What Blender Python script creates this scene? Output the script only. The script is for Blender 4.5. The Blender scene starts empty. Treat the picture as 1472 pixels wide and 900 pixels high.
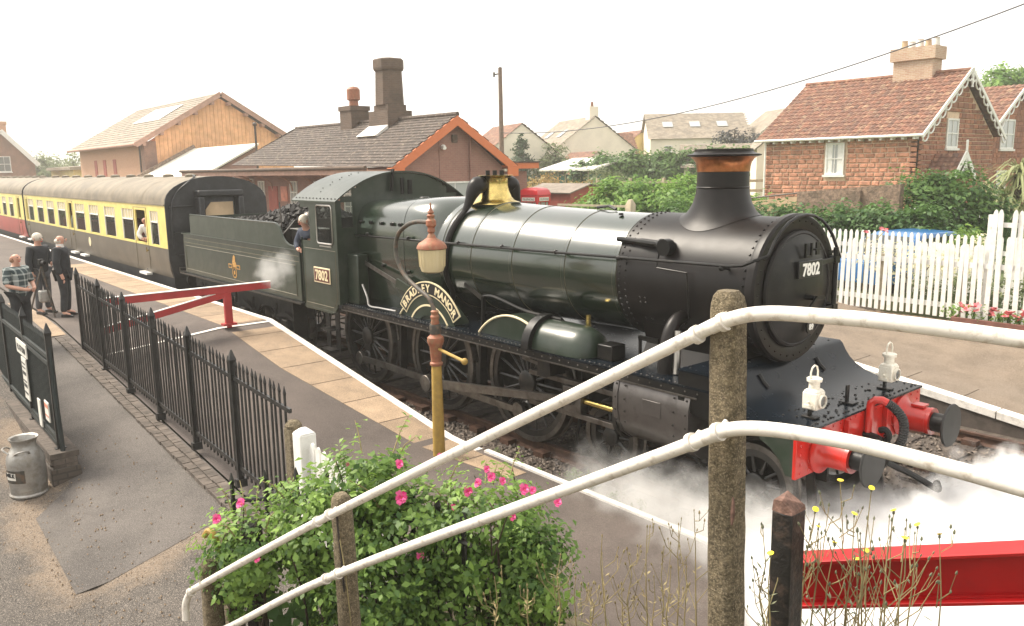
import bpy, bmesh, math, random
import numpy as np
from mathutils import Vector, Matrix
PI = math.pi
R = math.radians
sc = bpy.context.scene
col = sc.collection
rng = random.Random(7)

# ------------------------------------------------------------------ camera
CAM = (4.0328, -8.2224, 3.8797)
YAW, PITCH, ROLL, FOC = 0.6929, 0.1760, -0.0153, 1170.36
def cam_axes():
    f = Vector((-math.cos(YAW)*math.cos(PITCH), math.sin(YAW)*math.cos(PITCH), -math.sin(PITCH)))
    r = Vector((math.sin(YAW), math.cos(YAW), 0))
    u = r.cross(f)
    c, s = math.cos(ROLL), math.sin(ROLL)
    return f, c*r + s*u, c*u - s*r
_f, _r, _u = cam_axes()
cd = bpy.data.cameras.new('camera'); cam = bpy.data.objects.new('camera', cd); col.objects.link(cam)
cd.sensor_fit = 'HORIZONTAL'; cd.sensor_width = 36; cd.lens = 36*FOC/1472
cd.clip_start = 0.05; cd.clip_end = 3000
cam.matrix_world = Matrix(((_r.x, _u.x, -_f.x, CAM[0]), (_r.y, _u.y, -_f.y, CAM[1]), (_r.z, _u.z, -_f.z, CAM[2]), (0, 0, 0, 1)))
sc.camera = cam

# ------------------------------------------------------------------ light
SUN_AZ = R(206)      # direction the light comes from, measured from +x towards +y
SUN_EL = R(50)
w = bpy.data.worlds.new('World'); sc.world = w; w.use_nodes = True
nt = w.node_tree; nt.nodes.clear()
sky = nt.nodes.new('ShaderNodeTexSky'); sky.sky_type = 'NISHITA'; sky.sun_disc = False
sky.sun_elevation = SUN_EL; sky.sun_rotation = PI/2 - SUN_AZ
sky.air_density = 1.0; sky.dust_density = 4.0; sky.ozone_density = 1.0
hs = nt.nodes.new('ShaderNodeHueSaturation'); hs.inputs['Saturation'].default_value = 0.22
bg = nt.nodes.new('ShaderNodeBackground'); bg.inputs['Strength'].default_value = 0.125
wo = nt.nodes.new('ShaderNodeOutputWorld')
mx = nt.nodes.new('ShaderNodeMix'); mx.data_type = 'RGBA'; mx.inputs[0].default_value = .7; mx.inputs[7].default_value = (6.9, 6.6, 6.15, 1)   # overcast: mostly even white cloud
nt.links.new(sky.outputs[0], hs.inputs['Color']); nt.links.new(hs.outputs[0], mx.inputs[6]); nt.links.new(mx.outputs[2], bg.inputs['Color']); nt.links.new(bg.outputs[0], wo.inputs['Surface'])
sd = bpy.data.lights.new('sun', 'SUN'); sd.energy = 3.0; sd.angle = R(22); sd.color = (1, 0.90, 0.76)
so = bpy.data.objects.new('sun', sd); col.objects.link(so)
dirv = Vector((math.cos(SUN_AZ)*math.cos(SUN_EL), math.sin(SUN_AZ)*math.cos(SUN_EL), math.sin(SUN_EL)))
so.rotation_euler = dirv.to_track_quat('Z', 'Y').to_euler(); so.location = (0, -20, 30)
sc.view_settings.view_transform = 'Standard'; sc.view_settings.look = 'None'
sc.view_settings.exposure = 1.15; sc.view_settings.gamma = 1.0; sc.view_settings.use_curve_mapping = False
sc.render.engine = 'CYCLES'
sc.cycles.max_bounces = 10; sc.cycles.diffuse_bounces = 3; sc.cycles.glossy_bounces = 3; sc.cycles.transmission_bounces = 4
sc.cycles.transparent_max_bounces = 12; sc.cycles.volume_bounces = 6
sc.cycles.use_denoising = True
sc.cycles.caustics_reflective = False; sc.cycles.caustics_refractive = False

# ------------------------------------------------------------------ materials
def lin(c):
    return tuple(((x/12.92) if x <= 0.04045 else ((x+0.055)/1.055)**2.4) for x in c)
MAT = {}
def newmat(name):
    m = bpy.data.materials.new(name); m.use_nodes = True
    n = m.node_tree.nodes; b = n['Principled BSDF']
    MAT[name] = m
    return m, m.node_tree, b
def math_node(nt, op, a, b=None, clamp=False):
    n = nt.nodes.new('ShaderNodeMath'); n.operation = op; n.use_clamp = clamp
    for i, v in enumerate((a, b)):
        if v is None: continue
        if isinstance(v, (int, float)): n.inputs[i].default_value = v
        else: nt.links.new(v, n.inputs[i])
    return n.outputs[0]
def mixcol(nt, fac, a, b, mode='MIX'):
    n = nt.nodes.new('ShaderNodeMix'); n.data_type = 'RGBA'; n.blend_type = mode
    for s, v in ((n.inputs[0], fac), (n.inputs[6], a), (n.inputs[7], b)):
        if isinstance(v, (int, float)): s.default_value = v
        elif isinstance(v, tuple): s.default_value = (*v[:3], 1)
        else: nt.links.new(v, s)
    return n.outputs[2]
def noise(nt, vec, scale, detail=4, rough=.55):
    n = nt.nodes.new('ShaderNodeTexNoise'); n.inputs['Scale'].default_value = scale
    n.inputs['Detail'].default_value = detail; n.inputs['Roughness'].default_value = rough
    nt.links.new(vec, n.inputs['Vector']); return n.outputs['Fac']
def ramp(nt, v, lo, hi):
    n = nt.nodes.new('ShaderNodeMapRange'); n.interpolation_type = 'SMOOTHSTEP'
    nt.links.new(v, n.inputs[0]); n.inputs[1].default_value = lo; n.inputs[2].default_value = hi
    return n.outputs[0]
def pos(nt):
    return nt.nodes.new('ShaderNodeNewGeometry').outputs['Position']
def bumpn(nt, b, h, strength, dist=.01):
    n = nt.nodes.new('ShaderNodeBump'); n.inputs['Strength'].default_value = strength; n.inputs['Distance'].default_value = dist
    nt.links.new(h, n.inputs['Height']); nt.links.new(n.outputs[0], b.inputs['Normal'])
def M(name, c, rough=.6, metal=0., var=.18, scale=3., bump=0., bscale=60., coat=0., spec=.5, dirt=None, damt=.5, dscale=2., rnd=0., tint=None, bdist=.01, rvar=0., dlo=.45, speck=0.):
    """colour + large/fine noise variation + optional dirt patches + per-object value jitter + per-face tint attribute"""
    m, nt, b = newmat(name)
    P = pos(nt)
    n1 = noise(nt, P, scale, 6, .6)
    lo = tuple(x*(1-var) for x in c); hi = tuple(min(1, x*(1+var)) for x in c)
    cc = mixcol(nt, ramp(nt, n1, .3, .7), lo, hi)
    if tint is not None:
        a = nt.nodes.new('ShaderNodeAttribute'); a.attribute_name = 'tint'
        cc = mixcol(nt, a.outputs['Fac'], cc, tint)
    if dirt is not None:
        nd = noise(nt, P, dscale, 8, .65)
        f = math_node(nt, 'MULTIPLY', ramp(nt, nd, dlo, dlo+.2), damt)
        cc = mixcol(nt, f, cc, dirt)
    if speck:
        ns = noise(nt, P, 130., 2, .5)
        cc = mixcol(nt, math_node(nt, 'MULTIPLY', ramp(nt, ns, .50, .66), speck), cc, tuple(min(1, x*2.6+.05) for x in c))
        ns2 = noise(nt, P, 75., 2, .5)
        cc = mixcol(nt, math_node(nt, 'MULTIPLY', ramp(nt, ns2, .52, .68), speck), cc, tuple(x*.35 for x in c))
    if rnd:
        oi = nt.nodes.new('ShaderNodeObjectInfo')
        hv = nt.nodes.new('ShaderNodeHueSaturation')
        nt.links.new(cc, hv.inputs['Color'])
        v = math_node(nt, 'MULTIPLY_ADD', oi.outputs['Random'], 2*rnd); v.node.inputs[2].default_value = 1-rnd
        nt.links.new(v, hv.inputs['Value']); cc = hv.outputs[0]
    nt.links.new(cc, b.inputs['Base Color'])
    b.inputs['Roughness'].default_value = rough; b.inputs['Metallic'].default_value = metal
    b.inputs['Specular IOR Level'].default_value = spec
    if coat: b.inputs['Coat Weight'].default_value = coat; b.inputs['Coat Roughness'].default_value = .12
    if rvar:
        nr = noise(nt, P, 5., 5, .6)
        v = math_node(nt, 'MULTIPLY_ADD', nr, rvar); v.node.inputs[2].default_value = rough-rvar/2
        nt.links.new(v, b.inputs['Roughness'])
    if bump:
        bumpn(nt, b, noise(nt, P, bscale, 5, .6), bump, bdist)
    return m
def BRICK(name, c1, c2, mortar, bw=.225, bh=.075, rough=.85, bump=.5, off=.5, msize=.012, dirt=None, damt=.5):
    m, nt, b = newmat(name)
    P = pos(nt)
    s = nt.nodes.new('ShaderNodeSeparateXYZ'); nt.links.new(P, s.inputs[0])
    cx = nt.nodes.new('ShaderNodeCombineXYZ')
    nt.links.new(math_node(nt, 'ADD', s.outputs[0], s.outputs[1]), cx.inputs[0]); nt.links.new(s.outputs[2], cx.inputs[1])
    t = nt.nodes.new('ShaderNodeTexBrick'); nt.links.new(cx.outputs[0], t.inputs['Vector'])
    t.inputs['Color1'].default_value = (*c1, 1); t.inputs['Color2'].default_value = (*c2, 1); t.inputs['Mortar'].default_value = (*mortar, 1)
    t.inputs['Scale'].default_value = 1; t.inputs['Brick Width'].default_value = bw; t.inputs['Row Height'].default_value = bh
    t.inputs['Mortar Size'].default_value = msize; t.offset = off
    cc = mixcol(nt, math_node(nt, 'MULTIPLY', noise(nt, P, 6., 5), .5), t.outputs['Color'], tuple(x*.6 for x in c1))
    if dirt: cc = mixcol(nt, math_node(nt, 'MULTIPLY', ramp(nt, noise(nt, P, 1.2, 7, .65), .42, .65), damt), cc, dirt)
    nt.links.new(cc, b.inputs['Base Color']); b.inputs['Roughness'].default_value = rough
    inv = math_node(nt, 'SUBTRACT', 1., t.outputs['Fac'])
    bumpn(nt, b, inv, bump, .012)
    return m
def LEAF(name, c1, c2, rough=.5, trans=.35, dirt=None):
    m, nt, b = newmat(name)
    a = nt.nodes.new('ShaderNodeAttribute'); a.attribute_name = 'tint'
    cc = mixcol(nt, a.outputs['Fac'], c1, c2)
    nt.links.new(cc, b.inputs['Base Color']); b.inputs['Roughness'].default_value = rough; b.inputs['Specular IOR Level'].default_value = .35
    tr = nt.nodes.new('ShaderNodeBsdfTranslucent')
    nt.links.new(mixcol(nt, .5, cc, tuple(min(1, x*1.3) for x in c2)), tr.inputs['Color'])
    mx = nt.nodes.new('ShaderNodeMixShader'); mx.inputs[0].default_value = trans
    out = nt.nodes['Material Output']
    nt.links.new(b.outputs[0], mx.inputs[1]); nt.links.new(tr.outputs[0], mx.inputs[2]); nt.links.new(mx.outputs[0], out.inputs[0])
    return m
def GLASS(name, c=(.03, .035, .035), rough=.06, spec=.8):
    m, nt, b = newmat(name)
    b.inputs['Base Color'].default_value = (*c, 1); b.inputs['Roughness'].default_value = rough; b.inputs['Specular IOR Level'].default_value = spec
    return m
def PANE(name, tintc=(.9, .95, .92), alpha=.22):
    m, nt, b = newmat(name)
    b.inputs['Base Color'].default_value = (.02, .02, .02, 1); b.inputs['Roughness'].default_value = .04
    tr = nt.nodes.new('ShaderNodeBsdfTransparent'); tr.inputs[0].default_value = (*tintc, 1)
    mx = nt.nodes.new('ShaderNodeMixShader'); mx.inputs[0].default_value = alpha
    nt.links.new(tr.outputs[0], mx.inputs[1]); nt.links.new(b.outputs[0], mx.inputs[2]); nt.links.new(mx.outputs[0], nt.nodes['Material Output'].inputs[0])
    return m

# ------------------------------------------------------------------ mesh builder
class MB:
    def __init__(s): s.v = []; s.f = []; s.t = None
    def add(s, vs, fs):
        o = len(s.v); s.v += [tuple(p) for p in vs]; s.f += [tuple(i+o for i in f) for f in fs]; return s
    def box(s, x0, x1, y0, y1, z0, z1):
        return s.add([(x0, y0, z0), (x1, y0, z0), (x1, y1, z0), (x0, y1, z0), (x0, y0, z1), (x1, y0, z1), (x1, y1, z1), (x0, y1, z1)],
                     [(0, 3, 2, 1), (4, 5, 6, 7), (0, 1, 5, 4), (1, 2, 6, 5), (2, 3, 7, 6), (3, 0, 4, 7)])
    def bar(s, p, q, wd, ht, up=(0, 0, 1)):
        p = Vector(p); q = Vector(q); d = (q-p).normalized(); u = Vector(up)
        sd = d.cross(u)
        if sd.length < 1e-4: sd = d.cross(Vector((1, 0, 0)))
        sd.normalize(); u = sd.cross(d)
        a = sd*wd/2; b = u*ht/2
        return s.add([p-a-b, p+a-b, p+a+b, p-a+b, q-a-b, q+a-b, q+a+b, q-a+b], [(0, 1, 2, 3), (7, 6, 5, 4), (0, 4, 5, 1), (1, 5, 6, 2), (2, 6, 7, 3), (3, 7, 4, 0)])
    def tube(s, pts, r, n=8, caps=True, sx=1.):
        pts = [Vector(p) for p in pts]; m = len(pts)
        rs = r if isinstance(r, (list, tuple)) else [r]*m
        t0 = (pts[1]-pts[0]).normalized()
        ref = Vector((0, 0, 1)) if abs(t0.z) < .9 else Vector((1, 0, 0))
        a = t0.cross(ref).normalized(); vs = []
        for i, p in enumerate(pts):
            t = (pts[min(i+1, m-1)]-pts[max(i-1, 0)]).normalized()
            a = (a - t*a.dot(t)).normalized(); b = t.cross(a)
            for k in range(n):
                an = 2*PI*k/n; vs.append(p + a*math.cos(an)*rs[i]*sx + b*math.sin(an)*rs[i])
        fs = [(i*n+k, i*n+(k+1) % n, (i+1)*n+(k+1) % n, (i+1)*n+k) for i in range(m-1) for k in range(n)]
        if caps: fs += [tuple(range(n-1, -1, -1)), tuple((m-1)*n+k for k in range(n))]
        return s.add(vs, fs)
    def cyl(s, p, q, r, r2=None, n=16): return s.tube([p, q], [r, r if r2 is None else r2], n)
    def lathe(s, prof, c=(0, 0, 0), axis='z', n=24, caps=True, a0=0., a1=2*PI):
        full = abs(a1-a0-2*PI) < 1e-6; k = n if full else n+1; vs = []
        for r, h in prof:
            for i in range(k):
                a = a0+(a1-a0)*i/n; u, v = r*math.cos(a), r*math.sin(a)
                p = {'z': (u, v, h), 'x': (h, u, v), 'y': (v, h, u)}[axis]
                vs.append((c[0]+p[0], c[1]+p[1], c[2]+p[2]))
        m = len(prof); fs = []
        for j in range(m-1):
            for i in range(n):
                i2 = (i+1) % k; fs.append((j*k+i, j*k+i2, (j+1)*k+i2, (j+1)*k+i))
        if caps and full:
            if prof[0][0] > 1e-5: fs.append(tuple(range(k-1, -1, -1)))
            if prof[-1][0] > 1e-5: fs.append(tuple((m-1)*k+i for i in range(k)))
        return s.add(vs, fs)
    def prism(s, poly, axis, a0, a1):
        n = len(poly)
        def pt(p, a): return {'y': (p[0], a, p[1]), 'x': (a, p[0], p[1]), 'z': (p[0], p[1], a)}[axis]
        vs = [pt(p, a0) for p in poly]+[pt(p, a1) for p in poly]
        return s.add(vs, [tuple(range(n)), tuple(range(2*n-1, n-1, -1))]+[(i, (i+1) % n+0, (i+1) % n+n, i+n)[::-1] for i in range(n)])
    def loft(s, secs, closed=True, caps=True):
        n = len(secs[0]); vs = [p for q in secs for p in q]; m = len(secs); kk = n if closed else n-1
        fs = [(j*n+i, j*n+(i+1) % n, (j+1)*n+(i+1) % n, (j+1)*n+i) for j in range(m-1) for i in range(kk)]
        if caps: fs += [tuple(range(n-1, -1, -1)), tuple((m-1)*n+i for i in range(n))]
        return s.add(vs, fs)
    def grid(s, fn, us, vs_):
        k = len(vs_); return s.add([fn(u, v) for u in us for v in vs_], [(i*k+j, (i+1)*k+j, (i+1)*k+j+1, i*k+j+1) for i in range(len(us)-1) for j in range(k-1)])
    def ball(s, c, r, n=10, m=6):
        rx, ry, rz = r if isinstance(r, (tuple, list)) else (r, r, r)
        vs = [(c[0], c[1], c[2]-rz)]
        for j in range(1, m):
            a = -PI/2+PI*j/m
            for i in range(n):
                b = 2*PI*i/n; vs.append((c[0]+rx*math.cos(a)*math.cos(b), c[1]+ry*math.cos(a)*math.sin(b), c[2]+rz*math.sin(a)))
        vs.append((c[0], c[1], c[2]+rz)); L = len(vs)-1
        fs = [(0, 1+(i+1) % n, 1+i) for i in range(n)]
        for j in range(m-2):
            fs += [(1+j*n+i, 1+j*n+(i+1) % n, 1+(j+1)*n+(i+1) % n, 1+(j+1)*n+i) for i in range(n)]
        fs += [(L, 1+(m-2)*n+i, 1+(m-2)*n+(i+1) % n) for i in range(n)]
        return s.add(vs, fs)
    def rivet(s, p, nrm, r):
        p = Vector(p); nrm = Vector(nrm).normalized(); a = nrm.orthogonal().normalized(); b = nrm.cross(a)
        vs = [p+(a*math.cos(k*PI/3)+b*math.sin(k*PI/3))*r-nrm*.002 for k in range(6)]+[p+(a*math.cos(k*PI/3)+b*math.sin(k*PI/3))*r*.6+nrm*r*.6 for k in range(6)]
        return s.add(vs, [(k, (k+1) % 6, 6+(k+1) % 6, 6+k) for k in range(6)]+[(6, 7, 8, 9, 10, 11)])

CP = {}
def link(o, parent):
    col.objects.link(o)
    if parent is not None: o.parent = parent
    return o
def props(o, label=None, cat=None, group=None, kind=None):
    for k, v in (('label', label), ('category', cat), ('group', group), ('kind', kind)):
        if v: o[k] = v
    return o
def thing(name, label, cat, loc=(0, 0, 0), group=None, local=False, rz=0.):
    o = bpy.data.objects.new(name, None); o.empty_display_size = .2; link(o, None); o.location = loc; o.rotation_euler = (0, 0, rz)
    CP[o] = Vector((0, 0, 0)) if local else Vector(loc)
    return props(o, label, cat, group)
def ob(name, mb, mat, parent=None, smooth=35, label=None, cat=None, group=None, kind=None, bevel=0., fixn=True):
    vs = np.array(mb.v, float); c = Vector(((vs.min(0)+vs.max(0))/2).tolist())
    if parent is None: c.z = float(vs[:, 2].min())
    me = bpy.data.meshes.new(name); me.from_pydata([tuple(p) for p in vs-np.array(c)], [], mb.f); me.update()
    if 1 < len(mb.f) < 20000 and fixn:
        bb = bmesh.new(); bb.from_mesh(me); bmesh.ops.recalc_face_normals(bb, faces=bb.faces); bb.to_mesh(me); bb.free()
    if mat is not None: me.materials.append(MAT[mat] if isinstance(mat, str) else mat)
    if smooth:
        me.polygons.foreach_set('use_smooth', [True]*len(me.polygons)); me.set_sharp_from_angle(angle=R(smooth))
    if getattr(mb, 'tp', None) is not None:
        a = me.attributes.new('tint', 'FLOAT', 'POINT'); a.data.foreach_set('value', np.array(mb.tp, dtype=np.float32))
    if mb.t is not None:
        a = me.attributes.new('tint', 'FLOAT', 'FACE'); a.data.foreach_set('value', np.array(mb.t, dtype=np.float32))
    o = bpy.data.objects.new(name, me); link(o, parent); CP[o] = c
    o.location = c - (CP[parent] if parent is not None else Vector((0, 0, 0)))
    if bevel:
        bv = o.modifiers.new('bevel', 'BEVEL'); bv.width = bevel; bv.segments = 2; bv.limit_method = 'ANGLE'; bv.angle_limit = R(40)
    return props(o, label, cat, group, kind)
def inst(src, name, parent, c, scale=(1, 1, 1), rot=(0, 0, 0)):
    """another object sharing src's mesh; c in the root's frame"""
    o = bpy.data.objects.new(name, src if isinstance(src, bpy.types.Mesh) else src.data); link(o, parent)
    o.location = Vector(c)-(CP[parent] if parent is not None else Vector((0, 0, 0))); o.scale = scale; o.rotation_euler = rot; CP[o] = Vector(c)
    return o
def copy_tree(o, parent=None):
    c = o.copy(); link(c, parent)
    for ch in o.children: copy_tree(ch, c)
    return c
def meshof(name, mb, mat, smooth=35):
    me = bpy.data.meshes.new(name); me.from_pydata(mb.v, [], mb.f); me.update(); me.materials.append(MAT[mat])
    if smooth: me.polygons.foreach_set('use_smooth', [True]*len(me.polygons)); me.set_sharp_from_angle(angle=R(smooth))
    return me
def B(x0, x1, y0, y1, z0, z1): return MB().box(x0, x1, y0, y1, z0, z1)
_tc = {}
def text_mb(s, size, bold=0., ext=.004, font=None):
    """flat letters in local XY, centred on x, as vertices/faces"""
    key = (s, size, bold, ext)
    if key not in _tc:
        cu = bpy.data.curves.new('txt', 'FONT'); cu.body = s; cu.size = size; cu.offset = bold; cu.extrude = ext; cu.align_x = 'CENTER'; cu.resolution_u = 3
        t = bpy.data.objects.new('txt', cu); col.objects.link(t); dg = bpy.context.evaluated_depsgraph_get(); dg.update()
        me = bpy.data.meshes.new_from_object(t.evaluated_get(dg))
        _tc[key] = ([tuple(v.co) for v in me.vertices], [tuple(p.vertices) for p in me.polygons])
        bpy.data.objects.remove(t); bpy.data.curves.remove(cu); bpy.data.meshes.remove(me)
    return _tc[key]
def put_text(mb, s, size, o, ux, uy, bold=0., ext=.004, sx=1.):
    vs, fs = text_mb(s, size, bold, ext); o = Vector(o); ux = Vector(ux); uy = Vector(uy); uz = ux.cross(uy)
    return mb.add([o+ux*v[0]*sx+uy*v[1]+uz*v[2] for v in vs], fs)

# ------------------------------------------------------------------ foliage
def leaf_mesh(name, P, N, size, mat, parent, rs, aspect=.55, fold=.25, tint=None, jitter=.35, up=0.0, **kw):
    """P: (n,3) leaf bases; N: (n,3) facing normals; one bent quad per leaf"""
    n = len(P); P = np.asarray(P); N = np.asarray(N)+rs.normal(0, jitter, (n, 3)); N[:, 2] += up
    N /= np.linalg.norm(N, axis=1)[:, None]+1e-9
    T = rs.normal(0, 1, (n, 3)); T -= N*(T*N).sum(1)[:, None]; T /= np.linalg.norm(T, axis=1)[:, None]+1e-9
    S = np.cross(N, T); L = (size*(.45+1.1*rs.random(n)))[:, None]; Wd = L*aspect/2
    b = P; tip = P+T*L-N*L*.12; mid = P+T*L*.45
    l = mid+S*Wd+N*Wd*fold; r = mid-S*Wd+N*Wd*fold
    V = np.stack([b, r, tip, l], 1).reshape(-1, 3)
    c = (V.min(0)+V.max(0))/2; 
    me = bpy.data.meshes.new(name); me.vertices.add(4*n); me.vertices.foreach_set('co', (V-c).astype(np.float32).ravel())
    me.loops.add(4*n); me.loops.foreach_set('vertex_index', np.arange(4*n, dtype=np.int32))
    me.polygons.add(n); me.polygons.foreach_set('loop_start', np.arange(0, 4*n, 4, dtype=np.int32))
    try: me.polygons.foreach_set('loop_total', np.full(n, 4, dtype=np.int32))
    except Exception: pass
    me.update(calc_edges=True)
    a = me.attributes.new('tint', 'FLOAT', 'FACE')
    tv = rs.random(n) if tint is None else np.clip(tint+rs.normal(0, .18, n), 0, 1)
    a.data.foreach_set('value', tv.astype(np.float32)); me.materials.append(MAT[mat])
    o = bpy.data.objects.new(name, me); link(o, parent); CP[o] = Vector(c.tolist())
    o.location = Vector(c.tolist())-(CP[parent] if parent is not None else Vector((0, 0, 0)))
    return props(o, **kw)
def crown_points(blobs, ncl, per, rs, spread=.16, shell=.55):
    """clusters spread over the outer part of ellipsoids -> positions, outward normals, cluster tint"""
    vol = np.array([b[1][0]*b[1][1]+b[1][1]*b[1][2]+b[1][0]*b[1][2] for b in blobs]); vol = vol/vol.sum()
    P = []; N = []; T = []
    for (c, r), f in zip(blobs, vol):
        k = max(1, int(ncl*f)); d = rs.normal(0, 1, (k, 3)); d /= np.linalg.norm(d, axis=1)[:, None]
        rad = shell+(1.02-shell)*rs.random(k)**.7
        cl = d*rad[:, None]*np.array(r)+np.array(c)
        sp = spread*(sum(r)/3)
        pts = np.repeat(cl, per, 0)+rs.normal(0, sp, (k*per, 3))*np.array([1, 1, .7])
        P.append(pts); N.append(np.repeat(d, per, 0)); T.append(np.repeat(np.clip(rs.normal(.5, .22, k), 0, 1), per))
    return np.concatenate(P), np.concatenate(N), np.concatenate(T)
# ------------------------------------------------------------------ material palette
M('asphalt', (.082, .072, .065), .9, speck=.5, var=.3, scale=1.1, bump=.5, bscale=160, dirt=(.14, .125, .11), damt=.45, dscale=.9)
M('asphalt_platform', (.076, .060, .052), .88, speck=.35, var=.26, scale=.8, bump=.35, bscale=170, dirt=(.12, .10, .085), damt=.4, dscale=1.3)
M('rough_ground', (.125, .107, .093), .95, speck=.8, var=.3, scale=9., bump=.9, bscale=55, dirt=(.20, .155, .115), damt=.7, dscale=.55, bdist=.02, dlo=.48)
M('far_platform', (.155, .12, .088), .9, speck=.5, var=.25, scale=2.2, bump=.3, bscale=120, dirt=(.13, .11, .09), damt=.4, dscale=1.1)
M('slab', (.27, .195, .128), .85, speck=.4, var=.16, scale=2.5, bump=.3, bscale=120, dirt=(.17, .125, .085), damt=.5, dscale=3, rnd=.16)
M('white_line', (.74, .71, .66), .7, var=.08, scale=6, dirt=(.33, .29, .25), damt=.45, dscale=7)
M('ballast', (.105, .085, .07), .95, var=.35, scale=9, bump=1., bscale=38, bdist=.04)
M('stone_chip', (.20, .165, .135), .9, var=.4, scale=14, tint=(.07, .055, .048))
M('sleeper', (.055, .043, .036), .9, var=.3, scale=8, bump=.4)
M('rail_side', (.085, .045, .03), .75, metal=.4, var=.3, scale=8)
M('grassland', (.085, .12, .04), .95, var=.4, scale=.5, bump=.8, bscale=6, dirt=(.2, .17, .09), damt=.5, dscale=.25, bdist=.1)
M('earth', (.10, .078, .052), .95, var=.35, scale=4, bump=.9, bscale=30, bdist=.03, dirt=(.07, .10, .03), damt=.6, dscale=3)
M('dark_wall', (.075, .06, .05), .9, var=.3, scale=4, bump=.5, bscale=30)
M('green_paint', (.013, .024, .014), .36, coat=.2, spec=.4, var=.2, scale=1.5, rvar=.14, dirt=(.035, .04, .033), damt=.55, dscale=3)
M('boiler_green', (.010, .021, .011), .24, coat=1., var=.15, scale=2, rvar=.1, dirt=(.028, .028, .02), damt=.3, dscale=1.5, spec=.6)
M('black_gloss', (.006, .006, .006), .36, spec=.28, var=.3, scale=3, rvar=.2, dirt=(.028, .024, .02), damt=.5, dscale=3)
M('smokebox_black', (.008, .0068, .0068), .38, spec=.24, var=.3, scale=2.5, bump=.06, bscale=90, rvar=.14, dirt=(.018, .014, .013), damt=.5, dscale=2)
M('deck_black', (.005, .008, .012), .26, spec=.18, var=.3, scale=4, bump=.02, bscale=9, rvar=.12)
M('frame_black', (.008, .007, .0065), .6, spec=.3, var=.4, scale=5, dirt=(.03, .024, .018), damt=.6, dscale=6)
M('rubber', (.016, .016, .016), .6, var=.2, scale=8)
M('steel', (.13, .12, .11), .42, metal=.85, var=.25, scale=5, dirt=(.05, .04, .03), damt=.6, dscale=7)
M('bright_steel', (.42, .40, .37), .28, metal=.9, var=.2, scale=6)
M('cylinder_grey', (.13, .12, .115), .34, metal=.7, var=.2, scale=3, rvar=.15, dirt=(.03, .025, .022), damt=.5, dscale=3)
M('red_paint', (.46, .012, .006), .32, coat=.35, var=.10, scale=4, dirt=(.25, .02, .012), damt=.35, dscale=6)
M('red_girder', (.37, .003, .004), .5, var=.12, scale=3, bump=.12, bscale=14, dirt=(.28, .008, .01), damt=.5, dscale=5)
M('red_faded', (.42, .035, .035), .5, var=.12, scale=3, dirt=(.25, .03, .03), damt=.3, dscale=4)
M('copper', (.50, .20, .085), .3, metal=.9, var=.25, scale=9)
M('brass', (.62, .48, .17), .22, metal=1., var=.2, scale=6, dirt=(.2, .12, .03), damt=.4, dscale=9)
M('letter_white', (.80, .78, .72), .5, var=.05)
M('letter_cream', (.72, .62, .40), .45, var=.06)
M('plate_red', (.10, .018, .012), .4, var=.1)
M('plate_black', (.01, .01, .01), .35, var=.1)
M('lining', (.13, .115, .07), .5, var=.2)
M('crest_gold', (.45, .24, .06), .5, var=.3, scale=30)
M('crest_red', (.30, .06, .03), .5, var=.3, scale=30)
M('coal', (.010, .009, .009), .65, spec=.25, var=.4, scale=12)
M('white_paint', (.78, .77, .73), .55, var=.05, scale=5, dirt=(.5, .47, .40), damt=.3, dscale=8)
M('lamp_white', (.78, .74, .64), .45, var=.06, scale=12, dirt=(.45, .38, .28), damt=.4, dscale=22, bump=.06, bscale=60)
M('rail_white', (.70, .66, .60), .5, var=.07, scale=9, bump=.3, bscale=26, bdist=.006, dirt=(.30, .235, .17), damt=.6, dscale=22, dlo=.5)
M('concrete', (.165, .132, .082), .95, var=.45, scale=45, bump=1., bscale=110, bdist=.015, dirt=(.06, .048, .025), damt=.65, dscale=20, speck=.4)
M('black_wood', (.008, .007, .0065), .55, var=.4, scale=20, bump=.5, bscale=40, dirt=(.16, .10, .075), damt=.28, dscale=17)
M('rotten_wood', (.15, .085, .065), .9, var=.4, scale=30, bump=.6, bscale=60)
M('black_iron', (.012, .012, .012), .42, var=.3, scale=8, rvar=.15, dirt=(.045, .04, .036), damt=.5, dscale=5)
M('railing_green', (.008, .015, .016), .5, var=.3, scale=3, dirt=(.022, .026, .025), damt=.5, dscale=6)
M('cream_paint', (.72, .60, .18), .45, var=.06, scale=2, dirt=(.55, .45, .15), damt=.3, dscale=3)
M('carriage_brown', (.10, .083, .062), .5, var=.12, scale=1, dirt=(.14, .12, .09), damt=.35, dscale=2)
M('carriage_red', (.33, .05, .04), .5, var=.1, scale=1)
M('carriage_roof', (.185, .155, .112), .75, var=.2, scale=1.5, dirt=(.11, .095, .075), damt=.6, dscale=1.4)
M('carriage_black', (.012, .013, .016), .5, var=.4, scale=4, dirt=(.03, .03, .032), damt=.5, dscale=4)
M('curtain', (.62, .48, .15), .8, var=.2, scale=20)
M('lamp_brown', (.30, .105, .055), .6, var=.2, scale=14, dirt=(.25, .17, .09), damt=.6, dscale=18, bump=.2)
M('post_yellow', (.38, .245, .055), .6, var=.15, scale=8, dirt=(.26, .17, .05), damt=.5, dscale=7)
M('post_iron', (.055, .05, .04), .6, var=.3, scale=12, dirt=(.2, .1, .05), damt=.4, dscale=16)
M('churn_metal', (.36, .35, .33), .48, metal=.55, var=.2, scale=6, dirt=(.2, .17, .13), damt=.6, dscale=7, bump=.15, bscale=10)
M('sandstone', (.44, .205, .13), .9, var=.35, scale=5, bump=.7, bscale=18, rnd=.3, bdist=.02)
M('sandstone_joined', (.36, .155, .09), .9, var=.3, scale=5, bump=.7, bscale=18, tint=(.22, .10, .065), bdist=.02)
M('mortar', (.62, .46, .33), .95, var=.15, scale=6)
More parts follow.
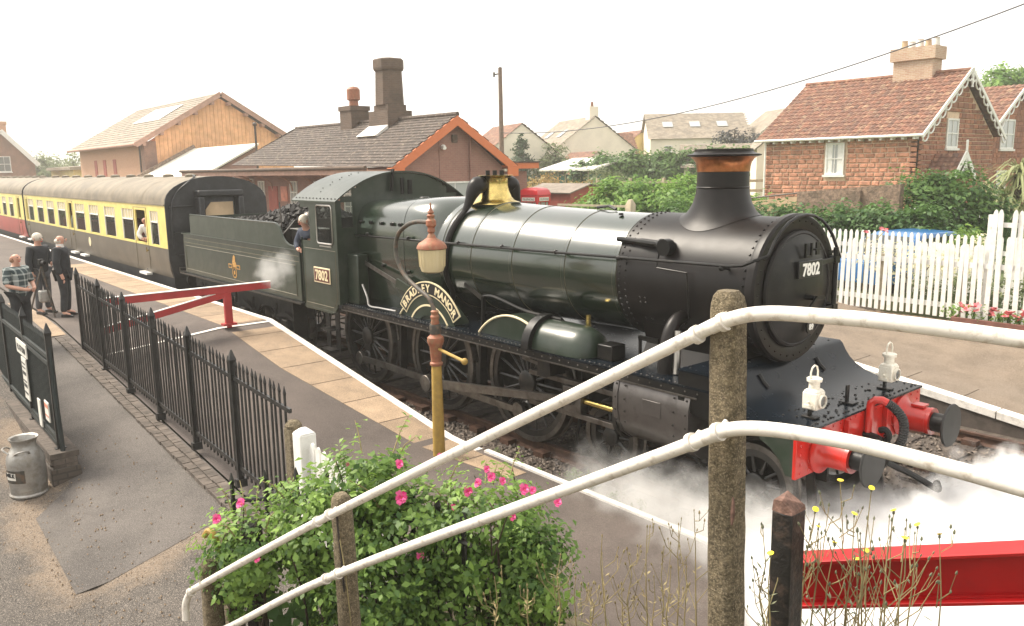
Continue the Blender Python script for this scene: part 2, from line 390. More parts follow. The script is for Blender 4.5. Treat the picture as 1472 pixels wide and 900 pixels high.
M('roof_clay', (.215, .098, .063), .85, var=.3, scale=4, tint=(.12, .066, .05), dirt=(.45, .32, .2), damt=.6, dscale=3.2, dlo=.5)
M('roof_slate', (.072, .052, .042), .85, var=.3, scale=3, tint=(.045, .035, .03), dirt=(.34, .28, .21), damt=.75, dscale=7.5, dlo=.52)
M('roof_slate_pale', (.27, .225, .175), .85, var=.3, scale=2, tint=(.19, .165, .135), dirt=(.36, .31, .24), damt=.5, dscale=2.2)
M('lead_white', (.62, .60, .56), .7, var=.1)
M('orange_paint', (.62, .175, .06), .55, var=.08, scale=3, dirt=(.40, .10, .035), damt=.35, dscale=3)
M('timber_orange', (.84, .45, .22), .7, var=.10, scale=2, rnd=.09, dirt=(.52, .24, .08), damt=.4, dscale=1.5)
M('fascia_pink', (.40, .23, .17), .65, var=.15, scale=3)
M('canopy_roof', (.70, .68, .60), .8, var=.08, scale=.8)
BRICK('brick_maroon', (.36, .18, .14), (.30, .15, .12), (.34, .21, .165), dirt=(.20, .11, .095), damt=.35)
BRICK('brick_brown', (.105, .068, .048), (.15, .095, .066), (.14, .105, .08), dirt=(.06, .045, .034), damt=.5)
BRICK('brick_orange', (.62, .33, .19), (.55, .28, .16), (.62, .44, .31))
BRICK('brick_buff', (.56, .42, .29), (.46, .27, .18), (.60, .50, .40), dirt=(.36, .22, .15), damt=.4)
BRICK('brick_dwarf', (.085, .07, .058), (.115, .092, .075), (.06, .05, .043))
BRICK('brick_red_old', (.30, .12, .08), (.22, .10, .07), (.42, .32, .24), dirt=(.14, .09, .07), damt=.5)
M('brick_edge', (.105, .086, .072), .9, var=.25, scale=9, bump=.5, bscale=60, rnd=.22)
M('render_cream', (.80, .73, .60), .85, var=.06, scale=1)
M('render_yellow', (.72, .58, .25), .85, var=.06, scale=1)
M('wall_grey_brown', (.22, .155, .11), .9, var=.5, scale=9, bump=.9, bscale=14, bdist=.03, dirt=(.085, .065, .045), damt=.8, dscale=3.5, speck=.3)
M('wall_tan', (.48, .35, .22), .9, var=.15, scale=2, bump=.3, bscale=14)
M('shed_red', (.34, .075, .05), .7, var=.15, scale=3, rnd=.12)
M('felt', (.20, .17, .14), .9, var=.2, scale=3)
M('phone_red', (.55, .012, .022), .35, coat=.3, var=.06)
M('green_sheet', (.012, .11, .085), .5, var=.1, scale=1)
M('pole_wood', (.17, .115, .085), .9, var=.25, scale=6)
M('timber_rail', (.42, .36, .26), .9, var=.15, scale=5)
M('planter_brown', (.17, .072, .055), .8, var=.2, scale=5, rnd=.12)
M('skin', (.55, .30, .215), .55, var=.06, scale=10)
M('hair_white', (.62, .56, .47), .7, var=.12, scale=40)
M('hair_ginger', (.26, .13, .07), .7, var=.2, scale=40)
M('cloth_dark', (.016, .018, .022), .85, var=.3, scale=8)
M('cloth_trousers', (.025, .027, .03), .85, var=.25, scale=8)
M('cloth_grey', (.10, .105, .115), .85, var=.2, scale=8)
M('cloth_white', (.72, .70, .66), .8, var=.06)
M('cloth_blue', (.03, .04, .065), .85, var=.2, scale=8)
M('shoe', (.012, .011, .011), .4)
M('blue_car', (.015, .12, .32), .3, coat=.4, var=.04)
M('white_car', (.75, .75, .75), .3, coat=.5, var=.03)
M('tail_red', (.5, .01, .01), .25)
M('tyre', (.015, .015, .015), .8)
M('bark', (.085, .062, .045), .95, var=.35, scale=14, bump=.6, bscale=30)
M('stem_dark', (.05, .035, .02), .8, var=.3, scale=14)
M('stem_dry', (.24, .20, .095), .8, var=.25, scale=12, dirt=(.26, .19, .085), damt=.6, dscale=8)
M('bud', (.14, .15, .09), .8, var=.3, scale=30)
M('petal_pink', (.70, .03, .22), .55, var=.15, scale=40, tint=(.80, .22, .42))
M('petal_yellow', (.80, .62, .03), .5, var=.1, scale=60)
M('petal_red', (.60, .06, .07), .55, tint=(.72, .32, .36))
M('sign_white', (.72, .70, .64), .5, var=.06)
M('ink', (.02, .02, .022), .6)
M('sign_orange', (.60, .20, .12), .5)
M('wire', (.05, .045, .05), .6)
GLASS('glass_dark'); GLASS('glass_grey', (.10, .10, .095), .1); GLASS('glass_sky', (.38, .40, .40), .15)
GLASS('glass_lamp', (.60, .50, .30), .25)
PANE('pane')
LEAF('leaf_rose', (.038, .095, .022), (.25, .39, .08))
LEAF('leaf_dark', (.03, .085, .022), (.13, .23, .055))
LEAF('leaf_bush', (.06, .15, .03), (.26, .42, .09))
LEAF('leaf_pale', (.10, .14, .06), (.24, .28, .14))
LEAF('leaf_hedge', (.03, .08, .024), (.12, .22, .06))
LEAF('leaf_conifer', (.025, .055, .025), (.07, .12, .05))
LEAF('leaf_purple', (.03, .03, .035), (.08, .085, .085))
LEAF('leaf_palm', (.14, .17, .07), (.40, .42, .22))
LEAF('leaf_grass', (.10, .14, .035), (.33, .30, .14))
LEAF('leaf_broad', (.05, .12, .03), (.13, .24, .06))
LEAF('leaf_white', (.55, .55, .30), (.75, .72, .52))
LEAF('leaf_autumn', (.16, .17, .05), (.42, .26, .10))

# ------------------------------------------------------------------ terrain
def sst(a, b, x):
    t = max(0., min(1., (x-a)/(b-a))); return t*t*(3-2*t)
def zfar(x, y):
    z = -.42 + (.95+.42)*sst(8.9, 9.4, y) if y < 12 else .95
    z += .018*max(0, min(y-14, 120)) + .004*max(0, min(-x-40, 200))*(1 if y > 20 else 0)
    return z
g = MB()
ys = [-600, -200, -60, -25, -12, -8, -4, 0, 4, 6, 8, 8.9, 9.05, 9.2, 9.4, 9.8, 11, 13, 15, 18, 22, 28, 36, 46, 60, 80, 110, 150, 220, 400, 800]
xs = [-900, -500, -300, -200, -150, -120, -100, -80, -65, -50, -40, -32, -26, -20, -15, -10, -6, -3, 0, 4, 10, 20, 50, 120, 300, 700]
g.grid(lambda x, y: (x, y, zfar(x, y)), xs, ys)
ob('ground', g, 'grassland', kind='structure', label='grassy ground running out from the station to the houses')

XT0, XT1 = -150, 26
ob('track_bed', MB().grid(lambda x, y: (x, y, -.19+.02*math.sin(x*3.1+y*5)), [XT0]+[XT0+i*4 for i in range(1, 44)]+[XT1], [-1.95, -1.2, -.4, .4, 1.3, 2.2, 3.0, 3.8, 4.96]), 'ballast', kind='structure')
# loose stones
rs = np.random.RandomState(3)
mb = MB(); mb.t = []
base = [Vector(p) for p in ((1, 0, 0), (-1, 0, 0), (0, 1, 0), (0, -1, 0), (0, 0, 1), (0, 0, -1))]
tri = [(0, 2, 4), (2, 1, 4), (1, 3, 4), (3, 0, 4), (2, 0, 5), (1, 2, 5), (3, 1, 5), (0, 3, 5)]
for i in range(11000):
    if i < 7500: x = rs.uniform(-5, 6); y = rs.uniform(-1.5, 4.7)
    else: x = rs.uniform(-12, -3); y = rs.uniform(-1.5, -.6)
    s_ = rs.uniform(.018, .042); q = rs.uniform(.6, 1.3, (6,))
    a = rs.uniform(0, 6.28); ca, sa = math.cos(a), math.sin(a)
    vs = []
    for k, p in enumerate(base):
        v = p*s_*q[k]; vs.append((x+v.x*ca-v.y*sa, y+v.x*sa+v.y*ca, -.17+rs.uniform(-.01, .025)+v.z*.8))
    mb.add(vs, tri); tv = rs.rand(); mb.t += [tv]*8
ob('ballast_stones', mb, 'stone_chip', kind='stuff', smooth=0, label='loose grey brown ballast stones between the rails', fixn=False)

def track(yc, x0, x1, lab):
    t = props(bpy.data.objects.new('railway_track', None), lab, kind='structure'); link(t, None); t.location = (0, yc, -.17); CP[t] = Vector((0, yc, -.17))
    prof = [(-.07, -.155), (.07, -.155), (.07, -.145), (.012, -.12), (.012, -.045), (.034, -.035), (.034, 0), (-.034, 0), (-.034, -.035), (-.012, -.045), (-.012, -.12), (-.07, -.145)]
    for s in (-1, 1):
        ob('rail', MB().prism([(yc+s*.752+p[0], p[1]) for p in prof], 'x', x0, x1), 'rail_side', t, smooth=0)
    sl = None; ch = None; x = -46.
    while x < x1:
        if sl is None:
            sl = ob('sleeper', B(x-.125, x+.125, yc-1.3, yc+1.3, -.30, -.157), 'sleeper', t, bevel=.01)
            ch = meshof('chair', MB().box(-.1, .1, -.2, -.04, 0, .075).box(-.1, .1, .04, .2, 0, .075).box(-.09, .09, -.19, .19, -.004, .02), 'rail_side')
        else:
            inst(sl, 'sleeper', t, (x, yc, -.2285))
        if -14 < x < 4:
            for s in (-1, 1): inst(ch, 'chair', t, (x, yc+s*.752, -.152))
        x += .76
    return t
track(0, XT0, XT1, 'railway track under the steam locomotive')
track(3.4, XT0, XT1, 'empty railway track beside the far platform')

# near platform
YE = -1.62
def zp(x):   # platform edge level
    if x <= -11.5: return .95
    if x >= -5.2: return .02
    return .95-(x+11.5)/6.3*.93
def zq(x):   # walkway level
    if x <= -14.5: return .95
    if x >= -1.5: return -.02
    return .95-(x+14.5)/13*.97
def zw(x, y):
    """footpath and forecourt: falls away from the railing"""
    k = max(0., min(1., (x+13.5)/5)) * max(0., min(1., (-1.-x)/3.))
    return zq(x)-.28*k*max(0., min(1.5, -5.1-y))
def zn(x, y):
    t = sst(-2.7, -4.9, y) if False else max(0, min(1, (-2.75-y)/2.1))
    return zp(x)*(1-t)+zq(x)*t
pxs = [-150, -80, -50, -35, -25, -20, -17]+[-16+.5*i for i in range(0, 61)]
ob('platform', MB().grid(lambda x, y: (x, y, zn(x, y)), pxs, [-4.95, -4.4, -3.9, -3.4, -3.0, -2.75, -2.62, -2.0, YE-.02]), 'asphalt_platform', kind='structure', label='dark asphalt platform beside the train, ramping down')
pl = bpy.data.objects['platform']
ob('platform_wall', MB().grid(lambda x, t: (x, YE-.03, -.5+(zp(x)-.02+.5)*t), pxs, [0, 1]), 'dark_wall', pl, smooth=0)
# edging slabs, tan with joints, one object each
x = -26.; k = 0
def zslab(x): return zp(x)
while x < -4.4:
    L = .9 if x > -12.5 else 1.2
    x1 = x+L-.022
    a, b = zslab(x), zslab(x1)
    w0, w1 = -2.62, YE-.13
    wa, wb = [(-2.62+max(0, q+9)*.105) for q in (x, x1)]
    m = MB().add([(x, wa, a-.05), (x1, wb, b-.05), (x1, w1, b-.05), (x, w1, a-.05), (x, wa, a+.006), (x1, wb, b+.006), (x1, w1, b+.006), (x, w1, a+.006)],
                 [(0, 3, 2, 1), (4, 5, 6, 7), (0, 1, 5, 4), (1, 2, 6, 5), (2, 3, 7, 6), (3, 0, 4, 7)])
    ob('slab', m, 'slab', pl, smooth=0); x += L
def strip(x0, x1, ya, yb, z0f, h, n=20):
    m = MB(); us = [x0+(x1-x0)*i/n for i in range(n+1)]
    secs = [[(u, ya, z0f(u)-.1), (u, yb, z0f(u)-.1), (u, yb, z0f(u)+h), (u, ya, z0f(u)+h)] for u in us]
    return m.loft(secs)
x = -60.; 
while x < -4.6:
    L = 5.9 if x < -11.6 else .98
    x1 = min(x+L, -4.6)
    if x < -11.5 < x1: x1 = -11.5
    ob('edge_coping', strip(x, x1-.008, YE-.13, YE, zp, .012, 3), 'white_line', pl, smooth=0); x = x1
ob('white_edge_line', strip(-4.5, -.6, YE-.06, YE+.02, zp, .03, 6), 'white_line', pl, smooth=0)
ob('cross_line', MB().grid(lambda x, y: (x, y, zn(x, y)+.012), [-11.42, -11.34], [-4.9, -4.4, -3.9, -3.4, -3.0, -2.75, -2.62, -2.0, YE-.13]), 'white_line', pl, smooth=0)
# walkway and forecourt on the near side
wx = [-60, -40, -30, -25, -22, -20, -18, -17]+[-16+.5*i for i in range(0, 45)]
# worn ground: grey old tarmac with a band of tan dust along the joint with the newer path
m_, nt_, b_ = newmat('worn_tarmac'); P_ = pos(nt_)
a_ = nt_.nodes.new('ShaderNodeAttribute'); a_.attribute_name = 'tint'
n1_ = noise(nt_, P_, 2.2, 6, .65); f_ = ramp(nt_, math_node(nt_, 'ADD', a_.outputs['Fac'], math_node(nt_, 'MULTIPLY', math_node(nt_, 'SUBTRACT', n1_, .5), 1.3)), .28, .85)
base_ = mixcol(nt_, ramp(nt_, noise(nt_, P_, 5., 6, .7), .3, .7), (.070, .061, .054), (.105, .092, .081))
cc_ = mixcol(nt_, f_, base_, mixcol(nt_, noise(nt_, P_, 14., 5, .6), (.15, .112, .08), (.26, .20, .145)))
cc_ = mixcol(nt_, math_node(nt_, 'MULTIPLY', ramp(nt_, noise(nt_, P_, 95., 2, .5), .54, .64), .75), cc_, (.30, .26, .22))
cc_ = mixcol(nt_, math_node(nt_, 'MULTIPLY', ramp(nt_, noise(nt_, P_, 60., 2, .5), .54, .66), .7), cc_, (.03, .027, .025))
nt_.links.new(cc_, b_.inputs['Base Color']); b_.inputs['Roughness'].default_value = .95; bumpn(nt_, b_, noise(nt_, P_, 60., 5, .65), .9, .02)
fx_ = [q for q in wx if q < -9.01]+[-9+.125*i for i in range(0, 65)]+[-.75, -.5, 0, 1, 2, 3, 4, 5, 6]; fy_ = [-40, -20, -12, -10]+[-9+.125*i for i in range(0, 32)]+[-4.955]
edge_ = [(-9.5, -6.5), (-7.2, -6.5), (-6.85, -6.88), (-5.7, -6.86), (-4.55, -6.84), (-4.5, -6.2), (-4.4, -5.2)]
def dseg(x, y):
    best = 9.
    for (ax, ay), (bx2, by2) in zip(edge_, edge_[1:]):
        dx, dy = bx2-ax, by2-ay; t = max(0, min(1, ((x-ax)*dx+(y-ay)*dy)/(dx*dx+dy*dy))); best = min(best, math.hypot(x-ax-dx*t, y-ay-dy*t))
    return best
fg = MB().grid(lambda x, y: (x, y, zw(x, y)-.03), fx_, fy_); fg.tp = [max(0, 1-dseg(p[0], p[1])/.55)*.85+(.3 if p[0] < -7.5 and p[1] < -6.4 else 0) for p in fg.v]
ob('forecourt', fg, 'worn_tarmac', kind='structure', label='worn dusty tarmac forecourt at the lower left')
# footpath sheet following the slope
def fp_row(x):
    left = -6.18 if x < -7.2 else (-6.18-.62*sst(-7.2, -6.6, x))
    return left
fm = MB(); us = [-16+.5*i for i in range(0, 23)]+[-4.55]
sec = []
for u in us: sec.append([(u, fp_row(u)+(-4.955-fp_row(u))*j/6, zw(u, fp_row(u)+(-4.955-fp_row(u))*j/6)-.026) for j in range(7)])
for i in range(3):
    u0 = -4.8+.01+i*.12
k = 7
fm.add([p for r_ in sec for p in r_], [(i*k+j, (i+1)*k+j, (i+1)*k+j+1, i*k+j+1) for i in range(len(us)-1) for j in range(6)])
fo = ob('footpath', fm, 'asphalt', kind='structure', smooth=0, label='smooth dark asphalt footpath between the two black railings')
# brick edging beside the path (each brick)
kb = props(bpy.data.objects.new('kerb', None), 'brick edging along the foot of the black railing', kind='structure'); link(kb, None); kb.location = (-8, -5.15, .3); CP[kb] = Vector((-8, -5.15, .3))
bm_ = meshof('brick', MB().box(-.05, .05, -.056, .056, -.05, .012), 'brick_edge', 0)
x = -13.2; i = 0
while x < -3.3:
    for row in (0, 1): inst(bm_, 'brick', kb, (x+(.05*row), -5.045-.118*row+rng.uniform(-.006, .006), zw(x, -5.045-.118*row)-.014+rng.uniform(-.003, .004)), rot=(0, math.atan(.97/13), rng.uniform(-.03, .03)))
    x += .108
# paler worn kerb line further up the walkway
ob('kerb_line', MB().grid(lambda x, y: (x, y, zq(x)-.006), [-18, -17, -16, -15, -14, -13.3], [-5.28, -5.0]), 'slab', kb, smooth=0)

# far platform
YF = 4.95
def zf(x):
    if x <= -6.3: return .95
    if x >= .4: return .03
    return .95-(x+6.3)/6.7*.92
fxs = [-150, -80, -50, -30, -20, -14, -10, -8, -7, -6.3]+[-6+.5*i for i in range(0, 13)]+[.4, 1, 3, 6, 12, 26]
def zfp(x, y):
    t = sst(6.6, 8.8, y); return zf(x)*(1-t)+max(zf(x), .62)*t
ob('far_platform', MB().grid(lambda x, y: (x, y, zfp(x, y)), fxs, [YF, 5.3, 5.9, 6.6, 7.2, 7.8, 8.4, 9.3]), 'far_platform', kind='structure', label='tan gravelled far platform ramp beyond the locomotive')
fpl = bpy.data.objects['far_platform']
ob('platform_wall', MB().grid(lambda x, t: (x, YF+.01, -.5+(zf(x)+.49)*t), fxs, [0, 1]), 'dark_wall', fpl, smooth=0)
x = -30.
while x < 5.9:
    x1 = x+1.85
    ob('edge_coping', strip(x, x1-.02, YF-.02, YF+.22, zf, .014, 3), 'white_line', fpl, smooth=0); x = x1
xx = -12.
while xx < 4:
    ob('edging_slab', strip(xx, xx+.9, YF+.23, YF+.85, lambda u: zf(u)-.004, .012, 2), 'far_platform', fpl, smooth=0); xx += .92
# ================================================================== steam locomotive
loco = thing('steam_locomotive', 'dark green and black steam locomotive numbered 7802 with red buffer beam, standing at the platform', 'locomotive', (-5, 0, 0))
ZC = 2.50
# frames and underworks
for s in (-1, 1):
    ob('frame_plate', B(-10.2, -.06, s*.60-.02, s*.60+.02, .62, 1.27), 'frame_black', loco)
ob('ashpan', B(-9.0, -6.9, -.5, .5, .45, 1.4), 'frame_black', loco)
ob('firebox_underside', B(-4.2, -2.9, -.45, .45, .8, 1.45), 'frame_black', loco)
# running plate with valance
rp = ob('running_plate', B(-9.1, -1.02, -1.32, 1.32, 1.50, 1.525), 'deck_black', loco, smooth=0)
for s in (-1, 1):
    ob('valance', B(-9.1, -1.2, s*1.30-.015, s*1.30+.015, 1.40, 1.499), 'black_gloss', rp, smooth=0)
    ob('valance_beading', B(-9.1, -1.2, s*1.322-.008, s*1.322+.008, 1.40, 1.416), 'steel', rp, smooth=0)
rv = MB()
for i in range(95):
    x = -9.0+i*.083
    rv.rivet((x, -1.27, 1.526), (0, 0, 1), .012)
    if i % 2 == 0: rv.rivet((x, -1.317, 1.46), (0, -1, 0), .012)
ob('rivets', rv, 'steel', rp, kind='stuff', smooth=0, fixn=False)
# curved front platform
prof = [(-1.46, 1.70), (-1.03, 1.70), (-.99, 1.665), (-.95, 1.59), (-.89, 1.51), (-.80, 1.435), (-.68, 1.375), (-.53, 1.335), (-.36, 1.318), (0.012, 1.312)]
dk = ob('front_platform', MB().prism(prof+[(p[0], p[1]-.022) for p in prof[::-1]], 'y', -1.325, 1.325), 'deck_black', loco, smooth=50)
side = [(-1.46, 1.675), (-1.05, 1.675), (-.97, 1.58), (-.9, 1.49), (-.8, 1.415), (-.68, 1.353), (-.5, 1.31), (-.3, 1.296), (-.04, 1.29)]
for s in (-1, 1):
    ob('side_apron', MB().prism([(-.42, 1.302), (-.3, 1.296), (-.04, 1.29), (-.04, .86), (-.12, .86), (-.19, 1.0), (-.30, 1.1), (-.42, 1.16)], 'y', s*1.30-.012, s*1.30+.012), 'green_paint', dk)
    ob('side_plate', MB().prism(side[:-2]+[(-.425, 1.303), (-.425, 1.17), (-.75, 1.2), (-1.2, 1.2), (-1.46, 1.3)], 'y', s*1.30-.012, s*1.30+.012), 'black_gloss', dk)
rv = MB()
for j in range(9):
    y = -1.2+j*.3
    for xx in (-.06, -.30, -.42): rv.rivet((xx, y+(.06 if xx == -.30 else 0), 1.316+.006*(xx < -.2)), (0, 0, 1), .017)
for j in range(26): rv.rivet((-.05-.0, -1.28+j*.102, 1.315), (0, 0, 1), .014)
for j in range(8):
    rv.rivet((-1.1, -1.2+j*.34, 1.702), (0, 0, 1), .016); rv.rivet((-1.38, -1.2+j*.34, 1.702), (0, 0, 1), .016)
for i in range(7):
    for s in (-1, 1): rv.rivet((-.08-i*.09, s*1.26, 1.318+(.02 if i > 5 else 0)), (0, 0, 1), .014)
for q in range(40): rv.rivet((rng.uniform(-.6, -.1), rng.uniform(-.8, .8), 1.322), (0, 0, 1), .016)
ob('rivets', rv, 'black_gloss', dk, kind='stuff', smooth=0, fixn=False)
ob('saddle_step', MB().tube([(-.94, .62, 1.60), (-.89, .62, 1.53), (-.82, .62, 1.47)], .022, 6), 'black_gloss', dk)
ob('saddle_step', MB().tube([(-.94, -.55, 1.60), (-.89, -.55, 1.53), (-.82, -.55, 1.47)], .022, 6), 'black_gloss', dk)
for yy in (-.75, 0, .85):
    ob('lamp_iron', MB().box(-.22, -.20, yy-.03, yy+.03, 1.32, 1.52).box(-.28, -.12, yy-.05, yy+.05, 1.318, 1.336), 'black_gloss', dk, bevel=.004)
# buffer beam
bb_ = ob('buffer_beam', B(-.045, -.005, -1.32, 1.32, .84, 1.289), 'red_paint', loco, bevel=.008)
rv = MB()
for yy, z0 in [(-1.24, 0), (-1.08, 0), (-.64, 0), (-.50, 0), (.50, 0), (.64, 0), (1.08, 0), (1.24, 0)]:
    for zz in (.89, .98, 1.08, 1.17, 1.25): rv.rivet((-.004, yy, zz), (1, 0, 0), .018)
for j in range(14): rv.rivet((-.004, -.35+j*.055, 1.25 if j % 2 else .92), (1, 0, 0), .016)
ob('rivets', rv, 'red_paint', bb_, kind='stuff', smooth=0, fixn=False)
for s in (-1, 1):
    ob('angle_iron', B(-.004, .05, s*.42-.012, s*.42+.012, .86, 1.27), 'red_paint', bb_, bevel=.004)
    bu = ob('buffer', MB().lathe([(.23, -.004), (.235, .02), (.19, .035), (.165, .06), (.15, .12), (.145, .30), (.152, .305), (.152, .345), (.12, .346)], (0, s*.87, 1.05), 'x', 28), 'red_paint', bb_)
    ob('buffer_shank', MB().lathe([(.105, .34), (.105, .50), (.16, .515)], (0, s*.87, 1.05), 'x', 24, caps=False), 'black_gloss', bu)
    ob('buffer_head', MB().lathe([(.0, .50), (.15, .505), (.235, .518), (.24, .53), (.232, .545), (.12, .556), (0, .56)], (0, s*.87, 1.05), 'x', 32), 'rubber', bu)
    ob('buffer_step', B(.12, .26, s*.87-.07, s*.87+.07, 1.195, 1.222), 'red_paint', bu, bevel=.004)
# vacuum standpipe and hose
vp = ob('vacuum_standpipe', MB().tube([(.04, .02, .80), (.04, .02, 1.30), (.05, .02, 1.37), (.09, .03, 1.41), (.15, .05, 1.415), (.2, .07, 1.39)], .042, 10), 'red_paint', bb_)
hp = [(.2, .07, 1.39), (.27, .11, 1.33), (.33, .16, 1.22), (.34, .18, 1.08), (.31, .17, .95), (.24, .12, .85), (.16, .05, .79), (.1, 0, .77)]
def catm(pts, n=8):
    P = [Vector(p) for p in pts]; P = [2*P[0]-P[1]]+P+[2*P[-1]-P[-2]]; out = []
    for i in range(1, len(P)-2):
        for k in range(n):
            t = k/n; a, b, c, d = P[i-1:i+3]
            out.append(.5*((2*b)+(c-a)*t+(2*a-5*b+4*c-d)*t*t+(3*b-a-3*c+d)*t**3))
    return out+[P[-2]]
hc = catm(hp, 10)
ob('vacuum_hose', MB().tube(hc, [.052 if i % 2 else .043 for i in range(len(hc))], 10), 'rubber', vp)
ob('steam_heat_hose', MB().tube(catm([(.05, .1, .85), (.2, .15, .72), (.4, .3, .60), (.62, .32, .52), (.72, .2, .56), (.74, .1, .66)], 6), .035, 8), 'rubber', bb_)
ob('coupling_hook', MB().tube(catm([(0, 0, 1.02), (.12, 0, 1.02), (.22, 0, 1.0), (.27, 0, 1.06), (.23, 0, 1.12), (.17, 0, 1.1)], 4), .035, 8), 'black_gloss', bb_)
ob('screw_coupling', MB().tube(catm([(.2, .06, 1.05), (.25, .08, .9), (.22, .06, .72), (.15, 0, .62), (.22, -.06, .72), (.25, -.08, .9), (.2, -.06, 1.05)], 5), .022, 6), 'black_gloss', bb_)
ob('guard_iron', MB().bar((-.25, -.66, .95), (-.12, -.72, .14), .03, .10, (1, 0, 0)), 'frame_black', loco)
ob('guard_iron', MB().bar((-.25, .66, .95), (-.12, .72, .14), .03, .10, (1, 0, 0)), 'frame_black', loco)
# smokebox
sb = ob('smokebox', MB().lathe([(.785, -2.88), (.795, -2.875), (.795, -1.0), (.795, -.96)], (0, 0, ZC), 'x', 64), 'smokebox_black', loco)
ob('smokebox_ring', MB().lathe([(.795, -.99), (.835, -.985), (.842, -.96), (.842, -.90), (.82, -.875), (.70, -.87), (.665, -.885), (.6, -.89)], (0, 0, ZC), 'x', 64, caps=False), 'smokebox_black', sb)
sdr = ob('smokebox_door', MB().lathe([(.655, -.90), (.655, -.86), (.635, -.845), (.60, -.84), (.5, -.808), (.35, -.775), (.18, -.757), (0, -.75)], (0, 0, ZC), 'x', 56), 'black_gloss', loco)
ob('door_rim', MB().lathe([(.60, -.852), (.625, -.832), (.65, -.838), (.66, -.862)], (0, 0, ZC), 'x', 56, caps=False), 'smokebox_black', sdr)
for zz in (2.78, 2.22):
    ob('hinge_strap', MB().bar((-.70-.06*(abs(zz-ZC) > .2), .12, zz), (-.80, .66, zz), .03, .06), 'black_gloss', sdr, bevel=.006)
ob('hinge_post', MB().cyl((-.80, .69, 2.1), (-.80, .69, 2.92), .03, n=10).box(-.87, -.77, .64, .74, 2.18, 2.26).box(-.87, -.77, .64, .74, 2.74, 2.82), 'black_gloss', sdr)
ob('dart_handle', MB().cyl((-.76, 0, 2.42), (-.64, 0, 2.42), .03, n=10).bar((-.66, -.02, 2.42), (-.66, .24, 2.40), .022, .03).bar((-.63, .02, 2.43), (-.63, -.16, 2.30), .022, .03), 'black_gloss', sdr)
ob('lamp_bracket', MB().box(-.76, -.735, -.07, -.05, 2.86, 3.02).box(-.76, -.735, .05, .07, 2.86, 3.02).box(-.76, -.735, -.07, .07, 2.86, 2.88), 'black_gloss', sdr)
ob('lamp_iron', MB().box(-.76, -.74, .16, .22, 2.88, 3.02).box(-.77, -.73, .13, .25, 2.93, 2.95), 'black_gloss', sdr)
npl = ob('number_plate', B(-.752, -.728, -.20, .28, 2.64, 2.83), 'plate_black', sdr, bevel=.008)
ob('numerals', put_text(MB(), '7802', .19, (-.727, .04, 2.668), (0, 1, 0), (0, 0, 1), .006, .003, .92), 'letter_white', npl, smooth=0)
ob('shed_plate', MB().lathe([(.0, -.765), (.085, -.765), (.085, -.785)], (0, .16, 2.06), 'x', 20), 'plate_black', sdr)
ob('shed_code', put_text(MB(), '89', .09, (-.762, .16, 2.03), (0, 1, 0), (0, 0, 1), .004, .002), 'letter_white', sdr, smooth=0)
rv = MB()
for xx, nn in ((-2.83, 60), (-2.73, 60), (-1.04, 56)):
    for k in range(nn):
        a = 2*PI*(k+(.5 if xx == -2.73 else 0))/nn
        if math.sin(a) > -.75: rv.rivet((xx, .797*math.cos(a), ZC+.797*math.sin(a)), (0, math.cos(a), math.sin(a)), .017)
for k in range(16):
    a = R(215); x = -2.6+k*.1
    if k % 3: rv.rivet((x, .797*math.cos(a), ZC+.797*math.sin(a)), (0, math.cos(a), math.sin(a)), .016)
for (x, z) in [(-2.5, 2.31), (-2.42, 2.31), (-2.42, 2.25), (-2.5, 2.25)]:
    y = -math.sqrt(.797**2-(z-ZC)**2); rv.rivet((x, y, z), (0, y, z-ZC), .016)
for k in range(36):
    a = 2*PI*k/36; rv.rivet((-.872, .76*math.cos(a), ZC+.76*math.sin(a)), (1, 0, 0), .014)
ob('rivets', rv, 'smokebox_black', sb, kind='stuff', smooth=0, fixn=False)
ob('saddle', MB().loft([[(-2.6, -.62, 1.52), (-1.2, -.62, 1.52), (-1.2, .62, 1.52), (-2.6, .62, 1.52)], [(-2.6, -.52, 1.7), (-1.2, -.52, 1.7), (-1.2, .52, 1.7), (-2.6, .52, 1.7)], [(-2.6, -.6, 2.0), (-1.2, -.6, 2.0), (-1.2, .6, 2.0), (-2.6, .6, 2.0)]]), 'smokebox_black', sb)
for s in (-1, 1):
    ob('steam_pipe_casing', MB().tube(catm([(-1.88, s*.66, 2.16), (-1.88, s*.86, 2.10), (-1.88, s*.98, 1.9), (-1.88, s*1.03, 1.5)], 5), [.075+.0015*q for q in range(16)], 14), 'smokebox_black', sb)
ob('bright_pipe', MB().cyl((-1.74, -1.0, 1.53), (-1.78, -.93, 2.02), .045, n=12), 'bright_steel', sb)
ob('bracket', MB().bar((-2.35, -.95, 1.86), (-2.05, -.95, 1.86), .03, .05).bar((-2.33, -.95, 1.53), (-2.33, -.95, 1.86), .03, .03), 'black_gloss', sb)
# snifting pipe and blower rod on the smokebox side
yv = -.76
ob('ejector_elbow', MB().tube(catm([(-2.95, -.68, 2.99), (-2.6, -.70, 2.98), (-2.3, -.73, 2.97), (-2.18, -.71, 2.96), (-2.1, -.66, 2.95)], 5), [.035]*6+[.045]*6+[.07]*9, 10), 'black_gloss', sb)
ob('ejector_flange', MB().lathe([(.10, -.80), (.10, -.70)], (-2.13, 0, 2.94), 'y', 16), 'black_gloss', sb)
ob('blower_rod', MB().tube([(-2.2, -.79, 2.86), (-2.2, -.83, 2.70), (-1.75, -.84, 2.68), (-1.72, -.83, 2.3), (-1.72, -.81, 2.15)], .012, 6), 'black_gloss', sb)
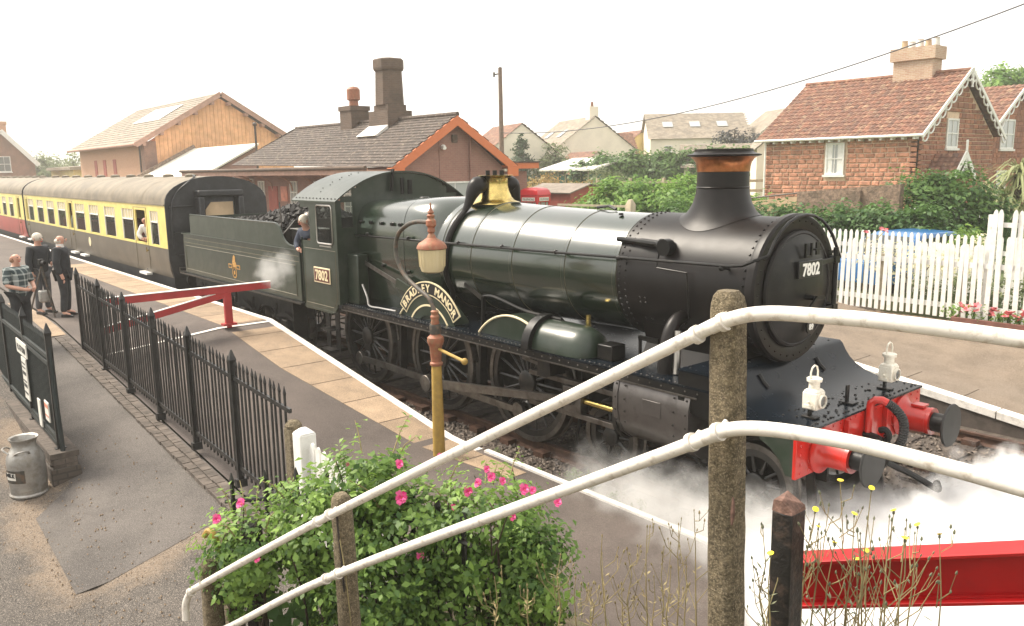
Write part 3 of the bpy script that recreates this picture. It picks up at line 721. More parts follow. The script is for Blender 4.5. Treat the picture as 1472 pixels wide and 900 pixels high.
# chimney
XC = -1.9
def chim(prof, n=40): return MB().lathe(prof, (XC, 0, 0), 'z', n)
base = MB(); n = 40; secs = []
for r, hh in [(.50, 0), (.455, .015), (.40, .06), (.345, .15), (.315, .25), (.305, .33)]:
    ring = []
    for i in range(n):
        a = 2*PI*i/n; y = r*math.sin(a); zs = ZC+math.sqrt(max(.01, .80**2-min(abs(y), .79)**2))
        ring.append((XC+r*math.cos(a), y, zs*(1-hh/.33)+(3.30+hh)*(hh/.33)+ (hh*(1-hh/.33))))
    secs.append(ring)
base.loft(secs, caps=False)
ch = ob('chimney', base, 'smokebox_black', loco, smooth=60)
ob('barrel', chim([(.305, 3.60), (.315, 3.62), (.305, 3.63), (.300, 3.80)]), 'smokebox_black', ch)
ob('copper_cap', chim([(.302, 3.80), (.308, 3.805), (.312, 3.86), (.325, 3.91), (.355, 3.955), (.385, 3.975)]), 'copper', ch)
ob('chimney_lip', chim([(.385, 3.975), (.43, 3.985), (.435, 4.0), (.36, 4.02), (.34, 4.035), (.34, 4.065), (.28, 4.065), (.27, 3.9)]), 'smokebox_black', ch)
# boiler barrel
bo = ob('boiler', MB().lathe([(.775, -2.872), (.782, -3.4), (.80, -4.3), (.83, -5.2), (.865, -6.0), (.895, -6.75)], (0, 0, ZC), 'x', 72), 'boiler_green', loco)
def rb(x):
    pts = [(-2.87, .775), (-3.4, .782), (-4.3, .80), (-5.2, .83), (-6.0, .865), (-6.75, .895)]
    for (a, ra), (b, r_) in zip(pts, pts[1:]):
        if b <= x <= a: return ra+(r_-ra)*(x-a)/(b-a)
    return .895
for x in (-2.93, -3.85, -4.91, -5.83, -6.55):
    ob('boiler_band', MB().lathe([(rb(x)-.004, x-.03), (rb(x)+.007, x-.028), (rb(x)+.007, x+.028), (rb(x)-.004, x+.03)], (0, 0, ZC), 'x', 72, caps=False), 'boiler_green', bo)
    for e in (-.034, .034):
        ob('lining', MB().lathe([(rb(x)-.002, x+e-.004), (rb(x)+.0035, x+e), (rb(x)-.002, x+e+.004)], (0, 0, ZC), 'x', 72, caps=False), 'lining', bo)
ob('washout_cap', MB().lathe([(0, .03), (.03, .028), (.035, 0)], (-3.3, -.25, ZC+.752), 'z', 12), 'black_gloss', bo)
ob('fitting', MB().tube([(-4.02, .05, 3.32), (-3.75, .0, 3.35), (-3.6, -.02, 3.31)], .022, 6), 'black_gloss', bo)
# Belpaire firebox
def bsec(x, hw, top, e, bot=1.5, n=28):
    pts = []
    for i in range(n+1):
        a = PI*i/n; c, s_ = math.cos(a), math.sin(a)
        pts.append((x, hw*(abs(c)**(2/e))*(1 if c >= 0 else -1), 2.42+(top-2.42)*abs(s_)**(2/e)))
    return pts+[(x, -hw*.97, 2.1), (x, -hw*.9, bot), (x, hw*.9, bot), (x, hw*.97, 2.1)]
fb = ob('firebox', MB().loft([bsec(-6.62, .86, 3.36, 2.05, 1.7), bsec(-6.72, .90, 3.40, 2.3), bsec(-6.9, .93, 3.425, 3.1), bsec(-7.1, .94, 3.43, 3.9), bsec(-7.4, .945, 3.42, 4.4), bsec(-9.06, .96, 3.36, 4.6)]), 'boiler_green', loco, smooth=45)
for x in (-7.55, -8.4):
    sA, sB = bsec(x-.03, .952, 3.414-.03*(x < -8), 4.45), bsec(x+.03, .952, 3.414-.03*(x < -8), 4.45)
    ob('cladding_band', MB().loft([sA, sB], caps=False), 'boiler_green', fb)
for i, (x, z) in enumerate([(-8.9, 2.98), (-8.55, 2.98), (-8.2, 2.98), (-7.85, 2.98), (-8.7, 2.25), (-8.2, 2.25), (-7.4, 2.2), (-7.6, 2.98)]):
    ob('washout_plug', MB().lathe([(0, -.985), (.028, -.985), (.035, -.94)], (x, 0, z), 'y', 10), 'black_gloss', fb)
ob('mudhole_cover', MB().lathe([(0, .02), (.07, .016), (.09, 0)], (-7.75, -.35, 3.405), 'z', 14), 'black_gloss', fb)
# safety valve bonnet with top feed
XS = -6.25
sv = ob('safety_valve_cover', MB().lathe([(.42, 3.325), (.40, 3.345), (.33, 3.375), (.275, 3.43), (.235, 3.52), (.215, 3.62), (.215, 3.72), (.225, 3.735), (.285, 3.765), (.29, 3.775), (.2, 3.775), (.19, 3.72), (.0, 3.72)], (XS, 0, 0), 'z', 44), 'brass', loco)
for k in range(4):
    ob('valve', MB().cyl((XS-.09+.18*(k % 2), -.07+.14*(k//2), 3.7), (XS-.09+.18*(k % 2), -.07+.14*(k//2), 3.85), .035, n=8), 'frame_black', sv)
for s in (-1, 1):
    ob('top_feed_cover', MB().tube(catm([(XS-.02, s*.20, 3.62), (XS-.02, s*.34, 3.62), (XS-.03, s*.42, 3.52), (XS-.05, s*.50, 3.34), (XS-.06, s*.58, 3.22)], 4), [.10, .115, .13, .135, .14, .135, .13, .12, .11, .10, .085, .075, .07, .06, .055, .05, .045], 14), 'smokebox_black', sv)
    pth = [(XS-.06, s*.58, 3.22)]
    for a in range(48, -48, -12):
        pth.append((XS-.06-.15*(48-a)/96, s*.92*math.cos(R(a)), ZC+.92*math.sin(R(a))))
    pth += [(XS-.25, s*.72, 1.82), (XS-.38, s*.74, 1.78)]
    ob('feed_pipe', MB().tube(catm(pth, 3), .045, 8), 'smokebox_black', sv)
# handrail
for s in (-1, 1):
    hr = [(-9.04, s*1.0, 2.74), (-6.4, s*.985, 2.76), (-4.5, s*.93, 2.77), (-2.8, s*.90, 2.79), (-1.15, s*.89, 2.81), (-.98, s*.885, 2.83), (-.88, s*.85, 2.88)]
    if s == -1:
        for a in range(150, 25, -12): hr.append((-.80, .80*math.cos(R(a)), ZC+.03+.80*math.sin(R(a))))
        hr += [(-.81, .80, 2.80), (-.86, .86, 2.775)]
    hro = ob('handrail', MB().tube(hr, .018, 8), 'steel' if s == 1 else 'black_gloss', loco)
    for x, y in [(-8.6, .98), (-7.3, .97), (-5.95, .94), (-4.95, .9), (-3.85, .88), (-2.75, .86), (-1.25, .85)]:
        ob('handrail_knob', MB().cyl((x, s*(y-.1), 2.76), (x, s*(y+.04), 2.78), .016, n=6).ball((x, s*(y+.03), 2.78), .034, 8, 6), 'black_gloss', hro)
# cab
cab = ob('cab', MB().box(-10.3, -9.1, -1.3, 1.3, 1.36, 1.42), 'frame_black', loco)
W0, W1, V0, V1 = -9.80, -9.20, 2.58, 3.27
for s in (-1, 1):
    y0, y1 = sorted((s*1.352, s*1.368))
    low = [(-10.45, 1.30), (-9.45, 1.30), (-9.32, 1.31), (-9.22, 1.36), (-9.16, 1.43), (-9.13, 1.50), (-9.05, 1.50), (-9.05, V0), (-10.45, V0)]
    m = MB().prism(low, 'y', y0, y1).box(-10.10, W0, y0, y1, V0, 3.335).box(W1, -9.05, y0, y1, V0, 3.335).box(W0, W1, y0, y1, V1, 3.335)
    m.box(-10.45, -10.10, y0, y1, 3.22, 3.335).box(-10.45, -10.10, y0, y1, V0-.001, V0+.02)
    sd_ = ob('side_sheet', m, 'green_paint', cab, smooth=0)
    rr = .06; fr = []
    for cx_, cz_, a0 in ((W1-rr, V1-rr, 0), (W0+rr, V1-rr, 90), (W0+rr, V0+rr, 180), (W1-rr, V0+rr, 270)):
        for a in range(0, 91, 30): fr.append((cx_+rr*math.cos(R(a0+a)), s*1.372, cz_+rr*math.sin(R(a0+a))))
    ob('window_frame', MB().tube(fr+[fr[0]], .016, 6, caps=False), 'bright_steel', cab)
    ob('window_pane', B(W0, W1, s*1.36-.002, s*1.36+.002, V0, V1), 'pane', cab, smooth=0)
    ob('window_sill', B(W0+.1, W1-.06, min(s*1.37, s*1.39), max(s*1.37, s*1.39), V0-.06, V0-.04), 'bright_steel', cab)
    ob('cab_beading', MB().tube([(-10.46, s*1.37, 1.32), (-10.46, s*1.37, 2.55), (-10.44, s*1.37, 2.66)], .014, 6), 'green_paint', cab)
    ln = [(-10.38, 1.42), (-10.38, 2.46), (-9.14, 2.46), (-9.14, 1.62), (-9.2, 1.5), (-9.3, 1.42), (-10.38, 1.42)]
    ob('lining', MB().tube([(p[0], s*1.3685, p[1]) for p in ln], .005, 4, caps=False), 'lining', cab)
    pl_ = ob('number_plate', B(-10.0, -9.36, min(s*1.369, s*1.385), max(s*1.369, s*1.385), 1.84, 2.13), 'letter_cream', cab, bevel=.02)
    ob('plate_field', B(-9.975, -9.385, min(s*1.386, s*1.389), max(s*1.386, s*1.389), 1.865, 2.105), 'plate_red', pl_, bevel=.001)
    ob('numerals', put_text(MB(), '7802', .255, (-9.68, s*1.392, 1.90), (-s*1., 0, 0), (0, 0, 1), .006, .003, .98), 'letter_cream', pl_, smooth=0)
    ob('cab_step', MB().box(-10.05, -9.65, min(s*.95, s*1.3), max(s*.95, s*1.3), .52, .55).box(-10.05, -9.65, min(s*1.0, s*1.3), max(s*1.0, s*1.3), .92, .94).bar((-10.04, s*1.12, .52), (-10.04, s*1.12, 1.3), .02, .16, (1, 0, 0)).bar((-9.66, s*1.12, .52), (-9.66, s*1.12, 1.3), .02, .16, (1, 0, 0)), 'frame_black', cab)
rv = MB()
for i in range(24): rv.rivet((-10.38+i*.052, -1.369, 1.335), (0, -1, 0), .011)
ob('rivets', rv, 'green_paint', cab, kind='stuff', smooth=0, fixn=False)
# front (spectacle) sheet: arch shape with two windows
def roofz(y): return 3.335+.50*(1-(abs(y)/1.39)**2.2)
HY0, HY1, HZ0, HZ1 = 1.03, 1.26, 2.88, 3.33
m = MB()
xa, xb = -9.062, -9.048
for s in (-1, 1):
    for (a, b) in ((HY1, 1.352), (.93, HY1), ):
        ya, yb = sorted((s*a, s*b))
        if a == HY1: m.box(xa, xb, ya, yb, 1.5, roofz(1.352))
        else: m.box(xa, xb, ya, yb, 1.5, HZ0)
    ya, yb = sorted((s*.93, s*HY0)); m.box(xa, xb, ya, yb, HZ0, roofz(HY0))
    ya, yb = sorted((s*HY0, s*HY1)); m.box(xa, xb, ya, yb, HZ1, roofz(HY1))
yy = [-.93+.093*i for i in range(21)]
m.prism([(y, roofz(y)) for y in yy]+[(.93, 3.0), (-.93, 3.0)], 'x', xa, xb)
ob('spectacle_plate', m, 'green_paint', cab, smooth=0)
for s in (-1, 1):
    ya, yb = sorted((s*HY0, s*HY1)); ob('window_pane', B(-9.057, -9.053, ya, yb, HZ0, HZ1), 'pane', cab, smooth=0)
ry = [-1.41+.0705*i for i in range(41)]
rfm = MB().loft([[(x, y, roofz(y)+.004) for y in ry]+[(x, y, roofz(y)+.03) for y in ry[::-1]] for x in (-10.72, -9.6, -8.98)], caps=True)
rf = ob('cab_roof', rfm, 'green_paint', cab, smooth=50)
rv = MB()
for i in range(12): rv.rivet((-10.6+i*.14, -1.36, roofz(1.36)+.035), (0, -.5, 1), .016)
for i in range(9):
    y = -1.2+i*.1; rv.rivet((-9.9-.1*(i % 2), y, roofz(y)+.031), (0, 0, 1), .015)
ob('rivets', rv, 'frame_black', rf, kind='stuff', smooth=0, fixn=False)
ob('whistle', MB().cyl((-8.93, -.05, 3.44), (-8.93, -.05, 3.74), .035, n=10).cyl((-8.93, .12, 3.44), (-8.93, .12, 3.70), .045, n=10).bar((-8.98, -.25, 3.5), (-8.98, -.2, 3.9), .03, .07, (1, 0, 0)), 'frame_black', cab)
ob('backhead', B(-9.4, -9.07, -.85, .85, 1.42, 3.1), 'frame_black', cab)
ob('cab_fittings', MB().lathe([(.0, -9.5), (.09, -9.5), (.09, -9.4)], (0, -.3, 2.7), 'x', 14).lathe([(.0, -9.5), (.07, -9.5), (.07, -9.4)], (0, -.6, 2.8), 'x', 14).cyl((-9.45, -.7, 2.5), (-9.45, .2, 2.6), .03, n=8), 'brass', cab)
ob('reverser_casing', B(-9.04, -8.66, -1.2, -.985, 1.53, 2.42), 'green_paint', loco, bevel=.02)
ob('reversing_rod', MB().bar((-8.7, -1.04, 2.28), (-7.25, -1.08, 1.95), .02, .07), 'steel', loco)
ob('reversing_bracket', MB().prism([(-7.55, 2.1), (-7.18, 2.0), (-7.12, 1.55), (-7.22, 1.55), (-7.3, 1.9), (-7.6, 1.95)], 'y', -1.10, -1.06), 'green_paint', loco)
ob('injector_pipe', MB().tube(catm([(-8.6, -1.15, 1.9), (-8.4, -1.18, 1.7), (-8.3, -1.2, 1.56), (-7.9, -1.22, 1.57), (-7.4, -1.22, 1.58)], 4), .018, 6), 'bright_steel', loco)
# wheels
M('wheel_black', (.014, .013, .012), .35, var=.4, scale=6, dirt=(.04, .034, .028), damt=.5, dscale=9)
def wheel_mesh(Rw, ns, crank, name):
    rt = Rw-.075; h = MB()
    h.lathe([(rt-.085, -.05), (rt-.085, .05), (rt, .055), (rt, -.055), (rt-.085, -.05)], (0, 0, 0), 'y', 48, caps=False)
    hr_ = .17 if Rw > .6 else .12
    h.lathe([(0, -.10), (hr_*.8, -.10), (hr_, -.085), (hr_, .08), (0, .08)], (0, 0, 0), 'y', 24)
    for k in range(ns):
        a = 2*PI*k/ns; c, s_ = math.cos(a), math.sin(a)
        h.tube([(c*hr_*.9, -.02, s_*hr_*.9), (c*(rt-.07), 0, s_*(rt-.07))], [.026, .015], 6)
    if crank:
        h.lathe([(0, -.11), (.10, -.11), (.12, -.09), (.12, .05)], (0, 0, -.381), 'y', 18); h.bar((0, -.05, -.05), (0, -.05, -.38), .08, .20, (1, 0, 0))
        h.cyl((0, -.26, -.381), (0, -.05, -.381), .055, n=12)
    t = MB().lathe([(rt, -.07), (Rw-.006, -.072), (Rw, -.06), (Rw+.002, .04), (Rw+.028, .055), (Rw+.028, .07), (rt, .07), (rt, -.07)], (0, 0, 0), 'y', 56, caps=False)
    return meshof(name, h, 'wheel_black'), meshof('tyre', t, 'steel')
dw = wheel_mesh(.864, 18, True, 'driving_wheel'); bw = wheel_mesh(.457, 10, False, 'bogie_wheel')
bal = meshof('balance_weight', MB().prism([(.70*math.cos(R(a)), .70*math.sin(R(a))) for a in range(55, 126, 10)]+[(.35, .50), (-.35, .50)], 'y', -.06, .05), 'frame_black')
DX = [-4.52, -6.66, -9.02]
for x in DX:
    for s in (-1, 1):
        o = inst(dw[0], 'driving_wheel', loco, (x, s*.79, .864), rot=(0, 0, 0 if s == -1 else PI)); inst(dw[1], 'tyre', o, (x, s*.79, .864)); inst(bal, 'balance_weight', o, (x, s*.79, .864))
        if x != -9.02 or True:
            # splasher above the running plate
            pts = [(x+1.0*math.cos(R(a)), .86+1.0*math.sin(R(a))) for a in range(42, 139, 6)]
            y0, y1 = sorted((s*.82, s*1.13))
            if x != -9.02:
                spl = ob('splasher', MB().prism(pts, 'y', y0, y1), 'green_paint', loco, smooth=40)
                ob('splasher_beading', MB().tube([(p[0], s*1.135, p[1]) for p in pts], .018, 6), 'letter_cream', spl)
    ob('axle', MB().cyl((x, -.75, .864), (x, .75, .864), .1, n=12), 'frame_black', loco)
    for s in (-1, 1): ob('axlebox_spring', MB().box(x-.5, x+.5, s*.70-.05, s*.70+.05, .42, .48), 'frame_black', loco)
for x in (-.76, -2.90):
    for s in (-1, 1):
        o = inst(bw[0], 'bogie_wheel', loco, (x, s*.77, .457), rot=(0, 0, 0 if s == -1 else PI)); inst(bw[1], 'tyre', o, (x, s*.77, .457))
    ob('axle', MB().cyl((x, -.75, .457), (x, .75, .457), .07, n=12), 'frame_black', loco)
for s in (-1, 1):
    ob('bogie_frame', MB().prism([(-3.2, .5), (-3.1, .72), (-2.6, .78), (-1.0, .78), (-.55, .72), (-.45, .5), (-1.2, .42), (-2.4, .42)], 'y', s*.62-.02, s*.62+.02), 'frame_black', loco)
# rods
for s, yy in ((-1, -1.02),):
    cr = MB(); z = .483
    for a, b in ((DX[2], DX[1]), (DX[1], DX[0])):
        cr.prism([(a+.09, z-.045), (b-.09, z-.045), (b-.09, z+.05), ((a+b)/2, z+.062), (a+.09, z+.05)], 'y', yy-.025, yy+.025)
    for x in DX: cr.lathe([(0, -.035), (.115, -.035), (.12, -.03), (.12, .03), (0, .03)], (x, yy, z), 'y', 20)
    ob('coupling_rod', cr, 'steel', loco)
    XH = -3.35; ZH = .90
    ob('connecting_rod', MB().prism([(DX[1], z-.07), (XH, ZH-.05), (XH, ZH+.05), (DX[1], z+.075)], 'y', yy-.125, yy-.075).prism([(DX[1]+.1, z+.055), (XH, ZH+.035), (XH, ZH+.05), (DX[1]+.1, z+.078)], 'y', yy-.135, yy-.06).lathe([(0, -.17), (.13, -.17), (.14, -.16), (.14, -.06), (0, -.06)], (DX[1], yy, z), 'y', 20), 'steel', loco)
    ob('crosshead', MB().box(XH-.16, XH+.16, yy-.09, yy+.07, ZH-.17, ZH+.17).cyl((XH, yy-.16, ZH), (XH, yy, ZH), .06, n=12), 'steel', loco, bevel=.01)
    for zz in (ZH+.21, ZH-.21): ob('slide_bar', B(-4.25, -2.4, yy-.04, yy+.04, zz-.035, zz+.035), 'steel', loco, bevel=.005)
    ob('piston_rod', MB().cyl((XH, yy, ZH), (-2.3, yy, ZH), .045, n=12), 'brass', loco)
    ob('motion_bracket', MB().prism([(-3.95, 1.46), (-3.75, 1.46), (-3.72, 1.15), (-3.8, 1.12), (-4.0, 1.12)], 'y', yy-.12, -.6), 'frame_black', loco)
    ob('motion_lever', MB().bar((-4.35, yy-.06, 1.30), (-3.75, yy-.06, 1.24), .03, .05), 'steel', loco)
    for cx, cz in ((-5.6, 1.0), (-7.85, .95)):
        ob('brake_hanger', MB().bar((cx, -.8, 1.4), (cx-.08, -.8, .35), .05, .12, (0, 1, 0)).box(cx-.14, cx-.02, -.85, -.72, .5, .95), 'frame_black', loco)
    ob('sand_pipe', MB().tube([(-3.45, -.78, 1.4), (-3.5, -.8, .6), (-3.62, -.77, .12)], .022, 6), 'frame_black', loco)
# cylinders
cp = [(-.70, 1.46), (-1.10, 1.465), (-1.24, 1.455), (-1.30, 1.40), (-1.335, 1.25), (-1.335, 1.05), (-1.30, .90), (-1.22, .76), (-1.08, .66), (-.92, .64), (-.75, .70), (-.68, .8)]
for s in (-1, 1):
    pp = [(-s*p[0], p[1]) for p in cp]
    cy = ob('cylinder', MB().prism(pp, 'x', -2.38, -1.32), 'cylinder_grey', loco, smooth=50)
    for x in (-2.385, -1.345):
        ob('cylinder_band', MB().prism([(-s*(p[0]*1.006-.002), p[1]*1.002+(.003 if p[1] > 1 else -.008)) for p in cp], 'x', x-.02, x+.055), 'cylinder_grey', cy, smooth=50)
    rv = MB()
    for x in (-2.36, -2.22, -1.5, -1.33):
        for z in (1.36, 1.2, 1.05, .92): rv.rivet((x, s*(1.343 if .95 < z < 1.3 else 1.325), z), (0, s, 0), .015)
    ob('rivets', rv, 'frame_black', cy, kind='stuff', smooth=0, fixn=False)
    ob('cylinder_cover', MB().lathe([(.30, -2.38), (.30, -2.44), (.20, -2.46), (.1, -2.52), (0, -2.52)], (0, s*1.02, .92), 'x', 24), 'frame_black', cy)
    ob('inspection_panel', MB().box(-1.95, -1.68, min(s*1.335, s*1.342), max(s*1.335, s*1.342), 1.08, 1.26), 'cylinder_grey', cy, bevel=.003)
    ob('drain_pipe', MB().tube([(-1.5, s*1.0, .66), (-1.2, s*1.0, .4), (-.3, s*.95, .3)], .018, 6), 'frame_black', cy)
# splasher nameplate
NX, NZ, NR = -6.52, 1.16, .99
def arc(r0, r1, a0, a1, y0, y1, nn=24, cx=NX, cz=NZ):
    o = [(cx+r1*math.sin(R(a0+(a1-a0)*i/nn)), cz+r1*math.cos(R(a0+(a1-a0)*i/nn))) for i in range(nn+1)]
    i_ = [(cx+r0*math.sin(R(a0+(a1-a0)*i/nn)), cz+r0*math.cos(R(a0+(a1-a0)*i/nn))) for i in range(nn+1)]
    m = MB()
    secs = [[(o[k][0], y0, o[k][1]), (o[k][0], y1, o[k][1]), (i_[k][0], y1, i_[k][1]), (i_[k][0], y0, i_[k][1])] for k in range(nn+1)]
    return m.loft(secs)
nm = ob('nameplate', arc(.775, .995, -57, 57, -1.165, -1.145), 'letter_cream', loco, smooth=40)
ob('plate_field', arc(.795, .975, -55.6, 55.6, -1.169, -1.1655), 'plate_black', nm, smooth=40)
lt = MB(); word = 'BRADLEY MANOR'; step = 100/(len(word)-1)
for i, c in enumerate(word):
    if c == ' ': continue
    th = R(-50+step*i); rr = .83
    put_text(lt, c, .165, (NX+rr*math.sin(th), -1.1715, NZ+rr*math.cos(th)), (math.cos(th), 0, -math.sin(th)), (math.sin(th), 0, math.cos(th)), .006, .002)
ob('lettering', lt, 'letter_cream', nm, smooth=0)
ob('nameplate_backing', arc(.45, .775, -64, 64, -1.158, -1.145), 'green_paint', nm, smooth=40)
ob('splasher_line', arc(.60, .63, -66, 66, -1.166, -1.157), 'letter_cream', nm, smooth=40)
# round casing ahead of the leading splasher
lb = ob('sandbox', MB().loft([[(x, -1.22+.17*0+.0+r*math.cos(R(a))*.9+.22, 1.53+r*math.sin(R(a))*1.0) for a in range(0, 181, 15)] for x, r in ((-3.92, .36), (-3.5, .36), (-3.2, .35), (-3.04, .30), (-2.97, .2), (-2.95, .06))]), 'green_paint', loco, smooth=60)
st = [(-1.0+.40*math.cos(R(a)), 1.53+.42*math.sin(R(a))) for a in range(0, 181, 12)]
si = [(-1.0+.33*math.cos(R(a)), 1.53+.34*math.sin(R(a))) for a in range(0, 181, 12)]
m = MB(); m.loft([[(-4.02, p[0], p[1]), (-3.88, p[0], p[1]), (-3.88, q[0], q[1]), (-4.02, q[0], q[1])] for p, q in zip(st, si)])
ob('strap', m, 'black_gloss', lb, smooth=40)
ob('oil_cap', MB().cyl((-3.3, -.85, 1.8), (-3.3, -.85, 2.0), .035, n=8), 'brass', lb)
ob('lubricator_pipe', MB().tube(catm([(-5.4, -.95, 2.02), (-5.1, -.97, 2.05), (-4.4, -.97, 1.93), (-3.7, -.95, 1.9)], 4), .022, 6), 'black_gloss', loco)
ob('pipe_bracket', MB().bar((-5.35, -1.0, 1.53), (-5.35, -.97, 2.02), .03, .06).bar((-5.9, -.9, 2.15), (-5.35, -1.0, 2.0), .03, .06), 'black_gloss', loco)
ob('lubricator', B(-2.9, -2.65, -1.1, -.85, 1.53, 1.72), 'black_gloss', loco, bevel=.015)

# headlamps: things of their own, hung on the lamp irons
def headlamp(x, y, lab):
    t = thing('headlamp', lab, 'lamp', (x, y, 1.42), 'white oil lamps on the buffer beam')
    b = ob('body', MB().box(x-.075, x+.085, y-.085, y+.085, 1.42, 1.60).loft([[(x-.075, y-.085, 1.6), (x+.085, y-.085, 1.6), (x+.085, y+.085, 1.6), (x-.075, y+.085, 1.6)], [(x-.05, y-.06, 1.63), (x+.06, y-.06, 1.63), (x+.06, y+.06, 1.63), (x-.05, y+.06, 1.63)]]), 'lamp_white', t, bevel=.012)
    ob('funnel', MB().lathe([(.055, 1.63), (.055, 1.70), (.075, 1.705), (.078, 1.735), (.06, 1.745), (0, 1.75)], (x+.005, y, 0), 'z', 20), 'lamp_white', t)
    ob('handle', MB().tube([(x, y-.065, 1.71), (x, y-.068, 1.80), (x, y-.045, 1.85), (x, y, 1.868), (x, y+.045, 1.85), (x, y+.068, 1.80), (x, y+.065, 1.71)], .009, 6), 'lamp_white', t)
    l = ob('lens_hood', MB().lathe([(.068, .085), (.07, .115), (.058, .118), (.055, .10)], (x, y, 1.51), 'x', 22, caps=False), 'lamp_white', t)
    ob('lens', MB().lathe([(.058, .098), (.04, .112), (0, .118)], (x, y, 1.51), 'x', 22), 'glass_grey', l)
    ob('wick_knob', MB().cyl((x, y-.085, 1.5), (x, y-.125, 1.5), .012, n=8).box(x-.04, x+.04, y-.105, y-.086, 1.44, 1.47), 'lamp_white', t)
    return t
headlamp(-.18, -.75, 'white oil lamp above the near buffer on the red beam')
headlamp(-.18, .85, 'white oil lamp above the far buffer on the red beam')

# ================================================================== tender
tn = thing('locomotive_tender', 'green tender heaped with coal and carrying a gold lion crest, behind the cab', 'tender', (-14, 0, 0))
YT = 1.25
body = ob('tank', B(-17.65, -10.85, -YT, YT, 1.34, 2.36), 'green_paint', tn, smooth=0, bevel=.012)
for s in (-1, 1):
    fl = [(-17.1, 2.361), (-17.1, 2.80), (-17.05, 2.85), (-11.95, 2.85), (-11.82, 2.83), (-11.7, 2.75), (-11.6, 2.6), (-11.48, 2.5), (-11.3, 2.44), (-11.0, 2.42), (-10.88, 2.40), (-10.88, 2.361)]
    fo_ = ob('coal_rail_plate', MB().prism(fl, 'y', s*YT-.01-.02*s, s*YT+.01-.02*s), 'green_paint', tn, smooth=0)
    ob('beading', MB().tube([(p[0], s*(YT-.015), p[1]) for p in fl[1:-1]], .02, 6), 'green_paint', tn)
    ob('tank_beading', B(-17.7, -10.85, min(s*YT, s*(YT+.035)), max(s*YT, s*(YT+.035)), 2.335, 2.362), 'green_paint', tn)
    for z in (2.13, 2.24): ob('band_line', B(-17.6, -10.9, min(s*YT, s*(YT+.006)), max(s*YT, s*(YT+.006)), z-.006, z+.006), 'lining', tn)
    ob('lining', MB().tube([(-17.5, s*(YT+.003), 1.45), (-17.5, s*(YT+.003), 2.05), (-11.05, s*(YT+.003), 2.05), (-11.05, s*(YT+.003), 1.45), (-17.5, s*(YT+.003), 1.45)], .006, 4), 'lining', tn)
    ob('footplate', B(-17.9, -10.75, min(s*1.0, s*1.33), max(s*1.0, s*1.33), 1.30, 1.335), 'black_gloss', tn)
    pr = [(-17.7, 1.3), (-17.7, .95)]
    for xa in (-16.55, -14.30, -12.05):
        pr += [(xa-.75, .95), (xa-.45, .62), (xa-.2, .56), (xa+.2, .56), (xa+.45, .62), (xa+.75, .95)]
    pr += [(-10.9, .95), (-10.9, 1.3)]
    ob('frame', MB().prism(pr, 'y', s*.98-.015, s*.98+.015), 'frame_black', tn, smooth=0)
    for xa in (-16.55, -14.30, -12.05):
        ob('spring', MB().prism([(xa-.5, .84), (xa, .98), (xa+.5, .84), (xa+.5, .80), (xa, .86), (xa-.5, .80)], 'y', s*1.06-.05, s*1.06+.05), 'frame_black', tn)
        ob('axlebox', B(xa-.13, xa+.13, s*1.06-.07, s*1.06+.07, .52, .8), 'frame_black', tn, bevel=.02)
        for e in (-.5, .5): ob('spring_hanger', MB().cyl((xa+e, s*1.06, .8), (xa+e, s*1.06, 1.1), .03, n=8), 'frame_black', tn)
    ob('handrail', MB().tube([(-17.78, s*1.2, 1.5), (-17.78, s*1.2, 2.2)], .015, 6), 'steel', tn)
    ob('handrail', MB().tube([(-10.78, s*1.22, 1.45), (-10.78, s*1.22, 2.45)], .018, 6), 'steel', tn)
    ob('tender_step', MB().box(-11.4, -11.0, min(s*1.0, s*1.3), max(s*1.0, s*1.3), .5, .53).bar((-11.2, s*1.15, .5), (-11.2, s*1.15, 1.3), .02, .3, (0, 1, 0)), 'frame_black', tn)
tw = wheel_mesh(.62, 12, False, 'tender_wheel')
for xa in (-16.55, -14.30, -12.05):
    for s in (-1, 1):
        o = inst(tw[0], 'wheel', tn, (xa, s*.76, .62), rot=(0, 0, 0 if s == -1 else PI)); inst(tw[1], 'tyre', o, (xa, s*.76, .62))
ob('rear_plate', B(-17.12, -17.08, -1.2, 1.2, 2.361, 2.8), 'green_paint', tn)
ob('front_bulkhead', MB().prism([(-1.18, 2.36), (1.18, 2.36), (1.18, 2.62), (.9, 2.9), (-.9, 2.9), (-1.18, 2.62)], 'x', -11.75, -11.7), 'frame_black', tn)
ob('locker', B(-11.6, -10.95, -1.05, -.55, 2.361, 2.72), 'black_gloss', tn, bevel=.02)
ob('locker_lid', B(-11.62, -10.93, -1.07, -.53, 2.722, 2.75), 'bright_steel', tn, bevel=.008)
ob('brake_column', MB().cyl((-11.1, -.3, 2.36), (-11.1, -.3, 3.05), .02, n=8).ball((-11.35, -.75, 2.92), .16, 14, 10), 'steel', tn)
ob('fire_iron', MB().cyl((-12.1, -1.0, 2.3), (-12.3, -.95, 3.25), .015, n=6), 'steel', tn)
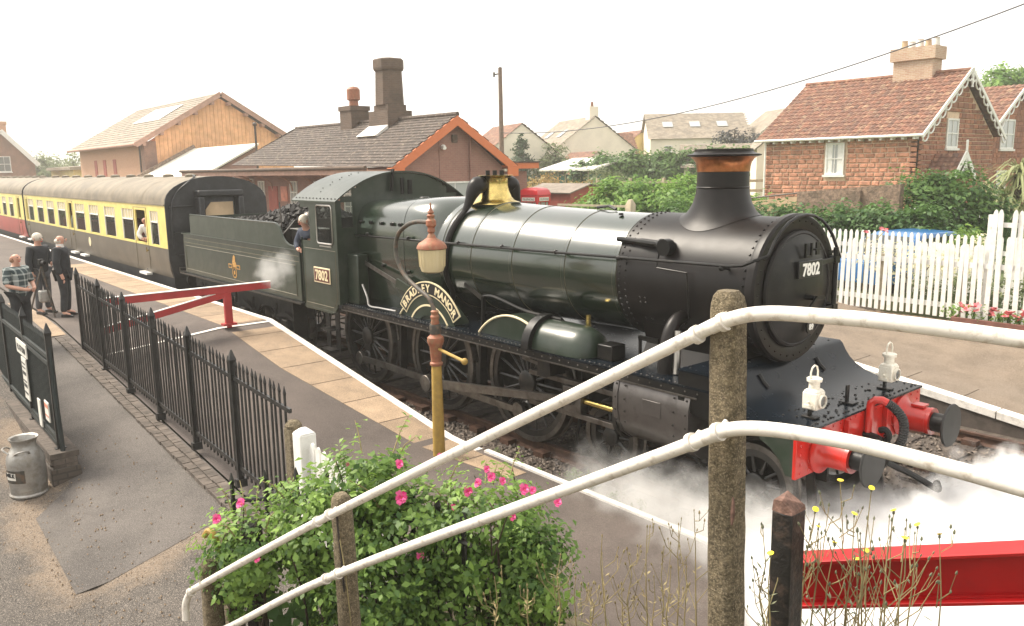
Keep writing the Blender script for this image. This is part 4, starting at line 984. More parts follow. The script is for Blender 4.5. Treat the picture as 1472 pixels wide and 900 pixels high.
# coal heap
rs = np.random.RandomState(11); mb = MB()
def hz(x, y): return 2.55+.55*math.exp(-((x+12.9)/1.0)**2)*(1-(y/1.25)**2)+.22*math.exp(-((x+14.8)/1.5)**2)
mb.grid(lambda x, y: (x, y, hz(x, y)-.06), [-17+.2*i for i in range(27)], [-1.15+.23*i for i in range(11)])
for i in range(1300):
    x = rs.uniform(-16.8, -11.8); y = rs.uniform(-1.12, 1.12); s_ = rs.uniform(.05, .13); q = rs.uniform(.6, 1.3, (6,)); a = rs.uniform(0, 6.28); ca, sa = math.cos(a), math.sin(a)
    vs = []
    for k, p in enumerate([Vector(p) for p in ((1, 0, 0), (-1, 0, 0), (0, 1, 0), (0, -1, 0), (0, 0, 1), (0, 0, -1))]):
        v = p*s_*q[k]; vs.append((x+v.x*ca-v.y*sa, y+v.x*sa+v.y*ca, hz(x, y)+v.z*.8))
    mb.add(vs, tri)
ob('coal', mb, 'coal', tn, kind='stuff', smooth=0, fixn=False)
# crest: standing lion over a wheel between two bars
CXX, CZZ, yq = -14.28, 1.76, -YT-.004
cr = ob('crest', MB().lathe([(.10, -.003), (.13, -.003), (.13, .0), (.10, 0)], (CXX, yq, CZZ-.14), 'y', 24, caps=False), 'crest_gold', tn, label='gold lion crest')
for s in (-1, 1):
    a_, b_ = sorted((CXX+s*.34, CXX+s*.13)); ob('crest_bar', B(a_, b_, yq-.002, yq, CZZ-.05, CZZ+.05), 'crest_gold', cr); ob('crest_field', B(a_+.03, b_-.03, yq-.004, yq-.0025, CZZ-.025, CZZ+.025), 'green_paint', cr)
ob('crest_lion', MB().prism([(CXX-.08, CZZ-.05), (CXX-.1, CZZ+.1), (CXX-.05, CZZ+.22), (CXX+.02, CZZ+.27), (CXX+.08, CZZ+.22), (CXX+.07, CZZ+.12), (CXX+.13, CZZ+.08), (CXX+.1, CZZ-.05)], 'y', yq-.003, yq), 'crest_gold', cr)
ob('crest_hub', MB().lathe([(0, -.004), (.05, -.004), (.05, 0)], (CXX, yq, CZZ-.14), 'y', 14), 'crest_gold', cr)
# ================================================================== carriages
def carriage(name, label, x1, x0, wins, doors, low, up, endcap):
    t = thing(name, label, 'railway carriage', ((x0+x1)/2, 0, 0))
    YS = 1.40
    ob('underframe', B(x0+.3, x1-.3, -1.2, 1.2, .62, 1.12), 'carriage_black', t)
    ob('floor', B(x0+.05, x1-.05, -1.3, 1.3, 1.13, 1.22), 'carriage_black', t)
    for s in (-1, 1):
        ya, yb = sorted((s*1.36, s*YS))
        ob('lower_panel', MB().prism([(s*1.31, 1.10), (s*1.37, 1.3), (s*YS, 1.6), (s*YS, 1.885), (s*1.36, 1.885), (s*1.33, 1.5), (s*1.28, 1.12)], 'x', x0, x1), low, t, smooth=40)
        m = MB().box(x0, x1, ya, yb, 1.887, 1.955).box(x0, x1, ya, yb, 2.87, 3.06)
        edges = sorted(wins+doors)
        px_ = x0
        for a, b in edges:
            m.box(px_, a, ya, yb, 1.955, 2.87); px_ = b
        m.box(px_, x1, ya, yb, 1.955, 2.87)
        ob('upper_panel', m, up, t, smooth=0)
        ob('waist_line', B(x0, x1, min(s*YS, s*(YS+.006)), max(s*YS, s*(YS+.006)), 1.875, 1.892), 'lining', t)
        ob('gutter', B(x0, x1, min(s*YS, s*(YS+.02)), max(s*YS, s*(YS+.02)), 3.035, 3.07), 'carriage_roof', t)
        if s == -1:
            for a, b in wins:
                yp = s*1.375
                wd = ob('window', MB().bar((a+.015, s*1.395, 1.96), (a+.015, s*1.395, 2.865), .03, .03).bar((b-.015, s*1.395, 1.96), (b-.015, s*1.395, 2.865), .03, .03).bar((a, s*1.395, 2.575), (b, s*1.395, 2.575), .03, .035), 'letter_white', t)
                ob('pane', B(a, b, yp-.003, yp+.003, 1.957, 2.558), 'pane', wd)
                ob('toplight', B(a+.03, b-.03, yp-.003, yp+.003, 2.595, 2.868), 'glass_lamp', wd)
                n = 2
                for q in range(1, 4): ob('toplight_bar', B(a+(b-a)*q/4-.012, a+(b-a)*q/4+.012, yp-.012, yp-.004, 2.595, 2.868), 'letter_white', wd)
            for a, b in doors:
                d_ = ob('door', MB().tube([(a-.12, s*1.402, 1.2), (a-.12, s*1.402, 2.95), (b+.12, s*1.402, 2.95), (b+.12, s*1.402, 1.2)], .008, 4), 'lining', t)
                ob('handle', MB().cyl((b+.05, s*1.40, 1.75), (b+.05, s*1.45, 1.75), .02, n=6).bar((b+.05, s*1.45, 1.70), (b+.05, s*1.45, 1.84), .02, .02), 'brass', d_)
        else:
            ob('side_glazing', B(x0+.2, x1-.2, 1.375-.003, 1.375+.003, 1.957, 2.868), 'pane', t)
    # seats and a corridor partition inside
    ob('partition', B(x0+.1, x1-.1, .55, .58, 1.22, 3.0), 'curtain', t)
    xx = x0+1
    while xx < x1-1.5:
        ob('seat', MB().box(xx, xx+.12, -1.25, .5, 1.25, 2.3).box(xx-.45, xx+.55, -1.25, .5, 1.25, 1.62), 'carriage_red', t, bevel=.04); xx += 1.95
    ry_ = [(1.40*math.cos(R(a)), 3.05+.74*math.sin(R(a))**.85) for a in range(0, 181, 9)]
    rf = ob('roof', MB().prism(ry_, 'x', x0-.02, x1+.02), 'carriage_roof', t, smooth=50)
    for k in range(10):
        x = x0+1.2+k*(x1-x0-2.4)/9
        ob('roof_vent', MB().lathe([(.16, 3.74), (.15, 3.84), (.05, 3.87), (0, 3.87)], (x, -.25, 0), 'z', 12), 'carriage_roof', rf)
    for k in range(6):
        x = x0+2+k*3.2; ob('roof_rib', MB().loft([[(xq, p[0]*1.003, p[1]+.006) for p in ry_] for xq in (x-.02, x+.02)], closed=False, caps=False), 'carriage_roof', rf)
    # end wall with corridor connection
    ep = [(s*y, z) for s, y, z in ((-1, 1.30, 1.1), (-1, 1.40, 1.6), (-1, 1.40, 3.05))]+[(-p[0], p[1]) for p in ry_[1:-1]]+[(1.40, 3.05), (1.40, 1.6), (1.30, 1.1)]
    e1 = ob('end_wall', MB().prism(ep, 'x', x1, x1+.05), 'carriage_black', t, smooth=0)
    ob('end_wall', MB().prism(ep, 'x', x0-.05, x0), 'carriage_black', t, smooth=0)
    if endcap:
        X = x1+.05
        ob('corridor_connection', MB().box(X, X+.35, -.62, -.46, 1.2, 3.25).box(X, X+.35, .46, .62, 1.2, 3.25).box(X, X+.35, -.62, .62, 3.25, 3.42), 'carriage_black', e1, bevel=.04)
        ob('corridor_door', B(X, X+.03, -.45, .45, 1.2, 3.24), 'cloth_grey', e1)
        ob('corridor_board', MB().prism([(-.42, 2.35), (.34, 2.35), (.34, 3.1), (-.26, 3.1), (-.42, 2.9)], 'x', X+.2, X+.23), 'wall_tan', e1)
        ob('alarm_pipe', MB().tube(catm([(X+.05, -1.28, 1.9), (X+.06, -1.26, 2.9), (X+.06, -1.1, 3.35), (X+.04, -.8, 3.62), (X-.2, -.5, 3.78), (X-.6, -.4, 3.82)], 5), .022, 6), 'carriage_black', e1)
        ob('alarm_pipe', MB().tube(catm([(X+.05, -1.3, 3.0), (X+.06, -.7, 3.02)], 3), .025, 6), 'carriage_black', e1)
        ob('lamp_bracket', MB().tube([(X+.03, -1.16, 1.28), (X+.03, -1.0, 1.28), (X+.03, -.98, 1.36), (X+.03, -1.16, 1.38), (X+.03, -1.16, 1.28)], .018, 6), 'steel', e1)
        for s in (-1, 1):
            for zz in (1.7, 2.3): ob('end_step', B(X, X+.1, s*1.1-.12, s*1.1+.12, zz, zz+.03), 'carriage_black', e1)
        for s in (-1, 1): ob('buffer', MB().lathe([(.14, X), (.12, X+.3), (.22, X+.32), (.22, X+.35), (0, X+.36)], (0, s*.87, 1.05), 'x', 18), 'frame_black', e1)
    for cx in (x0+2.6, x1-2.6):
        ob('bogie_frame', MB().box(cx-1.7, cx+1.7, -1.0, -.92, .35, .75).box(cx-1.7, cx+1.7, .92, 1.0, .35, .75).box(cx-.3, cx+.3, -.95, .95, .4, .62), 'frame_black', t)
        for e in (-1.3, 1.3):
            for s in (-1, 1): inst(bw[1], 'wheel', t, (cx+e, s*.76, .457))
    for a, b in doors+[wins[len(wins)//2]]:
        ob('step_end', B((a+b)/2-.35, (a+b)/2+.35, -1.46, -1.30, 1.03, 1.09), 'white_paint', t)
    return t
w1 = [(-19.84, -19.13), (-22.64, -21.45), (-24.69, -23.45), (-26.68, -25.45), (-28.72, -27.36), (-31.62, -30.28), (-33.60, -32.32), (-35.62, -34.36), (-37.55, -36.44)]
c1 = carriage('railway_carriage', 'cream and brown railway carriage coupled behind the green tender', -18.5, -38.5, w1, [(-21.27, -20.30), (-29.75, -29.25), (-38.15, -37.85)], 'carriage_brown', 'cream_paint', True)
rd = ob('roundel', MB().lathe([(0, -1.406), (.16, -1.406), (.16, -1.40)], (-27.0, 0, 1.6), 'y', 18), 'letter_cream', c1)
w2 = [(-39.0-1.5-i*2.0, -39.0-.4-i*2.0) for i in range(1, 9)]
c2 = carriage('railway_carriage', 'cream and red railway carriage, the far one at the left edge', -38.9, -57.5, [(a, b) for a, b in w2], [(-40.3, -39.8)], 'carriage_red', 'cream_paint', False)

# ================================================================== station building and sheds
def window(parent, axis, p, a0, a1, z0, z1, sg, glass='glass_sky', bars=(1, 1), fr='white_paint', sill=True, fw=.06, depth=.05):
    """sash window on a wall plane (axis = wall normal axis, p = plane, sg = outward sign)"""
    def bx(m, u0, u1, w0, w1, d0, d1):
        q0, q1 = sorted((p+sg*d0, p+sg*d1))
        return m.box(u0, u1, q0, q1, w0, w1) if axis == 'y' else m.box(q0, q1, u0, u1, w0, w1)
    m = MB(); bx(m, a0, a0+fw, z0, z1, .004, depth); bx(m, a1-fw, a1, z0, z1, .004, depth); bx(m, a0+fw, a1-fw, z1-fw, z1, .004, depth); bx(m, a0+fw, a1-fw, z0, z0+fw, .004, depth)
    for i in range(1, bars[0]+1):
        u = a0+(a1-a0)*i/(bars[0]+1); bx(m, u-.015, u+.015, z0+fw, z1-fw, .014, depth-.01)
    for i in range(1, bars[1]+1):
        z = z0+(z1-z0)*i/(bars[1]+1); bx(m, a0+fw, a1-fw, z-.025, z+.025, .012, depth-.004)
    wd = ob('window', m, fr, parent, smooth=0)
    ob('pane', bx(MB(), a0+fw, a1-fw, z0+fw, z1-fw, .003, .012), glass, wd, smooth=0)
    if sill: ob('sill', bx(MB(), a0-.08, a1+.08, z0-.1, z0-.005, .003, depth+.06), fr, wd, smooth=0)
    return wd
def tiles(p00, p10, p01, p11, nu, nv, th, rs, wavy=0., gap=.0):
    """overlapping tiles on a roof slope; p00-p10 eave, p01-p11 ridge; per-face tint"""
    p00, p10, p01, p11 = map(Vector, (p00, p10, p01, p11)); nrm = (p10-p00).cross(p01-p00).normalized()
    if nrm.z < 0: nrm = -nrm
    mb = MB(); mb.t = []
    def P(u, v): return (p00*(1-u)+p10*u)*(1-v)+(p01*(1-u)+p11*u)*v
    for j in range(nv):
        v0, v1 = j/nv, min(1, (j+1.12)/nv)
        for i in range(nu):
            off = .5*(j % 2)/nu if not wavy else 0
            u0, u1 = max(0, i/nu-off), min(1, (i+1)/nu-off)
            lift = th*(1+.5*rs.rand())
            a, b, c, d = P(u0, v0), P(u1, v0), P(u1, v1), P(u0, v1)
            e = (b-a)*.02*gap
            if wavy:
                mm = (a+b)/2+nrm*wavy; nn = (d+c)/2+nrm*wavy
                mb.add([a, b, c, d, a+nrm*lift, mm+nrm*lift, b+nrm*lift, d+nrm*.004, nn+nrm*.004, c+nrm*.004], [(4, 5, 8, 7), (5, 6, 9, 8), (0, 1, 6, 5, 4)]); k = 3
            else:
                mb.add([a+e, b-e, c-e, d+e, a+e+nrm*lift, b-e+nrm*lift, c-e+nrm*.004, d+e+nrm*.004], [(4, 5, 6, 7), (0, 1, 5, 4), (1, 2, 6, 5), (0, 4, 7, 3)]); k = 4
            mb.t += [float(np.clip(rs.normal(.4, .3), 0, 1))]*k
    return mb
rs = np.random.RandomState(5)
stn = thing('station_building', 'maroon brick station building with mossy slate roof and orange gable boards', 'building', (-29, 11, .9))
wl = ob('wall', MB().box(-37.9, -22.3, 8.4, 13.2, .9, 4.0), 'brick_maroon', stn, smooth=0)
gw = ob('gable_wall', MB().prism([(8.4, 4.001), (13.2, 4.001), (10.8, 5.72)], 'x', -22.5, -22.297), 'brick_maroon', stn, smooth=0)
EZ, RZ, XR = 3.98, 5.93, -21.9
ob('roof', tiles((-37.3, 7.75, EZ+.25), (XR, 7.75, EZ), (-35.9, 10.75, RZ+.1), (XR, 10.75, RZ), 52, 17, .02, rs), 'roof_slate', stn, smooth=0, kind='stuff', fixn=False)
ob('roof', tiles((-37.3, 13.75, EZ+.25), (XR, 13.75, EZ), (-35.9, 10.75, RZ+.1), (XR, 10.75, RZ), 40, 12, .02, rs), 'roof_slate', stn, smooth=0, kind='stuff', fixn=False)
ob('roof_hip', tiles((-37.3, 7.75, EZ+.25), (-37.3, 13.75, EZ+.25), (-35.92, 10.6, RZ+.09), (-35.92, 10.9, RZ+.09), 20, 10, .02, rs), 'roof_slate', stn, smooth=0, fixn=False)
ob('ridge_tile', MB().tube([(-35.95, 10.75, RZ+.12), (XR, 10.75, RZ+.03)], .09, 8), 'roof_slate', stn)
for s in (-1, 1):
    yo = 10.75+s*3.02; ya = 10.75
    ob('bargeboard', MB().add([(XR+.0, yo, EZ-.02), (XR+.0, ya, RZ-.02), (XR+.0, ya, RZ-.40), (XR+.0, yo-s*.55, EZ-.02-.02), (XR-.06, yo, EZ-.02), (XR-.06, ya, RZ-.02), (XR-.06, ya, RZ-.40), (XR-.06, yo-s*.55, EZ-.04)], [(0, 1, 2, 3), (7, 6, 5, 4), (0, 4, 5, 1), (3, 2, 6, 7), (0, 3, 7, 4)]), 'orange_paint', stn, smooth=0)
    ob('barge_foot', B(XR-.05, XR+.003, min(yo, yo-s*.55), max(yo, yo-s*.55), EZ-.42, EZ-.035), 'orange_paint', stn)
    ob('soffit', MB().add([(XR-.07, yo, EZ-.05), (XR-.07, ya, RZ-.05), (-22.29, ya, RZ-.05), (-22.29, yo, EZ-.05)], [(0, 1, 2, 3)]), 'orange_paint', stn)
ob('gable_panel', MB().box(-22.296, -22.27, 10.1, 10.13, 2.2, 5.2).box(-22.296, -22.27, 11.55, 11.58, 2.2, 4.9), 'brick_maroon', stn)
window(stn, 'x', -22.297, 10.0, 11.6, 2.5, 3.4, 1, bars=(1, 0))
ob('security_camera', MB().cyl((-22.25, 10.24, 4.72), (-21.95, 10.14, 4.68), .07, n=10).cyl((-22.3, 10.3, 4.72), (-22.2, 10.25, 4.72), .1, n=10), 'white_paint', stn)
ob('alarm_box', B(-22.296, -22.2, 10.7, 10.95, 4.9, 5.2), 'brick_brown', stn, bevel=.03)
ob('downpipe', MB().cyl((-22.2, 11.55, .95), (-22.2, 11.55, 5.2), .035, n=8), 'brick_maroon', stn)
ob('outshot', B(-26, -22.8, 13.21, 15.0, .9, 3.75), 'brick_maroon', stn)
ob('outshot_fascia', MB().box(-26.2, -22.4, 13.78, 15.35, 3.86, 4.1), 'orange_paint', stn)
ob('outshot_roof', B(-26.2, -22.35, 13.76, 15.38, 4.101, 4.16), 'roof_slate', stn)
# canopy along the platform front
cn = ob('canopy', B(-42.3, -22.2, 6.9, 8.3, 3.84, 3.90), 'fascia_pink', stn)
ob('canopy_fascia', MB().box(-42.3, -22.2, 6.86, 6.898, 3.72, 3.96).box(-42.34, -42.305, 6.9, 8.3, 3.72, 3.96), 'fascia_pink', cn)
ob('gutter', MB().tube([(-42.3, 6.80, 3.98), (-22.2, 6.80, 3.98)], .07, 8), 'brick_brown', cn)
for k in range(9): ob('canopy_bracket', MB().tube(catm([(-40.5+k*2.2, 8.38, 3.0), (-40.5+k*2.2, 8.2, 3.45), (-40.5+k*2.2, 7.5, 3.75), (-40.5+k*2.2, 7.0, 3.82)], 4), .04, 6), 'fascia_pink', cn)
for xa, xb in ((-35.6, -34.85), (-31.95, -31.2), (-29.5, -28.5), (-26.8, -25.8)):
    window(stn, 'y', 8.399, xa, xb, 1.9, 3.45, -1, bars=(1, 2))
ob('door', B(-34.4, -33.4, 8.36, 8.398, .96, 3.2), 'shed_red', stn)
sg_ = ob('notice_board', B(-36.7, -36.1, 8.3, 8.398, 3.0, 3.55), 'white_paint', stn)
ob('notice', B(-36.64, -36.16, 8.29, 8.299, 3.05, 3.5), 'ink', sg_)
ob('wall_poster', B(-33.0, -32.3, 8.36, 8.398, 2.5, 3.2), 'sign_orange', stn)  # poster: plain orange board on the front wall
ob('wall_lamp', MB().ball((-37.6, 7.9, 3.5), .16, 12, 8), 'white_paint', stn)
# chimneys
ck = ob('chimney', MB().box(-27.55, -26.0, 10.15, 11.35, 5.2, 6.35).box(-27.35, -26.2, 10.3, 11.2, 6.35, 6.6).loft([[(-26.78+.62*c*k_, 10.75+.55*s_*k_, z) for c, s_ in ((-1, -.55), (-.55, -1), (.55, -1), (1, -.55), (1, .55), (.55, 1), (-.55, 1), (-1, .55))] for z, k_ in ((6.6, .94), (8.0, .86), (8.02, .95), (8.12, 1.0), (8.45, 1.0), (8.5, .92))]), 'brick_brown', stn, smooth=0)
ob('chimney_flashing', MB().prism([(9.6, 5.26), (10.16, 5.6), (10.16, 5.75), (9.5, 5.3)], 'x', -27.6, -26.0), 'lead_white', ck)
c2_ = ob('chimney', MB().box(-30.4, -29.35, 10.3, 11.2, 5.6, 6.55).box(-30.45, -29.3, 10.25, 11.25, 6.55, 6.75), 'brick_brown', stn, smooth=0)
ob('chimney_pot', MB().lathe([(.22, 6.75), (.20, 7.0), (.30, 7.05), (.30, 7.5), (.22, 7.6), (.0, 7.65)], (-29.87, 10.75, 0), 'z', 16), 'lamp_brown', c2_)
ob('vent_pipe', MB().cyl((-38.2, 9.5, 3.9), (-38.2, 9.5, 6.3), .06, n=8).ball((-38.2, 9.5, 6.35), .12, 8, 6), 'post_iron', stn)

# goods shed
gs = thing('goods_shed', 'tall orange timber gabled goods shed with pale slate roof behind the carriages', 'building', (-72, 16, .9))
ob('wall', B(-82.5, -62.0, 10.7, 22.3, .9, 6.1), 'brick_orange', gs, smooth=0)
ob('corner_pier', B(-62.6, -61.75, 10.6, 11.5, .9, 6.3), 'brick_red_old', gs)
AY, AZ = 16.58, 10.0
for k in range(36):
    y0 = 11.5+k*.31; y1 = y0+.29
    def top(y): return 9.75-(abs(y-AY))*.615
    ob('plank', MB().add([(-61.93, y0, 3.4), (-61.93, y1, 3.4), (-61.93, y1, top(y1)), (-61.93, y0, top(y0)), (-61.88+.01*(k % 2), y0, 3.4), (-61.88+.01*(k % 2), y1, 3.4), (-61.88+.01*(k % 2), y1, top(y1)), (-61.88+.01*(k % 2), y0, top(y0))], [(0, 3, 2, 1), (4, 5, 6, 7), (0, 1, 5, 4), (1, 2, 6, 5), (2, 3, 7, 6), (3, 0, 4, 7)]), 'timber_orange', gs, smooth=0)
ob('gable_backing', MB().prism([(10.75, 6.1), (22.3, 6.1), (AY, 9.7)], 'x', -62.2, -61.95), 'orange_paint', gs, smooth=0)
ob('roof', tiles((-83.2, 9.9, 6.1), (-61.2, 9.9, 6.1), (-83.2, AY, AZ+.1), (-61.2, AY, AZ+.1), 44, 18, .03, rs), 'roof_slate_pale', gs, smooth=0, kind='stuff', fixn=False)
ob('roof', tiles((-83.2, 23.3, 6.1), (-61.2, 23.3, 6.1), (-83.2, AY, AZ+.1), (-61.2, AY, AZ+.1), 20, 8, .03, rs), 'roof_slate_pale', gs, smooth=0, kind='stuff', fixn=False)
for s in (-1, 1):
    yo = AY+s*6.7
    ob('bargeboard', MB().bar((-61.25, yo, 6.0), (-61.25, AY, 9.98), .08, .38, (1, 0, 0) if False else (0, 0, 1)), 'fascia_pink', gs)
    for k in range(5): 
        f = (k+.5)/5; ob('purlin_end', B(-61.9, -61.3, yo+(AY-yo)*f-.12, yo+(AY-yo)*f+.12, 6.0+(9.98-6.0)*f-.45, 6.0+(9.98-6.0)*f-.2), 'fascia_pink', gs)
ob('gutter', MB().tube([(-83.2, 9.85, 6.05), (-61.2, 9.85, 6.05)], .12, 8), 'fascia_pink', gs)
ob('downpipe', MB().cyl((-62.9, 10.6, 1), (-62.9, 10.6, 6.0), .07, n=8), 'post_iron', gs)
for xa in (-76.8, -73.8, -70.6):
    ob('slit_window', B(xa-.45, xa+.45, 10.66, 10.699, 2.2, 5.1), 'shed_red', gs)
ob('rooflight', MB().add([(-74, 13.3, 8.21), (-66.5, 13.3, 8.21), (-66.5, 15.4, 9.5), (-74, 15.4, 9.5)], [(0, 1, 2, 3)]), 'lead_white', gs)
lt_ = thing('lean_to_shed', 'white sheeted lean-to roof against the orange shed gable', 'building', (-54, 12, .9))
ob('roof', MB().add([(-60.8, 9.7, 3.5), (-48.5, 9.7, 3.5), (-48.5, 14.0, 5.75), (-60.8, 14.0, 5.75), (-60.8, 9.7, 3.38), (-48.5, 9.7, 3.38), (-48.5, 14.0, 5.63), (-60.8, 14.0, 5.63)], [(0, 1, 2, 3), (4, 7, 6, 5), (0, 4, 5, 1), (1, 5, 6, 2), (2, 6, 7, 3), (3, 7, 4, 0)]), 'canopy_roof', lt_, smooth=0)
ob('wall', MB().prism([(10.0, .9), (14.0, .9), (14.0, 5.5), (10.0, 3.4)], 'x', -60.4, -48.9), 'brick_maroon', lt_, smooth=0)
ob('verge_gutter', MB().bar((-60.95, 9.6, 3.55), (-60.95, 14.1, 5.9), .25, .3), 'wall_grey_brown', lt_)

# brick house with clay tiles and white bargeboards
hs_ = thing('stone_cottage', 'red sandstone cottage with clay tiled roof and white fretted bargeboards', 'house', (-15, 30, .9))
HX0, HX1, HYF, HYB = -18.5, -11.4, 26.33, 34.0
fw_ = ob('front_wall', B(HX0, HX1, HYF, HYF+.3, .9, 4.95), 'mortar', hs_, smooth=0)
sidew = ob('gable_wall', MB().prism([(HYF, .9), (HYB, .9), (HYB, 4.95), (30.17, 7.5), (HYF, 4.95)], 'x', HX1-.3, HX1), 'mortar', hs_, smooth=0)
ob('rear_wall', MB().box(HX0, HX1-.3, HYB-.3, HYB, .9, 4.95).box(HX0, HX0+.3, HYF+.3, HYB-.3, .9, 4.95), 'sandstone_joined', hs_)
# individual stones on the front wall
sm = [meshof('stone', MB().loft([[(-.5, 0, -.5), (.5, 0, -.5), (.5, 0, .5), (-.5, 0, .5)], [(-.49, -.6, -.48), (.49, -.6, -.48), (.49, -.6, .48), (-.49, -.6, .48)], [(-.42+.1*rs.rand(), -1, -.36+.1*rs.rand()), (.42-.1*rs.rand(), -1, -.4+.1*rs.rand()), (.44-.1*rs.rand(), -1, .4-.1*rs.rand()), (-.42+.1*rs.rand(), -1, .4-.1*rs.rand())]]), 'sandstone', 50) for _ in range(4)]
def courses(u0, u1, z0, z1, holes, rs, hh=(.20, .34), ww=(.32, .78)):
    out = []; z = z0
    while z < z1-.05:
        h = min(rs.uniform(*hh), z1-z); u = u0
        while u < u1-.03:
            w_ = min(rs.uniform(*ww), u1-u)
            if u1-u-w_ < .15: w_ = u1-u
            segs = [(u, u+w_)]
            for a, b, c, d in holes:
                if z < d and z+h > c: segs = [q for sg in segs for q in ((sg[0], min(sg[1], a)), (max(sg[0], b), sg[1])) if q[1]-q[0] > .06]
            out += [(a_, b_, z, z+h) for a_, b_ in segs]; u += w_
        z += h
    return out
hole = (-15.50, -14.46, 3.28, 4.86)
for a, b, c, d in courses(HX0, HX1-.02, 1.95, 4.93, [hole], rs, (.16, .25), (.27, .62)):
    inst(sm[rs.randint(4)], 'stone', fw_, ((a+b)/2, HYF+.01, (c+d)/2), (b-a-.042, .05+.02*rs.rand(), d-c-.038))
mb = MB(); mb.t = []
for a, b, c, d in courses(HYF+.02, HYB, 1.4, 7.4, [(28.75, 30.05, 4.4, 5.75), (29.7, 31.0, 2.0, 3.35)], rs, (.16, .27), (.26, .6)):
    lim = 7.45-abs((a+b)/2-30.17)*.668-.1
    if (c+d)/2 > min(lim, 7.3): continue
    d = min(d, lim+.08); o_ = .03+.03*rs.rand()
    mb.add([(HX1, a+.012, c+.012), (HX1, b-.012, c+.012), (HX1, b-.012, d-.012), (HX1, a+.012, d-.012), (HX1+o_, a+.035, c+.03), (HX1+o_, b-.035, c+.035), (HX1+o_, b-.03, d-.03), (HX1+o_, a+.03, d-.035)], [(4, 5, 6, 7), (0, 1, 5, 4), (1, 2, 6, 5), (2, 3, 7, 6), (3, 0, 4, 7)]); mb.t += [float(rs.rand())]*5
ob('stonework', mb, 'sandstone_joined', sidew, smooth=0, kind='stuff', fixn=False)
HRY, HRZ, HEZ = 30.17, 7.72, 4.98
ob('roof', tiles((HX0-.35, 25.95, HEZ), (HX1+.35, 25.95, HEZ), (HX0-.35, HRY, HRZ), (HX1+.35, HRY, HRZ), 34, 17, .025, rs, wavy=.045), 'roof_clay', hs_, smooth=0, kind='stuff', fixn=False)
ob('roof', tiles((HX0-.35, 34.4, HEZ), (HX1+.35, 34.4, HEZ), (HX0-.35, HRY, HRZ), (HX1+.35, HRY, HRZ), 20, 10, .025, rs, wavy=.04), 'roof_clay', hs_, smooth=0, kind='stuff', fixn=False)
ob('ridge_tile', MB().tube([(HX0-.35, HRY, HRZ+.03), (HX1+.35, HRY, HRZ+.03)], .10, 8), 'roof_clay', hs_)
ob('gutter', MB().tube([(HX0-.35, 25.9, HEZ-.03), (HX1+.35, 25.9, HEZ-.03)], .06, 8), 'white_paint', hs_)
for k in range(16): ob('rafter_end', B(HX0+.1+k*.46, HX0+.2+k*.46, 25.98, 26.32, 4.8, 4.92), 'white_paint', hs_)
ob('downpipe', MB().cyl((HX0+.05, 26.2, 1), (HX0+.05, 26.2, 4.9), .05, n=8), 'white_paint', hs_)
def fretted(parent, x, yc, zr, half, ze, scal=8):
    """white bargeboards with a scalloped lower edge, finial and drop"""
    for s in (-1, 1):
        a = Vector((x, yc, zr)); b = Vector((x, yc+s*half, ze)); d = b-a; L = d.length; d.normalize(); nn = Vector((0, -s*d.z, s*d.y)); nn = nn if nn.z < 0 else -nn
        m = MB(); m.bar(a, b, .05, .16, tuple(nn)) 
        bb = ob('bargeboard', m, 'white_paint', parent, smooth=0)
        for k in range(scal):
            p = a+d*(L*(k+.55)/scal)+nn*.17; r_ = L/scal*.42
            pts = [p+d*(r_*math.cos(R(t)))+nn*(r_*.62*math.sin(R(t))) for t in range(-20, 201, 22)]
            ob('fretwork', MB().tube(pts, .032, 6), 'white_paint', bb)
    ob('finial', MB().lathe([(.06, zr-.75), (.04, zr-.65), (.08, zr-.5), (.05, zr-.4), (.05, zr), (.07, zr+.05), (.0, zr+.12)], (x+.03, yc, 0), 'z', 10), 'white_paint', parent)
fretted(hs_, HX1+.36, HRY, HRZ+.05, 4.35, HEZ-.1, 9)
window(hs_, 'y', HYF-.04, -15.42, -14.54, 3.38, 4.77, -1, bars=(1, 1), glass='glass_sky', fw=.08)
ob('curtain', MB().box(-15.34, -15.1, HYF-.055, HYF-.045, 3.46, 4.69).box(-14.86, -14.62, HYF-.055, HYF-.045, 3.46, 4.69), 'white_paint', hs_)
window(hs_, 'x', HX1+.02, 28.82, 29.95, 4.45, 5.70, 1, bars=(1, 1), glass='glass_sky', fw=.08)
window(hs_, 'x', HX1+.02, 29.75, 30.95, 2.05, 3.30, 1, bars=(1, 1), glass='glass_sky', fw=.08)
po = ob('porch', MB().box(HX1, HX1+1.1, 27.05, 27.15, .9, 3.2).box(HX1, HX1+1.1, 28.65, 28.75, .9, 3.2), 'sandstone_joined', hs_)
ob('porch_roof', tiles((HX1, 26.85, 3.15), (HX1+1.25, 26.85, 3.15), (HX1, 27.9, 4.2), (HX1+1.25, 27.9, 4.2), 5, 6, .02, rs, wavy=.03), 'roof_clay', po, smooth=0, fixn=False)
ob('porch_roof', tiles((HX1, 28.95, 3.15), (HX1+1.25, 28.95, 3.15), (HX1, 27.9, 4.2), (HX1+1.25, 27.9, 4.2), 5, 6, .02, rs, wavy=.03), 'roof_clay', po, smooth=0, fixn=False)
for s in (-1, 1): ob('porch_bargeboard', MB().bar((HX1+1.27, 27.9, 4.22), (HX1+1.27, 27.9+s*1.15, 3.08), .05, .2), 'white_paint', po)
ob('porch_fretwork', MB().tube([(HX1+1.27, 27.9, 3.3), (HX1+1.27, 27.9, 4.75)], .05, 8).tube([(HX1+1.27, 27.5, 3.4), (HX1+1.27, 27.75, 3.6), (HX1+1.27, 27.9, 3.9)], .03, 6).tube([(HX1+1.27, 28.3, 3.4), (HX1+1.27, 28.05, 3.6), (HX1+1.27, 27.9, 3.9)], .03, 6), 'white_paint', po)
